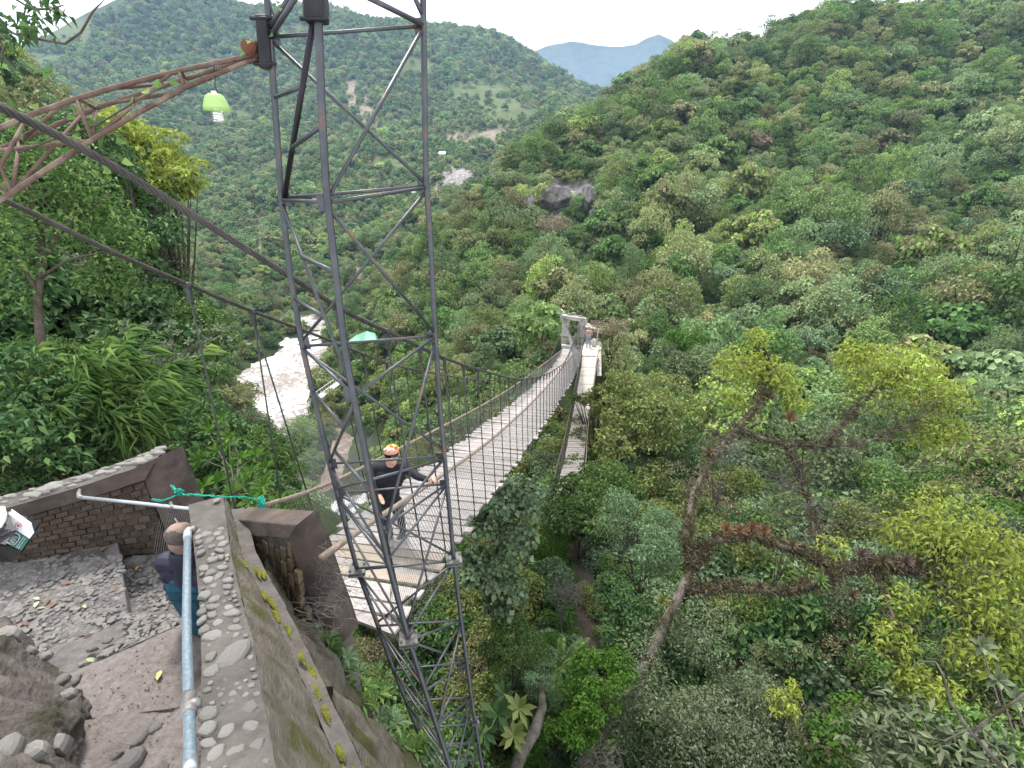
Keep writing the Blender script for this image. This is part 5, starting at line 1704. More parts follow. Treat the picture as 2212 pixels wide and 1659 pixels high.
# the broad W-like mark
gl = [(.10, .30), (.40, .26), (.42, .36), (.22, .42), (.42, .46), (.42, .56), (.24, .58), (.42, .64), (.40, .76), (.10, .72)]
pp = [on_front(s, t, .002) for s, t in gl]; pq = [on_front(s, t, .006) for s, t in gl]
MB().prism(pp, pq).build('printed_mark', M['galv'], fr)
for ln_, (s_, t0, t1) in enumerate(((.66, .08, .36), (.66, .40, .60), (.66, .64, .90), (.78, .10, .30), (.78, .34, .56), (.78, .60, .92))):
    MB().prism([on_front(s_, t0, .002), on_front(s_ + .035, t0, .002), on_front(s_ + .035, t1, .002), on_front(s_, t1, .002)], [on_front(s_, t0, .005), on_front(s_ + .035, t0, .005), on_front(s_ + .035, t1, .005), on_front(s_, t1, .005)]).build('printed_line', M['galv'], fr)
# faint red print on the white side
sc = lerp(side[0], side[3], .48)
pm_ = plain('red_print', (.42, .10, .12), .5)
nside = (side[1] - side[0]).cross(side[4] - side[0]).normalized()
if nside.y > 0: nside = -nside
d_a = (side[1] - side[0]).normalized()
d_b = nside.cross(d_a)
ring = [sc + nside * .004 + d_a * math.cos(a) * .022 + d_b * math.sin(a) * .022 for a in np.linspace(0, 5.2, 14)]
MB().tube(ring, .0022, 5).build('printed_ring', pm_, bn)
MB().box(sc + nside * .003, d_a * .009, d_b * .006, nside * .002).build('printed_dot', pm_, bn)
# bag
bm = bmesh.new(); bmesh.ops.create_grid(bm, x_segments=26, y_segments=22, size=1)
b0, b1, b2_, b3 = W(-40, 1098, 3.72), W(22, 1104, 3.74), W(36, 1150, 3.66), W(-40, 1200, 3.66)
for v_ in bm.verts:
    s_, t = (v_.co.x + 1) / 2, (v_.co.y + 1) / 2
    p = lerp(lerp(b0, b1, s_), lerp(b3, b2_, s_), t)
    p.y += -.05 * math.sin(math.pi * s_) - .05 * math.sin(math.pi * t) + .012 * math.sin(s_ * 19 + t * 8) + .010 * math.sin(t * 27 - s_ * 11)
    v_.co = p
me = bpy.data.meshes.new('bag'); bm.to_mesh(me); bm.free()
for pl2 in me.polygons: pl2.use_smooth = True
link('bag', me, M['black_bag'], bn)
MB().prism([W(-30, 1170, 3.7), W(14, 1180, 3.7), W(46, 1198, 3.74), W(30, 1215, 3.9), W(-30, 1215, 3.9)], [p + Vector((-.1, .3, .05)) for p in (W(-30, 1170, 3.7), W(14, 1180, 3.7), W(46, 1198, 3.74), W(30, 1215, 3.9), W(-30, 1215, 3.9))]).build('bin_body', M['steel_black'], bn, bevel=.01)
lid = gate8([(-120, 260), (60, 250), (130, 480), (100, 640), (-10, 810), (-120, 830)], 3.62)
MB().prism(lid, [p + Vector((0, .03, .01)) for p in lid]).build('lid', M['white'], bn, bevel=.006)

# fallen leaves on the steps
FL = [(81, 1309, ZP, 'pale'), (80, 1297, ZP, 'pale'), (104, 1303, ZP, 'dry'), (90, 1318, ZP, 'green'), (184, 1314, ZP, 'pale'), (252, 1277, ZP, 'dry'), (298, 1231, ZL, 'ochre'), (196, 1430, ZA - .06, 'green'), (345, 1463, ZA, 'lime'), (57, 1351, ZP, 'dry'), (190, 1377, ZP, 'dry'), (118, 1310, ZP, 'dry'), (140, 1265, ZP, 'dry'), (225, 1190, ZP, 'dry')]
LC = {'pale': plain('leaf_fallen_pale', (.40, .36, .22), .6), 'dry': plain('leaf_fallen_dry', (.16, .08, .05), .7), 'green': plain('leaf_fallen_green', (.24, .30, .14), .6), 'ochre': plain('leaf_fallen_ochre', (.36, .20, .06), .6), 'lime': plain('leaf_fallen_lime', (.42, .46, .16), .6)}
WHERE = {0: 'on the cobbled landing', 1: 'on the pink slab'}
for i, (u, v, z, cn) in enumerate(FL):
    p = WZ(u, v, z) + Vector((0, 0, .02)); a = rg.uniform(0, 6.28); l_ = rg.uniform(.03, .045)
    dx, dy = Vector((math.cos(a), math.sin(a), 0)), Vector((-math.sin(a), math.cos(a), 0))
    pts = [p - dx * l_, p - dx * l_ * .4 + dy * l_ * .42 + Vector((0, 0, .008)), p + dx * l_ * .4 + dy * l_ * .36 + Vector((0, 0, .010)), p + dx * l_, p + dx * l_ * .4 - dy * l_ * .36 + Vector((0, 0, .006)), p - dx * l_ * .4 - dy * l_ * .42 + Vector((0, 0, .010))]
    o = MB().add(pts + [q - Vector((0, 0, .002)) for q in pts], [(0, 1, 2, 3), (0, 3, 4, 5), (9, 8, 7, 6), (11, 10, 9, 6)]).build('fallen_leaf', LC[cn])
    lb = {'green': 'green fallen leaf lying on the cobbled landing' if v < 1400 else 'green fallen leaf at the edge of the rock bank', 'ochre': 'ochre fallen leaf on the lower landing near the big stone', 'lime': 'yellow-green fallen leaf alone on the pink concrete slab', 'pale': 'pale curled fallen leaf on the cobbled landing', 'dry': 'brown dry fallen leaf on the cobbled landing'}[cn]
    tag(o, lb, 'leaf', 'leaves fallen on the steps')

# ================================================================ NEAR PLANTS
def gz(x, y): return float(ground(x, y)[0])


def hit(u, v, lift=0.0):
    """where the sight line u, v meets the ground raised by lift"""
    r = ray(u, v)
    zs = np.exp(np.linspace(math.log(4), math.log(1200), 700))
    pts = np.outer(zs, np.array(r))
    g = ground(pts[:, 0], pts[:, 1]) + lift
    i = np.where(pts[:, 2] < g)[0]
    return (Vector(pts[i[0]]), zs[i[0]]) if len(i) else (None, None)


def stem_mb(base, tips, r0, seed=0, n=6):
    rg_ = random.Random(seed)
    mb = MB()
    base = Vector(base)
    cen = sum((Vector(t) for t in tips), Vector()) / len(tips)
    fork = lerp(base, cen, .45)
    mb.tube([base, lerp(base, fork, .5) + Vector((rg_.uniform(-.06, .06), rg_.uniform(-.06, .06), 0)), fork], [r0, r0 * .8, r0 * .65], n)
    for t in tips:
        t = Vector(t)
        m_ = lerp(fork, t, .5) + Vector((rg_.uniform(-.1, .1), rg_.uniform(-.1, .1), rg_.uniform(-.05, .12)))
        mb.tube([fork, m_, t], [r0 * .5, r0 * .32, r0 * .1], 5, caps=False)
    return mb


def bush(name, label, cat, lobes, mat, leaf, nleaf, aspect=.5, droop=.15, clump=.42, nclump=14, seed=1, up=.5, jit=.6, r0=.04, base=None, bark='bark', flat=.75, group=None, low=-.5, shell=.35):
    """a plant of one or more leafy lobes: (centre, radius, height)"""
    Vs, tips = [], []
    for i, (c, R_, H_) in enumerate(lobes):
        c = np.array(c)
        V, cc, cr = crown(seed * 17 + i, R_, H_, nclump, int(nleaf * R_ * R_ / max(l[1] ** 2 for l in lobes)), leaf, aspect, clump, flat, up, jit, droop, low, shell)
        Vs.append(V + c); tips += [tuple(c + q) for q in cc[:5]]
    c0 = Vector(lobes[0][0])
    if base is None:
        base = Vector((c0.x, c0.y, min(gz(c0.x, c0.y), c0.z - .5) - .1))
    root = empty(name, base, label=label, category=cat)
    if group: root['group'] = group
    link('crown', quads_mesh('crown', np.concatenate(Vs)), M[mat], root)
    stem_mb(base, tips, r0, seed).build('trunk', M[bark], root)
    return root


def px(u, v, z, r): return (tuple(W(u, v, z)), r * z / 1106.0, r * z / 1106.0 * .85)


# ---- shared near shrub kinds
NK = []
nspec = [('leaf_olive', .085, .5, 16, .8, 3600), ('leaf_mid', .095, .5, 16, .75, 3200), ('leaf_dark', .10, .5, 16, .8, 3000), ('leaf_grey', .075, .45, 18, .8, 4000), ('leaf_ivy', .12, .9, 14, .7, 2400), ('leaf_dry', .06, .3, 18, .8, 3000), ('leaf_mid', .14, .4, 12, .7, 1800), ('leaf_pale', .085, .45, 16, .7, 3200), ('leaf_bright', .09, .55, 14, .7, 3000), ('leaf_dark', .16, .55, 12, .7, 1600)]
for i, (mt, lf, asp, nc, H_, nl) in enumerate(nspec):
    V, cc, cr = crown(700 + i, 1.0, H_, nc, nl, lf, asp, .40, .75, low=-.4)
    cm = quads_mesh('crown', V); cm.materials.append(M[mt])
    tm = limbs(cc, -1.2, .045, 80 + i, k=8); tm.materials.append(M['twig' if mt == 'leaf_dry' else 'bark'])
    NK.append((cm, tm, mt))
NW = {'leaf_olive': 'olive-green', 'leaf_mid': 'mid-green', 'leaf_dark': 'dark green', 'leaf_grey': 'grey-green', 'leaf_ivy': 'broad-leaved', 'leaf_dry': 'dry brownish', 'leaf_pale': 'pale green', 'leaf_bright': 'bright green'}


def shrub(k, loc, s, rz_, sz, **tags):
    r = bpy.data.objects.new('shrub', None); COL.objects.link(r)
    r.empty_display_size = .2; r.location = loc; r.rotation_euler = (0, 0, rz_); r.scale = (s, s, s * sz)
    c = bpy.data.objects.new('crown', NK[k][0]); COL.objects.link(c); c.parent = r; c.location = (0, 0, .85)
    t = bpy.data.objects.new('trunk', NK[k][1]); COL.objects.link(t); t.parent = r; t.location = (0, 0, .85)
    return tag(r, **tags)


PATH = [(1250, 1180, 18), (1258, 1240, 20), (1260, 1300, 26), (1258, 1360, 34), (1252, 1410, 36), (1210, 1640, 40), (1240, 1659, 40)]
xy = scatter_polar(5.0, 33, lambda d: 1.02 + d * .030, -60, 66)
P = surf(xy)
hg = growth(P[:, 0], P[:, 1])
u, v, d = proj(P + np.array([0, 0, .6]))
keep = (d > 6.2) & (u > -250) & (u < 2480) & (v < 2000) & (v > 300) & ~is_water(P)
for i in range(len(P)):
    if not keep[i]: continue
    x, y, z = P[i]
    cxy, t, n = deck(min(max(y, 3.5), 41))
    top_z = z + 2.0 * max(.6, hg[i] / 2.4)
    if abs(x - cxy.x) < 2.2 and top_z > cxy.z - .5: keep[i] = False
    if y < 5.4 and x < .9 and x > -3.6: keep[i] = False          # the walls, steps and bridge head
    if y < 5.2 and x <= -3.0 and x > -6.5: keep[i] = False
    for (a, b_, w_) in PATH:
        if abs(u[i] - a) < w_ * 1.25 and abs(v[i] - b_) < 45: keep[i] = False
    if 1195 < u[i] < 1290 and 20 < d[i] < 33 and 880 < v[i] < 1010: keep[i] = False
    if 425 < u[i] < 660 and v[i] < 905 and d[i] < 30: keep[i] = False
    if 630 < u[i] < 900 and 960 < v[i] < 1260 and d[i] < 40: keep[i] = False
idx = np.where(keep)[0]
kd = rng.integers(0, len(NK), len(idx))
SS = {}
for q, i in enumerate(idx):
    k = int(kd[q])
    if u[i] < 640: k = int(rng.choice([1, 2, 2, 6, 9, 9, 3]))  # left side: darker leaf kinds weighted here in place of shade
    if d[i] > 20 and u[i] > 900: k = int(rng.choice([0, 0, 1, 2, 3, 5, 7, 4]))
    SS[i] = (k, float(np.clip(hg[i] / 2.0, .65, 1.9) * rng.uniform(.75, 1.2)))
rank = sorted(idx, key=lambda i: -(SS[i][1] / d[i]) * (1 if -10 < u[i] < 2220 and v[i] < 1690 else .01) * (.5 if u[i] < 640 else 1))
KNW = ['small-leaved', 'close-leaved', 'full', 'fine-leaved', 'creeper-clad', 'twiggy', 'long-leaved', 'feathery', 'glossy', 'large-leaved']
for i in rank[:270]:
    k, s = SS[i]
    uu, dd, vv = u[i], d[i], v[i]
    if uu < 460: where = 'on the bank behind the left wall'
    elif uu < 820: where = 'on the gorge rim left of the tower'
    elif uu < 1050: where = 'below the bridge deck, seen through the tower' if vv < 1250 else 'at the foot of the tower'
    elif uu < 1215: where = 'between the tower and the soil path' if vv > 1150 else 'just right of the bridge deck'
    elif uu < 1480: where = 'right of the soil path' if vv > 1150 else 'beside the plank walkway'
    elif uu < 1800: where = 'below the red bromeliads' if vv > 1200 else 'behind the red bromeliads'
    else: where = 'in the bottom right corner thicket' if vv > 1350 else 'among the leaf sprays at the right edge'
    wh = '%s %s shrub %s' % (KNW[k], NW[NK[k][2]], where)
    shrub(k, (P[i, 0], P[i, 1], P[i, 2] - .1), s, rng.uniform(0, 6.28), rng.uniform(.85, 1.25), label=wh, category='shrub', group=wh.replace('shrub', 'shrubs', 1))
ot = np.array(rank[270:])
gn_scatter('thicket', P[ot] + np.array([0, 0, .85]) * np.array([SS[i][1] for i in ot])[:, None], rng.uniform(0, 6.28, len(ot)), [SS[i][1] for i in ot], [SS[i][0] for i in ot], [k[0] for k in NK])
print('near shrubs', len(rank))
# low cover between them
xy = scatter_polar(4.6, 34, lambda d: .55 + d * .022, -62, 66)
P = surf(xy); u, v, d = proj(P)
keep = (d > 5.2) & (u > -250) & (u < 2480) & (v < 2100) & ~is_water(P)
for (a, b_, w_) in PATH: keep &= ~((np.abs(u - a) < w_ * 1.0) & (np.abs(v - b_) < 40))
keep &= ~((u > 630) & (u < 880) & (v > 1000) & (v < 1220))
keep &= ~((P[:, 1] < 5.0) & (P[:, 0] < .4) & (P[:, 0] > -6.5))
P = P[keep]
s2 = rng.uniform(.35, .75, len(P))
gn_scatter('ground_cover', P + np.array([0, 0, .02]), rng.uniform(0, 6.28, len(P)), s2, rng.choice([1, 2, 2, 6, 9, 4, 0], len(P)), [k[0] for k in NK])

# soil path seen through the gap
pp = []
for (a, b_, w_) in [(1248, 1120, 14), (1250, 1180, 16), (1258, 1240, 18), (1260, 1300, 24), (1258, 1360, 32), (1252, 1410, 36)]:
    c, zz = hit(a, b_)
    pp.append([Vector((c.x + s * w_ * zz / 1106, c.y, gz(c.x + s * w_ * zz / 1106, c.y) + .13)) for s in (-1.3, -.5, .5, 1.3)])
grid_between(pp, M['soil'], 'soil_path', None, .02, (8, 6), 3, 4, kind='structure')
c, zz = hit(1230, 1640)
pp = [[Vector((c.x + sx, c.y + sy, gz(c.x + sx, c.y + sy) + .10)) for sx in (-.9, 0, .9, 1.4)] for sy in (-.8, 0, .8)]
grid_between(pp, M['soil'], 'soil_patch', None, .02, (8, 6), 3, 4, kind='structure')

# ---- individual plants of the right foreground
bush('dome_shrub', 'large grey-green dome-shaped shrub at the bottom right of centre', 'shrub', [px(1510, 1500, 11.4, 185), px(1400, 1580, 11.0, 110), px(1620, 1600, 11.0, 120), px(1540, 1650, 10.4, 140)], 'leaf_grey', .08, 9500, .4, .05, .30, 40, 3, .5, .7, shell=.6)
bush('bright_shrub', 'vivid bright green shrub leaning over the path below the leaning trunk', 'shrub', [px(1300, 1475, 10.6, 62), px(1262, 1525, 10.4, 62), px(1240, 1580, 10.2, 58), px(1340, 1440, 10.8, 40)], 'leaf_bright', .07, 2700, .55, .15, .38, 11, 4, .5, .7, shell=.7)
bush('ivy_mound', 'mound of broad heart-shaped vine leaves just right of the tower and deck', 'vine', [px(1075, 1150, 12.2, 70), px(1060, 1230, 12.0, 62), px(1110, 1090, 13.0, 60), px(1090, 1290, 11.8, 45)], 'leaf_ivy', .135, 1100, .95, .3, .5, 9, 5, .5, .5)
bush('clipped_shrub', 'flat-topped light green shrub beside the tower, left of the fern', 'shrub', [px(1105, 1385, 11.9, 55), px(1070, 1400, 11.9, 34), px(1140, 1395, 11.8, 36)], 'leaf_mid', .07, 2300, .5, .2, .5, 10, 6, .8, .4, flat=.5)
bush('rounded_shrub', 'small bluish green rounded shrub directly left of the fern fronds', 'shrub', [px(1165, 1455, 11.5, 40), px(1175, 1495, 11.3, 36)], 'leaf_pale', .055, 2000, .5, .2, .5, 10, 7, .8, .4)
bush('feathery_tree', 'fine-leaved blue-green tree right of the soil path', 'tree', [px(1390, 1200, 15, 75), px(1360, 1120, 16.5, 60), px(1430, 1150, 15.5, 55)], 'leaf_pale', .11, 2600, .28, .3, .42, 16, 8)
bush('olive_tree', 'olive-green bushy tree at the right edge of the plank walkway', 'tree', [px(1370, 850, 30, 70), px(1400, 920, 28, 75), px(1330, 965, 25, 42), px(1440, 870, 31, 60), px(1345, 905, 27.5, 48)], 'leaf_olive', .22, 2000, .5, .2, .42, 14, 9, r0=.1)
bush('walkway_tree', 'leafy green tree hiding the near half of the plank walkway', 'tree', [px(1255, 1075, 19.5, 58), px(1310, 1050, 21, 60), px(1215, 1110, 18.5, 50), px(1285, 1130, 18, 62), px(1250, 1042, 22, 22)], 'leaf_mid', .16, 1700, .5, .2, .42, 14, 10, r0=.08)
bush('overhang_tree', 'bushy tree crown overhanging the middle of the plank walkway', 'tree', [px(1300, 858, 29.5, 30), px(1310, 890, 29, 34), px(1270, 868, 30.5, 20), px(1245, 862, 31.5, 14)], 'leaf_olive', .2, 900, .5, .2, .42, 12, 11, r0=.08)
bush('dark_bush', 'dark glossy bush at the right of the soil path below the feathery tree', 'bush', [px(1370, 1330, 12.8, 60), px(1330, 1290, 13.5, 45), px(1350, 1390, 12.2, 45)], 'leaf_dark', .10, 1900, .5, .2, .45, 12, 12)
bush('lime_sapling', 'small lime green sapling in the bottom right thicket', 'sapling', [px(1690, 1530, 10.2, 34), px(1720, 1500, 10.5, 24)], 'leaf_lime', .09, 260, .5, .2, .5, 7, 13)
bush('grey_magnolia', 'grey large-leaved shrub in the bottom right corner', 'shrub', [px(2010, 1600, 8.6, 120), px(1900, 1640, 8.6, 80), px(2100, 1650, 8.2, 80)], 'leaf_grey', .21, 620, .38, .15, .4, 16, 14)

# ---- ferns and rosettes


def frond(mb_list, base, tip, sag, n=20, wid=.12):
    """one feather-leaf: leaflets in pairs along a sagging rib"""
    base, tip = Vector(base), Vector(tip)
    d_ = tip - base
    sd = d_.cross(Vector((0, 0, 1))).normalized()
    L_ = d_.length
    q = []
    for i in range(1, n):
        t = i / n
        p = lerp(base, tip, t) + Vector((0, 0, sag * math.sin(math.pi * t)))
        w = wid * math.sin(math.pi * min(1, t * .9 + .12)) ** .7
        fw = d_.normalized() * w * .35
        for s in (-1, 1):
            e = p + sd * s * w + fw - Vector((0, 0, w * .25))
            m1 = lerp(p, e, .5)
            tv = d_.normalized() * L_ / n * .42
            q.append([tuple(p), tuple(m1 + tv), tuple(e), tuple(m1 - tv)])
    mb_list += q


fern = empty('tree_fern', W(1205, 1450, 11.6) - Vector((0, 0, .8)), label='fern with long feathery fronds reaching over the soil path', category='fern')
for (u1, v1, z1) in ((1312, 1408, 11.3), (1275, 1378, 12.0), (1262, 1438, 11.2), (1240, 1480, 10.9), (1215, 1370, 12.4), (1180, 1400, 12.0), (1150, 1440, 11.4), (1195, 1520, 10.8)):
    q = []
    b_ = W(1208, 1440, 11.6); tp = W(u1, v1, z1)
    frond(q, b_, tp, .18, 22, .13)
    fr_ = link('frond', quads_mesh('frond', np.array(q)), M['leaf_mid'], fern)
    MB().tube([b_, lerp(b_, tp, .5) + Vector((0, 0, .18)), tp], [.012, .009, .003], 5).build('rib', M['leaf_olive'], fr_)
MB().tube([W(1205, 1450, 11.6) - Vector((0, 0, .9)), W(1208, 1440, 11.6)], .05, 7).build('stem', M['bark'], fern)


def rosette(c, axis, n, ln, wd, seed, spread=1.0, droop=.2):
    """strap leaves fanned round an axis"""
    rg_ = np.random.default_rng(seed)
    ax = np.array(Vector(axis).normalized()); e1 = np.array(Vector(axis).orthogonal().normalized()); e2 = np.cross(ax, e1)
    q = []
    for i in range(n):
        a = i * 2.399 + rg_.uniform(-.2, .2); t = (i + .5) / n
        d_ = (e1 * math.cos(a) + e2 * math.sin(a)) * (spread * (.35 + .8 * t)) + ax * (1.1 - .75 * t)
        d_ /= np.linalg.norm(d_)
        l_ = ln * rg_.uniform(.75, 1.15)
        s = np.cross(d_, ax); s /= max(np.linalg.norm(s), 1e-6)
        p0 = np.array(c); p1 = p0 + d_ * l_ * .55; p2 = p0 + d_ * l_ - np.array([0, 0, droop * l_])
        q.append([p0, p1 + s * wd, p2, p1 - s * wd])
    return np.array(q)


for i in range(26):
    t = 1.2 + 4.3 * i / 25; k = min(int(t), 5); f = t - k
    c = lerp(Bl[k], Bl[k + 1], f) + Vector((.06, .02, .12 - .5 * (i % 3) / 3))
    r0_ = empty('wall_weed', c, label='small leafy weed sprouting from the foot of the parapet wall', category='weed', group='weeds on the parapet wall')
    link('leaves', quads_mesh('leaves', np.concatenate([rosette(c + Vector((rng.normal() * .07, rng.normal() * .07, rng.normal() * .06)), (.5, .2, .7), 8, .11, .016, i * 5 + q, 1.3, .35) for q in range(5)])), M['leaf_mid' if i % 2 else 'leaf_ivy'], r0_)


def brom(u, v, z, ln, mat, label, n=22, axis=(0, -.3, 1)):
    c = W(u, v, z)
    root = empty('bromeliad', c, label=label, category='bromeliad', group='bromeliads growing on the leaning tree')
    V = rosette(c, axis, n, ln, ln * .085, int(u * 7 + v), 1.0, .18)
    inner = rosette(c, axis, 8, ln * .7, ln * .08, int(u * 3 + v), .5, .05)
    link('leaf_rosette', quads_mesh('leaf_rosette', V), M[mat], root)
    link('heart_leaves', quads_mesh('heart_leaves', inner), M[mat], root)
    return root


# palmate plant low beside the tower
pal = empty('palmate_plant', W(1080, 1600, 10.0), label='dull plant with umbrella-like palmate leaves low beside the tower', category='plant')
for i, (u1, v1, z1, ln) in enumerate(((1075, 1545, 9.9, .42), (1120, 1530, 10.0, .36), (1045, 1580, 9.7, .36), (1110, 1590, 9.6, .34), (1090, 1500, 10.3, .30))):
    c = W(u1, v1, z1)
    V = rosette(c, (.1, -.5, 1), 10, ln, ln * .17, i + 5, 2.4, .10)
    lf = link('leaf', quads_mesh('leaf', V), M['leaf_olive'] if i % 2 else M['leaf_dark'], pal)
    MB().tube([c, W(1080, 1600, 10.0)], [.008, .014], 5).build('stalk', M['bark'], lf)

# ---- the big leaning tree laden with epiphytes
big = empty('leaning_tree', W(1270, 1640, 11.0), label='leaning mossy tree with bare twisting limbs and yellow-green leaf sprays at right', category='tree')
TR = [
    ([(1225, 1720, 11), (1285, 1605, 11), (1340, 1520, 11.3), (1400, 1420, 11.8), (1450, 1320, 12.3), (1490, 1240, 12.8)], [.17, .15, .14, .13, .12, .11]),
    ([(1490, 1240, 12.8), (1482, 1150, 13.5), (1497, 1060, 14.5), (1560, 960, 16), (1635, 880, 17), (1660, 800, 18), (1640, 750, 18.4)], [.10, .085, .075, .065, .055, .04, .02]),
    ([(1470, 1275, 12.6), (1560, 1270, 12.5), (1700, 1280, 12.2), (1790, 1250, 12), (1880, 1215, 11.9), (1980, 1235, 11.5), (2060, 1180, 11.6)], [.10, .09, .09, .08, .08, .06, .03]),
    ([(1490, 1235, 12.8), (1535, 1170, 13), (1620, 1158, 13), (1720, 1190, 12.8), (1810, 1232, 12.1)], [.09, .09, .08, .08, .07]),
    ([(1590, 930, 16.4), (1690, 960, 16.8), (1780, 965, 17), (1830, 900, 17.5), (1900, 830, 18), (1960, 800, 18)], [.07, .07, .06, .06, .05, .03]),
    ([(1700, 960, 16.8), (1740, 1060, 16), (1760, 1150, 15), (1780, 1240, 13)], [.06, .05, .05, .04]),
    ([(1880, 1215, 11.9), (1930, 1330, 11.2), (1925, 1420, 10.8)], [.05, .035, .02]),
    ([(2000, 1235, 11.5), (2080, 1330, 11), (2150, 1420, 10.6)], [.05, .035, .02]),
    ([(1780, 965, 17), (1860, 960, 17), (1960, 920, 17.4), (2030, 870, 17.8)], [.05, .04, .035, .02]),
]
for i, (ps, rs) in enumerate(TR):
    MB().tube([W(*p) for p in ps], rs, 9).build('trunk' if i == 0 else 'limb', M['bark_pale'], big)
rg = random.Random(21)
SPR = [(1600, 790, 18.2, 62, 170), (1655, 800, 18, 55, 150), (1690, 830, 17.6, 40, 80), (1590, 860, 17.4, 30, 40), (1640, 730, 18.5, 30, 60), (1720, 870, 17.2, 30, 60),
       (1880, 790, 18.2, 70, 170), (1960, 800, 18.2, 80, 230), (2030, 860, 18, 60, 190), (1900, 850, 18, 70, 140), (2000, 930, 17.6, 50, 120), (2050, 930, 17.6, 40, 90), (1850, 760, 18.4, 40, 80),
       (2060, 1120, 11.8, 90, 170), (2110, 1200, 11.4, 100, 230), (2030, 1180, 11.6, 70, 120), (1950, 1150, 12, 60, 80), (2160, 1300, 10.8, 100, 250), (2080, 1290, 11, 80, 140), (2180, 1400, 10.4, 80, 180), (2100, 1420, 10.4, 60, 90), (1930, 1380, 10.9, 55, 100), (1960, 1300, 11.2, 50, 70), (1980, 1470, 10.4, 50, 80), (2050, 1520, 10, 60, 80), (2190, 1200, 11, 70, 140), (1800, 1180, 12.6, 40, 30)]
V = []
for i, (u, v, z, r_, n) in enumerate(SPR):
    r3 = np.random.default_rng(i + 900)
    c = np.array(W(u, v, z)); R_ = r_ * z / 1106
    n = int(n * 3.4)
    d_ = norm(r3.normal(size=(n, 3))); rad = R_ * r3.uniform(.25, 1.05, (n, 1)) ** .7
    C = c + d_ * rad * np.array([1, 1, .75])
    nn = norm(d_ * .3 + np.array([0, -.3, .8]) + r3.normal(size=(n, 3)) * .5)
    V.append(leaves(C, nn, (.15 if z < 14 else .19) * r3.uniform(.6, 1.2, n), .38, .3, .45, r3))
link('crown', quads_mesh('crown', np.concatenate(V)), M['leaf_lime'], big)


def twigs(mb, c, R_, n, seed, flat_=.8, rad=.006):
    """a tangle of fine bare twigs"""
    rg_ = random.Random(seed)
    c = Vector(c)
    for i in range(n):
        p = c + Vector((rg_.uniform(-1, 1), rg_.uniform(-1, 1), rg_.uniform(-1, 1) * flat_)) * R_ * .7
        d_ = Vector((rg_.uniform(-1, 1), rg_.uniform(-1, 1), rg_.uniform(-.5, .9))).normalized()
        pts = [p]
        for k_ in range(4):
            d_ = (d_ + Vector((rg_.uniform(-.6, .6), rg_.uniform(-.6, .6), rg_.uniform(-.4, .5)))).normalized()
            pts.append(pts[-1] + d_ * R_ * rg_.uniform(.12, .25))
        mb.tube(pts, [rad, rad * .85, rad * .7, rad * .5, rad * .3], 3, caps=False)


tw = MB()
for i, (u, v, z, r_, n) in enumerate(((1660, 900, 17, 50, 50), (1800, 960, 17, 90, 130), (1870, 900, 17.6, 90, 120), (1960, 900, 17.6, 80, 110), (1720, 1060, 15.8, 80, 110), (1760, 1150, 14, 80, 120), (1850, 1130, 13, 70, 90), (2050, 1250, 11.2, 100, 150), (2000, 1380, 10.8, 80, 120), (1960, 1160, 12, 60, 80), (2150, 1350, 10.5, 60, 80), (1700, 1000, 16.5, 60, 70), (1640, 800, 18, 50, 60))):
    twigs(tw, W(u, v, z), r_ * z / 1106, int(n * .6), 40 + i, .8, .0065 * z / 12)
tw.build('twig_tangle', M['bark_pale'], big, kind='stuff')
# brown epiphyte cover along the limbs
V = []
for i, (ps, rs) in enumerate(TR):
    P3 = [W(*p) for p in ps]
    for k_ in range(len(P3) - 1):
        dens = {0: 16, 1: 44, 2: 60, 3: 60, 4: 40, 5: 40}.get(i, 16)
        for q in range(dens):
            t = rg.random(); c = lerp(P3[k_], P3[k_ + 1], t) + Vector((rg.uniform(-.14, .14), rg.uniform(-.14, .14), rg.uniform(-.12, .12)))
            V.append(rosette(c, (rg.uniform(-.6, .6), rg.uniform(-.8, .2), 1), 9, rg.uniform(.12, .26), .016, rg.randint(0, 99999), 1.2, .2))
link('epiphytes', quads_mesh('epiphytes', np.concatenate(V)), M['leaf_brom'], big, kind='stuff')
for (u, v, z, mt, lb) in ((1568, 1146, 12.7, 'leaf_bromred', 'leftmost red bromeliad in the row of four on the upper limb'), (1596, 1150, 12.7, 'leaf_bromred', 'second red bromeliad from the left in the row on the upper limb'), (1624, 1142, 12.7, 'leaf_bromred', 'third red bromeliad, deepest red, in the row on the upper limb'), (1650, 1150, 12.6, 'leaf_bromred', 'rightmost orange-red bromeliad in the row on the upper limb'), (1705, 906, 16.6, 'leaf_bromred', 'dull red bromeliad clump high in the crook of the leaning tree'), (1955, 1216, 11.5, 'leaf_brompurple', 'purple bromeliad near the right end of the low limb'), (1860, 1200, 11.7, 'leaf_brompurple', 'dusky purple bromeliad in the middle of the low limb'), (1770, 1255, 11.8, 'leaf_mid', 'green bromeliad under the fork of the two low limbs'), (1430, 1300, 12, 'leaf_olive', 'olive bromeliad at the bend of the leaning trunk'), (1315, 1540, 11, 'leaf_olive', 'olive bromeliad low on the leaning trunk'), (1262, 1592, 10.8, 'leaf_dry', 'straw-coloured bromeliad near the foot of the leaning trunk'), (1905, 1215, 11.6, 'leaf_brom', 'brown bromeliad between the two purple ones'), (1640, 1270, 12.1, 'leaf_brom', 'brown bromeliad on the middle of the lower limb'), (1840, 1290, 11.7, 'leaf_brom', 'brown bromeliad hanging below the low limb'), (1710, 1180, 12.6, 'leaf_brom', 'brown bromeliad right of the red row'), (1660, 860, 17.2, 'leaf_brom', 'dark brown bromeliad under the upper left leaf spray'), (1530, 980, 15.6, 'leaf_brom', 'brown bromeliad on the rising limb above the bare bush')):
    brom(u, v, z, .28 if z < 14 else .36, mt, lb, 26)
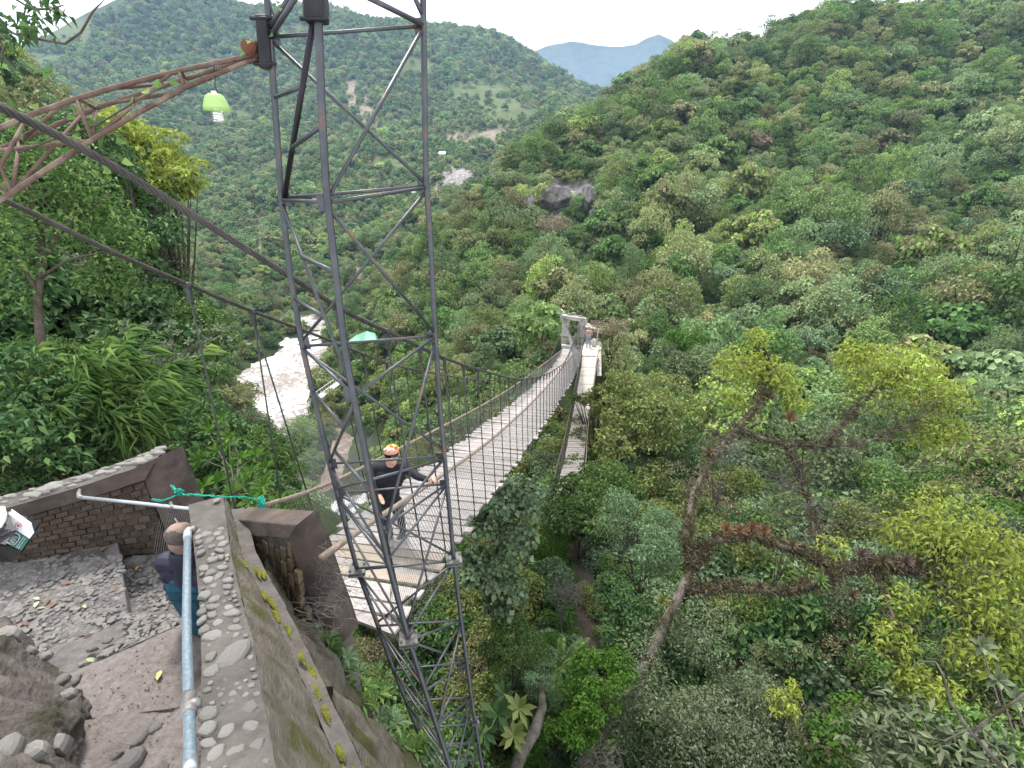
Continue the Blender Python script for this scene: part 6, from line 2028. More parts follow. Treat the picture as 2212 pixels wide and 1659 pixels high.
# bare grey bushes
for i, (u, v, z, r_, lb) in enumerate(((1565, 960, 22, 90, 'pale leafless bush left of the leaning tree'), (1700, 1110, 17, 80, 'leafless tangled bush behind the row of red bromeliads'), (1220, 1280, 14, 36, 'dry brown twiggy bush beside the soil path'), (1310, 1650, 9.6, 50, 'bleached bare twigs at the bottom below the leaning trunk'))):
    c = W(u, v, z); R_ = r_ * z / 1106
    b0 = Vector((c.x, c.y, min(gz(c.x, c.y), c.z - R_)))
    root = empty('bare_bush', b0, label=lb, category='bush')
    mb = MB(); twigs(mb, c, R_, 150, 70 + i, .8, .0042 * z / 10)
    mb.build('twigs', M['twig'], root, kind='stuff')
    stem_mb(b0, [c + Vector((rg.uniform(-.5, .5), rg.uniform(-.5, .5), rg.uniform(-.3, .5))) * R_ for _ in range(7)], .02 * z / 10, i).build('stem', M['twig'], root)
# grey dead branch at lower right and the curved mossy trunk at the bottom
db = empty('dead_branch', W(2190, 1690, 6.0), label='forked grey dead branch arching up in the bottom right corner', category='branch')
MB().tube([W(2230, 1720, 6), W(2150, 1640, 6.05), (W(2095, 1580, 6.1)), W(2052, 1515, 6.2), W(2038, 1460, 6.3), W(2022, 1430, 6.4), W(1985, 1428, 6.5), W(1965, 1445, 6.5)], [.030, .026, .022, .017, .013, .010, .007, .004], 8).build('stem', M['bark_pale'], db)
MB().tube([W(2098, 1585, 6.1), W(2140, 1550, 6.0), W(2200, 1510, 5.9), W(2260, 1460, 5.8)], [.022, .018, .015, .01], 7).build('fork', M['bark_pale'], db)
MB().tube([W(2090, 1575, 6.1), W(2040, 1600, 6.1), W(2005, 1590, 6.2), W(1985, 1540, 6.3), W(1975, 1500, 6.4)], [.010, .008, .007, .005, .003], 5).build('twig', M['bark_pale'], db)
cv = MB().tube([W(1100, 1700, 9.4), W(1125, 1630, 9.6), W(1155, 1580, 9.9), W(1172, 1530, 10.4), W(1170, 1480, 11)], [.13, .12, .11, .09, .06], 9).build('curved_trunk', M['bark_pale'])
tag(cv, 'bare curved trunk at the bottom right of the tower foot', 'trunk')
for i, (u, v, z, lb) in enumerate(((2155, 1470, 6.2, 'rosette of large grey leaves above the dead branch'), (2120, 1395, 6.6, 'smaller grey leaf rosette left above the dead branch'), (2195, 1510, 6.0, 'grey leaf rosette at the right picture edge by the dead branch'))):
    c = W(u, v, z)
    r0_ = empty('grey_rosette', c, label=lb, category='plant')
    link('leaves', quads_mesh('leaves', rosette(c, (-.2, -.5, .8), 11, .20, .034, i + 50, 1.1, .15)), M['leaf_grey'], r0_)
    MB().tube([c, W(u + 40, v + 130, z)], [.008, .012], 5).build('stem', M['twig'], r0_)

# ---- left foreground
lt = empty('bank_tree', W(100, 800, 7.6), label='tall dark-trunked leafy tree on the bank at the far left', category='tree')
TT = [([(108, 830, 7.4), (88, 740, 7.5), (80, 650, 7.6), (92, 570, 7.7), (88, 500, 7.8), (60, 400, 7.9)], [.075, .06, .055, .05, .04, .02]),
      ([(90, 570, 7.7), (130, 500, 7.9), (190, 450, 8.1), (240, 420, 8.2)], [.035, .03, .02, .01]), ([(85, 640, 7.6), (40, 560, 7.5), (0, 520, 7.4)], [.03, .02, .012]),
      ([(84, 600, 7.6), (150, 560, 7.8), (220, 545, 8), (280, 530, 8.2)], [.025, .02, .014, .006]), ([(88, 500, 7.8), (40, 400, 7.6), (0, 350, 7.5)], [.025, .018, .01])]
for i, (ps, rs) in enumerate(TT):
    MB().tube([W(*p) for p in ps], rs, 8).build('trunk' if i == 0 else 'limb', M['bark'], lt)
V = []
for i, (u, v, z, r_, n) in enumerate(((60, 380, 7.8, 95, 300), (170, 400, 8.1, 80, 330), (230, 470, 8.3, 60, 260), (20, 470, 7.5, 80, 240), (130, 500, 8, 60, 160), (250, 560, 8.3, 55, 260), (200, 600, 8.2, 50, 150), (40, 560, 7.5, 55, 140), (270, 620, 8.4, 35, 110), (0, 300, 7.6, 80, 220), (120, 330, 8, 70, 220), (30, 650, 7.4, 45, 60), (290, 520, 8.4, 40, 130))):
    r3 = np.random.default_rng(i + 500)
    n = int(n * 1.9)
    c = np.array(W(u, v, z)); R_ = r_ * z / 1106
    d_ = norm(r3.normal(size=(n, 3))); C = c + d_ * R_ * r3.uniform(.2, 1.05, (n, 1)) ** .6 * np.array([1, 1, .8])
    nn = norm(d_ * .4 + np.array([0, -.2, .9]) + r3.normal(size=(n, 3)) * .5)
    V.append(leaves(C, nn, .095 * r3.uniform(.6, 1.25, n), .5, .3, .25, r3))
link('crown', quads_mesh('crown', np.concatenate(V)), M['leaf_mid'], lt)
bush('shade_tree', 'dark dense tree behind the far-left tree on the bank', 'tree', [px(330, 540, 17, 90), px(290, 420, 18, 80), px(120, 330, 18, 100), px(360, 640, 19, 60), px(20, 330, 18, 90), px(250, 660, 15, 90), px(60, 680, 13, 110), px(370, 740, 16, 55)], 'leaf_dark', .2, 1700, .5, .2, .42, 14, 31, r0=.16)
bush('yellow_green_tree', 'sunlit yellow-green tree rising behind the steel cables at left', 'tree', [px(320, 330, 24, 62), px(380, 395, 24, 60), px(270, 300, 24.5, 52), px(330, 420, 23.5, 55), px(410, 420, 24, 36), px(290, 380, 23.5, 45), px(240, 270, 25, 40)], 'leaf_lime', .22, 1500, .5, .2, .42, 14, 32, r0=.14)
# bamboo-like grass
bam = empty('bamboo_clump', W(250, 1010, 7.0), label='clump of arching bamboo grass with long narrow leaves behind the left wall', category='bamboo')
r3 = np.random.default_rng(77)
V = []
for k_ in range(46):
    u0, v0 = r3.uniform(120, 330), r3.uniform(950, 1020)
    a = W(u0, v0, r3.uniform(6.2, 7.4)); b_ = W(u0 + r3.uniform(-120, 150), v0 - r3.uniform(90, 260), r3.uniform(6.0, 7.6))
    mid = lerp(a, b_, .6) + Vector((0, 0, .18))
    if k_ < 16: MB().tube([a, mid, b_], [.009, .006, .003], 5).build('cane', M['leaf_olive'], bam)
    n = 34
    t = r3.uniform(.25, 1.02, n)[:, None]
    C = np.array(a) * (1 - t) ** 2 + 2 * np.array(mid) * t * (1 - t) + np.array(b_) * t ** 2
    dr = norm(np.array(b_ - a)[None] * .5 + r3.normal(size=(n, 3)) * .35 + np.array([.55, -.1, -.45]))
    nn = norm(np.array([-.1, -.5, .8]) + r3.normal(size=(n, 3)) * .35)
    V.append(leaves(C, nn, r3.uniform(.16, .36, n), .13, .15, .3, r3, dr))
link('leaf_mass', quads_mesh('leaf_mass', np.concatenate(V)), M['leaf_mid'], bam)
# rosette shrubs (spoon leaves)
for nm, lb, spots_, mt, ln, base in (('spoon_leaf_shrub', 'shrub with grey-backed spoon-shaped leaves in the middle of the left bank', [(270 + 17 * i % 200 + (i * 37 % 60), 700 + (i * 53) % 110, 8.0 + (i % 5) * .12) for i in range(30)], 'leaf_grey', .12, (360, 860, 8.6)),
                                     ('rosette_shrub', 'fresh green shrub with leaf rosettes in front of the gorge at left', [(495, 945, 6.8), (520, 990, 6.6), (552, 985, 6.7), (500, 1010, 6.5), (545, 1020, 6.4), (470, 975, 6.6), (575, 1010, 6.6), (530, 1045, 6.3), (470, 1040, 6.2), (430, 990, 6.4), (450, 930, 6.9), (480, 905, 7.2), (600, 1085, 5.9), (540, 1085, 5.9), (440, 1050, 6.0), (570, 1050, 6.2), (505, 1065, 6.1), (610, 1110, 5.7)], 'leaf_bright', .17, (505, 1120, 6.2))):
    r0_ = empty(nm, W(*base), label=lb, category='shrub')
    V = []
    for i, (u, v, z) in enumerate(spots_):
        c = W(u, v, z)
        V.append(rosette(c, (.15 * math.sin(i), -.35, 1), 10, ln, ln * .17, i + 300, 1.3, .15))
        if i % 3 == 0: V.append(rosette(c - Vector((.05, 0, .12)), (.3 * math.cos(i), -.2, 1), 9, ln * .9, ln * .17, i + 500, 1.3, .2))
    link('leaves', quads_mesh('leaves', np.concatenate(V)), M[mt], r0_)
    stem_mb(W(*base), [W(*s) for s in spots_], .02, 3).build('stem', M['twig'], r0_)
bush('left_thicket', 'mixed leafy thicket along the top of the left wall', 'bush', [px(60, 960, 5.9, 70), px(-40, 900, 6, 90), px(150, 1000, 6.0, 40), px(20, 830, 6.6, 90), px(130, 880, 6.6, 80), px(400, 900, 8, 70), px(405, 850, 10, 55), px(400, 990, 7.0, 45)], 'leaf_dark', .11, 620, .45, .25, .45, 12, 33)  # dark leaf material puts the left bank's shade into the colour
bush('dark_thicket', 'shadowy dark thicket at the left just above the brick wall', 'bush', [px(90, 1010, 6.0, 50), px(250, 960, 6.8, 70), px(330, 930, 7.4, 60), px(-60, 1000, 5.6, 80), px(180, 920, 7.2, 80)], 'leaf_dark', .09, 1200, .45, .2, .45, 12, 34)
bush('gorge_bush', 'broad green bush on the rim of the gorge left of the tower', 'bush', [px(450, 905, 13, 42), px(412, 815, 14, 45), px(520, 1080, 9, 50), px(480, 1010, 11, 60), px(420, 940, 10, 50), px(560, 1120, 8, 40)], 'leaf_mid', .12, 1500, .45, .25, .42, 12, 35)
# small tree by the river
sm = W(540, 905, 90)
rt = bush('river_tree', 'small flat-topped tree with visible branches standing before the river', 'tree', [(tuple(W(533, 842, 92)), 2.3, .8), (tuple(W(520, 852, 92)), 1.3, .5), (tuple(W(553, 850, 92)), 1.3, .5)], 'leaf_olive', .42, 500, .5, .1, .42, 10, 36, r0=.22, base=sm)
# leaves against the sky, top left
sl_ = empty('sky_branch', W(-120, 60, 2.9), label='dark leafy branch hanging against the sky in the top left corner', category='branch')
V = []
r3 = np.random.default_rng(3)
bp_ = [[(-120, 40, 2.9), (0, 60, 2.8), (60, 85, 2.75), (85, 85, 2.75), (140, 95, 2.7), (175, 70, 2.7), (200, 25, 2.7), (225, 0, 2.7)], [(-120, -40, 2.9), (20, -10, 2.8), (70, 20, 2.75), (110, 20, 2.7), (140, 10, 2.7)], [(0, 60, 2.8), (10, 100, 2.75), (0, 125, 2.7)], [(60, 85, 2.75), (50, 40, 2.75), (60, 0, 2.75)]]
for i, b_ in enumerate(bp_):
    MB().tube([W(*p) for p in b_], [.006] * (len(b_) - 1) + [.002], 5).build('twig', M['bark'], sl_)
for (u0, v0, n, r_) in ((20, 60, 34, 45), (60, 30, 34, 45), (100, 30, 26, 40), (10, 100, 16, 22), (120, 10, 16, 30), (60, 60, 20, 30), (-20, 30, 20, 40)):
    C = np.array([tuple(W(u0 + r3.normal() * r_ * .5, v0 + r3.normal() * r_ * .5, r3.uniform(2.6, 2.9))) for _ in range(n)])
    nn = norm(np.array([0, -.6, .6]) + r3.normal(size=(n, 3)) * .6)
    V.append(leaves(C, nn, r3.uniform(.03, .065, n), .55, .3, .6, r3))
link('leaves', quads_mesh('leaves', np.concatenate(V)), M['leaf_dark'], sl_)
# climbing vine on the arm and the tower top
vn = empty('climbing_vine', W(190, 330, 2.1), label='vine with heart-shaped leaves climbing over the rusty truss arm', category='vine')
vl = [(366, 183), (352, 186), (328, 178), (285, 207), (322, 205), (250, 310), (262, 352), (232, 345), (205, 255), (210, 265), (175, 280), (155, 330), (110, 310), (85, 330), (60, 262), (85, 238), (45, 275), (20, 255), (112, 150), (120, 146), (108, 156), (535, 95), (530, 117), (600, 10), (606, 25), (590, 78), (595, 20), (75, 250), (225, 290), (240, 375), (145, 260), (180, 310), (30, 310), (12, 225)]
V = []
for i, (u, v) in enumerate(vl):
    c = np.array([tuple(W(u, v, 2.2))])
    nn = norm(np.array([[r3.normal() * .4, -1, .5]]))
    V.append(leaves(c, nn, .05 if u < 520 else .032, .8, .15, .4, r3))
link('leaves', quads_mesh('leaves', np.concatenate(V)), M['leaf_mid'], vn)
MB().tube([W(40, 330, 2.15), W(120, 300, 2.15), W(210, 270, 2.18), W(300, 215, 2.2), W(366, 180, 2.2)], .004, 5).build('stem', M['bark'], vn)
MB().tube([W(75, 185, 2.25), W(95, 165, 2.25), W(112, 152, 2.25)], .003, 5).build('shoot', M['bark'], vn)
for (u0, u1) in ((560, 612),):
    MB().tube([W(575, -20, 2.3), W(590, 30, 2.3), W(604, 50, 2.3)], .005, 5).build('shoot', M['bark'], vn)

# ---- picked-out trees on the hillside
HT = [(1395, 585, 'leaf_bright', 42, 'bright green tree in the middle of the right hillside'), (1430, 530, 'leaf_bright', 30, 'small bright green tree above the middle of the right hillside'), (1300, 625, 'leaf_bright', 26, 'bright green bush-like tree above the far portal'), (1480, 745, 'leaf_bright', 48, 'vivid green layered tree right of the far portal'), (1090, 525, 'leaf_lime', 40, 'yellow-green domed tree below the pale cliff'), (1410, 395, 'leaf_mid', 50, 'broad mid-green tree right of the rock face'), (1265, 445, 'leaf_bright', 18, 'light green sapling clinging to the rock face'),
      (1820, 520, 'leaf_pale', 60, 'pale grey-green broad tree on the upper right hillside'), (1820, 640, 'leaf_pale', 50, 'pale grey-green tree in the centre of the right hillside'), (1930, 640, 'leaf_pale', 55, 'pale grey-green tree right of its pale neighbour on the hillside'), (2120, 500, 'leaf_pale', 45, 'pale grey-green tree near the right edge of the picture'), (1760, 740, 'leaf_pale', 45, 'low pale grey-green tree behind the leaning tree'), (1560, 600, 'leaf_pale', 35, 'pale slim tree on the slope above the portal'), (1960, 420, 'leaf_pale', 40, 'pale tree high on the right hillside'),
      (1530, 480, 'leaf_olive', 50, 'olive-brown rounded tree in the hillside middle'), (1640, 310, 'leaf_dry', 28, 'brownish dry tree high on the right hillside'), (1190, 500, 'leaf_dry', 44, 'grey-brown tree directly below the rock face'), (1320, 720, 'leaf_dry', 40, 'brownish bare-looking tree right behind the far portal'), (1170, 620, 'leaf_dry', 26, 'small brown tree on the slope left of the portal'), (1020, 620, 'leaf_mid', 40, 'mid-green tree on the near edge of the gorge slope'), (980, 440, 'leaf_olive', 46, 'olive domed tree at the left shoulder of the right hill'), (1060, 700, 'leaf_olive', 45, 'olive shrubby tree left of the far portal')]
for i, (u, v, mt, r_, lb) in enumerate(HT):
    p, zz = hit(u, v, 5.0)
    if p is None: continue
    R_ = r_ * zz / 1106
    g0 = Vector((p.x, p.y, gz(p.x, p.y)))
    c = Vector(p) + Vector((0, 0, R_ * .15))
    lobes = [(tuple(c), R_ * .7, R_ * .6)] + [(tuple(c + Vector((math.cos(a) * R_ * .6, math.sin(a) * R_ * .4, R_ * .25 * math.sin(a * 2)))), R_ * .5, R_ * .42) for a in (0.3, 1.9, 3.5, 5.0)]
    bush('hillside_tree', lb, 'tree', lobes, mt, .42 * (.7 if mt in ('leaf_dry', 'leaf_olive') else 1) * zz / 90, 520, .6, .15, .42, 12, 200 + i, r0=.07, base=g0)

# ================================================================ PEOPLE
def capsule(mb, a, b, ra, rb, n=12):
    a, b = Vector(a), Vector(b)
    d_ = b - a
    if d_.length < 1e-5: d_ = Vector((0, 0, 1e-4))
    t = d_.normalized()
    pts, rs = [], []
    for k_ in range(5):
        q = math.pi / 2 * k_ / 4
        pts.append(a - t * ra * math.cos(q)); rs.append(max(ra * math.sin(q), 1e-4))
    for k_ in range(1, 6):
        q = math.pi / 2 * k_ / 5
        pts.append(b + t * rb * math.sin(q)); rs.append(max(rb * math.cos(q), 1e-4))
    mb.tube(pts, rs, n)


def body(name, prims, mats, parent, voxel=.012, smooth=3):
    """prims: (a, b, ra, rb, material); melted into one continuous skin"""
    mb = MB()
    for a, b, ra, rb, _ in prims: capsule(mb, a, b, ra, rb)
    me = mb.mesh(name + '_raw')
    o = bpy.data.objects.new(name + '_raw', me); COL.objects.link(o)
    md = o.modifiers.new('remesh', 'REMESH'); md.mode = 'VOXEL'; md.voxel_size = voxel; md.use_smooth_shade = True
    ms = o.modifiers.new('smooth', 'SMOOTH'); ms.factor = .5; ms.iterations = smooth
    dg = bpy.context.evaluated_depsgraph_get()
    ev = o.evaluated_get(dg)
    out = bpy.data.meshes.new_from_object(ev)
    out.name = name
    bpy.data.objects.remove(o)
    out.materials.clear()
    for m_ in mats: out.materials.append(m_)
    nf = len(out.polygons)
    cen = np.empty(nf * 3, np.float32); out.polygons.foreach_get('center', cen); cen = cen.reshape(-1, 3)
    best = np.full(nf, 1e9); mi = np.zeros(nf, np.int32)
    for a, b, ra, rb, k_ in prims:
        A_, B_ = np.array(a), np.array(b); d_ = B_ - A_; l2 = max(d_ @ d_, 1e-9)
        t = np.clip(((cen - A_) @ d_) / l2, 0, 1)
        dist = np.linalg.norm(cen - (A_ + t[:, None] * d_), axis=1) - (ra + (rb - ra) * t)
        m_ = dist < best
        best[m_] = dist[m_]; mi[m_] = k_
    out.polygons.foreach_set('material_index', mi)
    out.polygons.foreach_set('use_smooth', np.ones(nf, bool))
    return link(name, out, None, parent)


M['skin'] = stone('skin', (.42, .23, .17), (.52, .30, .23), .55, 8, .05)
M['skin_red'] = stone('ruddy_skin', (.45, .22, .17), (.55, .30, .24), .55, 8, .05)
M['navy_knit'] = stone('black_navy_knit', (.006, .007, .011), (.013, .014, .021), .8, 30, .3)
M['dark_trousers'] = stone('dark_trousers', (.010, .012, .018), (.020, .023, .032), .85, 20, .3)
M['shoe'] = stone('dark_shoe', (.02, .02, .022), (.05, .05, .05), .6, 20, .2)


def bandana():
    m, N, L, out = newmat('bandana')
    b = N.new('ShaderNodeBsdfPrincipled'); b.inputs['Roughness'].default_value = .7
    tc = N.new('ShaderNodeTexCoord'); v = N.new('ShaderNodeTexVoronoi'); v.inputs['Scale'].default_value = 40
    L(tc.outputs['Object'], v.inputs['Vector'])
    s = N.new('ShaderNodeSeparateColor'); L(v.outputs['Color'], s.inputs[0])
    r = N.new('ShaderNodeValToRGB'); r.color_ramp.interpolation = 'CONSTANT'
    els = r.color_ramp.elements
    for i, (p, c) in enumerate(((0, (.55, .06, .02, 1)), (.22, (.75, .30, .02, 1)), (.42, (.80, .55, .05, 1)), (.58, (.02, .02, .02, 1)), (.72, (.75, .70, .62, 1)), (.86, (.60, .10, .03, 1)))):
        if i > 1: els.new(p)
        els[i].position = p; els[i].color = c
    L(s.outputs[0], r.inputs['Fac']); L(r.outputs['Color'], b.inputs['Base Color']); L(b.outputs[0], out.inputs[0])
    return m


# ---- man on the bridge
def on_deck(p, h):
    c, t, n = deck(p.y)
    return Vector((p.x, p.y, c.z + h))


fA, fB = on_deck(W(842, 1145, 6.75), .05), on_deck(W(870, 1142, 6.85), .05)
man = empty('person', fA, label='man in dark clothes, bandana and sunglasses leaning on the bridge handrail', category='person')
hd = W(846, 980, 6.08)
fwd = Vector((-hd.x * .9 - .15, -hd.y, -hd.z * .25)).normalized()      # where he looks
rt_ = fwd.cross(Vector((0, 0, 1))).normalized(); upv = rt_.cross(fwd)
SHL, SHR = W(812, 1012, 6.26), W(875, 1011, 6.18)
CH, BE, PE = W(843, 1026, 6.30), W(838, 1062, 6.48), W(838, 1082, 6.58)
EL, WR = W(809, 1051, 6.38), W(819, 1071, 6.18)
ER, WRr = W(904, 1030, 5.98), W(930, 1038, 5.70)
kA, kB = W(828, 1110, 6.45), W(862, 1106, 6.62)
hA, hB = W(826, 1086, 6.58), W(852, 1086, 6.58)
aA, aB = fA + Vector((0, 0, .05)), fB + Vector((0, 0, .05))
toe = Vector((-.03, -.15, -.02))
hl = W(823, 1079, 6.12); hr_ = W(937, 1041, 5.62)
SK, TP, TR_, SH = 0, 1, 2, 3
prims = [(hd + upv * .02 - fwd * .01, hd + upv * .025 + fwd * .015, .090, .087, SK), (hd - upv * .05 + fwd * .03, hd - upv * .075 + fwd * .035, .066, .056, SK), (hd - upv * .01 + fwd * .096, hd - upv * .03 + fwd * .108, .011, .016, SK),
         (hd + rt_ * .082, hd + rt_ * .083 - upv * .03, .014, .012, SK), (hd - rt_ * .082, hd - rt_ * .083 - upv * .03, .014, .012, SK),
         (hd - upv * .07 - fwd * .02, lerp(hd, CH, .55), .056, .062, SK), (lerp(hd, CH, .62), CH, .085, .13, TP),
         (SHL, SHR, .070, .070, TP), (CH, BE, .150, .150, TP), (CH + rt_ * .05, BE, .14, .14, TP), (CH - rt_ * .05, BE, .14, .14, TP), (BE, PE, .150, .150, TP),
         (SHL, EL, .062, .050, TP), (EL, WR, .048, .036, TP), (SHR, ER, .062, .048, TP), (ER, WRr, .046, .034, TP),
         (PE, hA, .13, .11, TR_), (PE, hB, .13, .11, TR_), (hA, kA, .098, .070, TR_), (hB, kB, .098, .070, TR_), (kA, aA, .066, .046, TR_), (kB, aB, .066, .046, TR_),
         (fA, fA + toe, .045, .036, SH), (fB, fB + toe, .045, .036, SH)]


def hand(prims, wrist, palm, fdir, side, curl, s=1.0, slot=0):
    """palm and five bent fingers"""
    fdir = Vector(fdir).normalized(); side = Vector(side).normalized(); nrm_ = fdir.cross(side).normalized() * (1 if curl > 0 else -1)
    prims.append((wrist, palm, .030 * s, .034 * s, slot)); prims.append((palm - side * .022 * s, palm + side * .022 * s, .026 * s, .024 * s, slot))
    for i, l_ in enumerate((.062, .072, .068, .054)):
        b0 = palm + side * (.027 - i * .018) * s + fdir * .026 * s
        k1 = b0 + fdir * l_ * .5 * s
        k2 = k1 + (fdir * .45 + nrm_ * abs(curl)).normalized() * l_ * .55 * s
        prims.append((b0, k1, .0105 * s, .0095 * s, slot)); prims.append((k1, k2, .0095 * s, .008 * s, slot))
    t0 = palm + side * .034 * s - fdir * .012 * s
    t1 = t0 + (fdir * .6 + side * .8).normalized() * .034 * s
    t2 = t1 + (fdir * .8 + nrm_ * .5).normalized() * .028 * s
    prims.append((t0, t1, .013 * s, .011 * s, slot)); prims.append((t1, t2, .011 * s, .009 * s, slot))


hand(prims, WRr, hr_ + Vector((0, 0, .035)), (hr_ - WRr), Vector((0, -.4, .2)), .9, 1.05)
hand(prims, WR, hl, (hl - WR) + Vector((.02, -.02, -.02)), Vector((.6, -.5, 0)), .8, 1.05)
bd_ = body('body', prims, [M['skin_red'], M['navy_knit'], M['dark_trousers'], M['shoe']], man, .0095, 3)
# bandana, sunglasses
bm = bmesh.new(); bmesh.ops.create_uvsphere(bm, u_segments=24, v_segments=14, radius=1)
bmesh.ops.delete(bm, geom=[v_ for v_ in bm.verts if v_.co.z < .22 + .24 * v_.co.y], context='VERTS')
for v_ in bm.verts:
    q = v_.co.copy()
    v_.co = hd + upv * .022 + rt_ * q.x * .099 + fwd * q.y * .110 + upv * q.z * .091
me = bpy.data.meshes.new('bandana'); bm.to_mesh(me); bm.free()
for pl2 in me.polygons: pl2.use_smooth = True
link('bandana', me, bandana(), man)
gl_ = MB()
arc = [hd + upv * .022 + rt_ * math.sin(a) * .092 + fwd * (math.cos(a) * .109) for a in np.linspace(-1.35, 1.35, 17)]
bot = [p - upv * (.034 if 2 < i < 14 and i != 8 else .016) for i, p in enumerate(arc)]
vs = [p for p in arc] + [p for p in bot] + [p + fwd * .007 for p in arc] + [p + fwd * .007 for p in bot]
n = 17
fs = []
for i in range(n - 1):
    fs += [(2 * n + i, 2 * n + i + 1, 3 * n + i + 1, 3 * n + i), (i, n + i, n + i + 1, i + 1), (i, i + 1, 2 * n + i + 1, 2 * n + i), (n + i, 3 * n + i, 3 * n + i + 1, n + i + 1)]
gl_.add(vs, fs)
gl_.build('sunglasses', plain('black_lens', (.006, .006, .007), .12, spec=.6), man)
MB().tube([hd - upv * .052 + fwd * .102 + rt_ * s * .02 for s in (-1, 0, 1)], .005, 6).build('mouth', plain('lips', (.30, .12, .10), .5), man)

# ---- man on the steps, from behind
X0, Y0_, = -2.43, 3.12
ZF = ZL
man2 = empty('person', (X0, Y0_, ZF), label='balding man in a navy and teal jacket standing on the steps, seen from behind', category='person')
M['navy_jacket'] = stone('navy_jacket', (.010, .010, .024), (.018, .018, .038), .55, 6, .35, wave=(1, 1, 14))
M['teal_jacket'] = stone('teal_jacket', (.002, .045, .082), (.004, .070, .115), .55, 6, .25, wave=(1, 1, 10))
M['stubble'] = stone('cropped_hair', (.20, .135, .115), (.30, .205, .175), .75, 40, .3, c3=(.10, .075, .07), s3=5, t3=.55)
h2 = W(386, 1158, 3.74)
f2 = Vector((.25, 1, -.1)).normalized(); r2 = Vector((1, -.25, 0)).normalized()
nk = Vector((X0 + .02, Y0_ - .02, h2.z - .14)); ch = Vector((X0 + .02, Y0_, h2.z - .36)); be = Vector((X0 + .02, Y0_ + .02, h2.z - .62)); pe = Vector((X0 + .02, Y0_ + .03, h2.z - .80))
sl2, sr2 = nk + Vector((-.195, .03, -.13)), nk + Vector((.20, -.02, -.13))
fl, frt = Vector((X0 - .10, Y0_ + .03, ZF + .05)), Vector((X0 + .12, Y0_, ZF + .05))
HD, NV, TE, TRW, SHO, SKN = range(6)
prims = [(h2 + Vector((0, 0, .015)), h2 + f2 * .03 + Vector((0, 0, .005)), .087, .082, HD), (h2 - Vector((0, 0, .05)) - f2 * .02, nk, .066, .062, HD), (h2 + f2 * .06 - Vector((0, 0, .06)), h2 + f2 * .07 - Vector((0, 0, .075)), .056, .05, SKN),
         (h2 + r2 * .088 - Vector((0, 0, .02)), h2 + r2 * .092 - Vector((0, 0, .05)), .014, .012, SKN), (h2 - r2 * .088 - Vector((0, 0, .02)), h2 - r2 * .092 - Vector((0, 0, .05)), .014, .012, SKN), (h2 + f2 * .105 - Vector((0, 0, .02)), h2 + f2 * .115 - Vector((0, 0, .045)), .012, .016, SKN),
         (nk - Vector((0, 0, .05)), ch, .10, .155, NV), (sl2, sr2, .088, .085, NV), (sl2 + Vector((.06, 0, -.08)), ch + Vector((-.07, 0, -.05)), .12, .13, NV), (sr2 + Vector((-.06, 0, -.08)), ch + Vector((.07, 0, -.05)), .12, .13, NV),
         (ch + Vector((-.06, 0, -.09)), be + Vector((-.05, 0, 0)), .165, .160, TE), (ch + Vector((.06, 0, -.09)), be + Vector((.05, 0, 0)), .165, .160, TE), (be, pe, .17, .165, TE),
         (pe, Vector((fl.x, fl.y, ZF + .45)), .12, .075, TRW), (pe, Vector((frt.x, frt.y, ZF + .45)), .12, .075, TRW), (Vector((fl.x, fl.y, ZF + .45)), fl, .072, .05, TRW), (Vector((frt.x, frt.y, ZF + .45)), frt, .072, .05, TRW),
         (fl, fl + Vector((.03, .15, -.01)), .045, .036, SHO), (frt, frt + Vector((.03, .15, -.01)), .045, .036, SHO)]
for s_, sh in ((-1, sl2), (1, sr2)):
    el = sh + Vector((.03 * s_ + .01, .10, -.26)); wr = el + Vector((-.03 * s_, .22, -.06))
    prims += [(sh, el, .068, .055, NV), (el, wr, .052, .038, TE)]
    hand(prims, wr, wr + Vector((0, .07, -.01)), (0, 1, -.1), (-s_, 0, .2), .6, 1.0, SKN)
body('body', prims, [M['stubble'], M['navy_jacket'], M['teal_jacket'], M['dark_trousers'], M['shoe'], M['skin']], man2, .0105, 3)
bm = bmesh.new(); bmesh.ops.create_uvsphere(bm, u_segments=26, v_segments=18, radius=1)
bmesh.ops.delete(bm, geom=[v_ for v_ in bm.verts if v_.co.z > .55 - .35 * v_.co.y + .10 * math.sin(v_.co.x * 5) or v_.co.y > .35 or v_.co.z < -.93], context='VERTS')
for v_ in bm.verts:
    q = v_.co.copy(); v_.co = h2 + Vector((0, .005, .008)) + r2 * q.x * .0925 + f2 * q.y * .0925 + Vector((0, 0, q.z * .094))
me = bpy.data.meshes.new('hair'); bm.to_mesh(me); bm.free()
for pl2 in me.polygons: pl2.use_smooth = True
link('hair', me, stone('grey_cropped_hair', (.075, .060, .056), (.15, .12, .11), .85, 60, .6), man2)
MB().lathe(nk + Vector((0, .0, -.045)), [(.125, -.03), (.122, .02), (.112, .06), (.098, .085), (.090, .075), (.092, .0)], 20).build('collar', M['navy_jacket'], man2)
for k_ in range(3):
    zq = nk.z - .20 - .075 * k_
    rr_ = [Vector((X0 + .02 + math.cos(a) * (.225 + .004 * k_), Y0_ + math.sin(a) * (.172 - .002 * k_), zq + .012 * math.sin(3 * a))) for a in np.linspace(math.pi * .95, math.pi * 2.05, 26)]
    MB().tube(rr_, .004, 5).build('quilt_seam', M['navy_jacket'], man2)

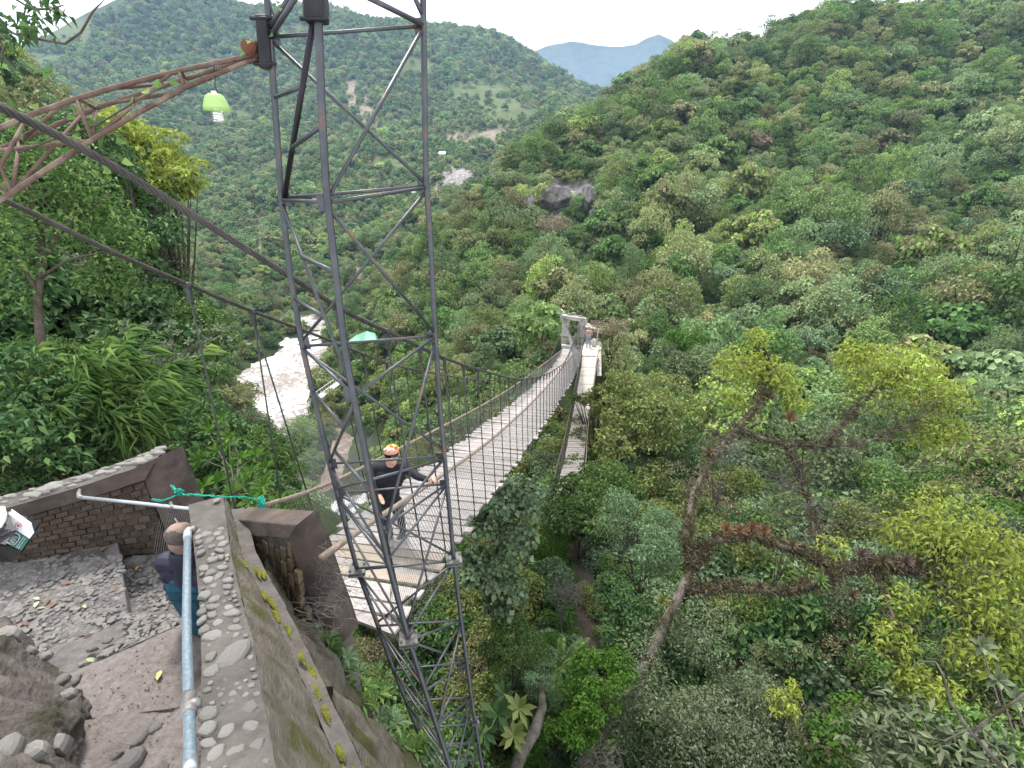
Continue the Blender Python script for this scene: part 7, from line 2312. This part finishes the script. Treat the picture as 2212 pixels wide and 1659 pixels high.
# ---- person far off on the landing
pz0 = pl_[0].z
b0 = W(1270, 762, 41.4)
far_p = empty('person', (b0.x, b0.y, pz0), label='distant person in a pinkish top and blue jeans on the far landing', category='person')
M['pink_top'] = stone('striped_pink_top', (.40, .20, .20), (.50, .40, .42), .8, 4, 0, wave=(1, 1, 12))
M['jeans'] = stone('blue_jeans', (.16, .21, .33), (.30, .35, .45), .85, 6, .1)
o3 = Vector((b0.x, b0.y, pz0))


def q3(x, y, z): return o3 + Vector((x, y, z))


prims = [(q3(0, -.02, 1.60), q3(0, -.03, 1.55), .095, .075, 0), (q3(0, 0, 1.45), q3(0, 0, 1.38), .05, .06, 0), (q3(0, 0, 1.28), q3(0, 0, 1.0), .17, .15, 1), (q3(-.17, 0, 1.34), q3(.17, 0, 1.34), .075, .075, 1),
         (q3(-.2, 0, 1.32), q3(-.25, -.03, 1.08), .058, .048, 1), (q3(-.25, -.03, 1.08), q3(-.06, -.17, .98), .044, .034, 0), (q3(.2, 0, 1.32), q3(.25, -.03, 1.08), .058, .048, 1), (q3(.25, -.03, 1.08), q3(.06, -.17, .98), .044, .034, 0), (q3(-.04, -.18, .97), q3(.04, -.18, .96), .04, .04, 0),
         (q3(0, 0, .95), q3(0, 0, .90), .16, .16, 2), (q3(-.09, 0, .86), q3(-.11, -.02, .48), .095, .072, 2), (q3(-.11, -.02, .48), q3(-.12, 0, .07), .068, .05, 2), (q3(.09, 0, .86), q3(.11, -.02, .48), .095, .072, 2), (q3(.11, -.02, .48), q3(.12, 0, .07), .068, .05, 2),
         (q3(-.12, 0, .045), q3(-.13, -.14, .04), .045, .038, 3), (q3(.12, 0, .045), q3(.13, -.14, .04), .045, .038, 3)]
body('body', prims, [M['skin_red'], M['pink_top'], M['jeans'], M['shoe']], far_p, .018, 2)
bm = bmesh.new(); bmesh.ops.create_uvsphere(bm, u_segments=14, v_segments=10, radius=1)
bmesh.ops.delete(bm, geom=[v_ for v_ in bm.verts if v_.co.z < -.2 and v_.co.y < .3], context='VERTS')
for v_ in bm.verts: v_.co = q3(v_.co.x * .105, v_.co.y * .11, 1.62 + v_.co.z * .10)
me = bpy.data.meshes.new('hair'); bm.to_mesh(me); bm.free()
link('hair', me, stone('sandy_hair', (.22, .13, .06), (.34, .22, .11), .8, 20, .3), far_p)

# ================================================================ HAZE
hz = MB().box((0, 1500, 100), (2400, 0, 0), (0, 1650, 0), (0, 0, 500))
hm, N, L_, out = newmat('haze')
pv = N.new('ShaderNodeVolumePrincipled')
pv.inputs['Color'].default_value = (0.44, 0.66, 1.0, 1)
pv.inputs['Density'].default_value = 0.00015
L_(pv.outputs[0], out.inputs['Volume'])
hz.build('haze', hm, kind='stuff')

# spray drifting up from the falls
bm = bmesh.new(); bmesh.ops.create_icosphere(bm, subdivisions=3, radius=1)
c = W(655, 1060, 43)
for v_ in bm.verts:
    q = v_.co.copy(); v_.co = c + Vector((q.x * 8, q.y * 8.0, q.z * 6.5)) * (1 + .12 * math.sin(q.x * 4) * math.cos(q.z * 3))
me = bpy.data.meshes.new('spray'); bm.to_mesh(me); bm.free()
sm_, N, L_, out = newmat('spray')
pv = N.new('ShaderNodeVolumePrincipled'); pv.inputs['Color'].default_value = (.90, .94, 1, 1); pv.inputs['Density'].default_value = .009
L_(pv.outputs[0], out.inputs['Volume'])
link('spray', me, sm_, kind='stuff')
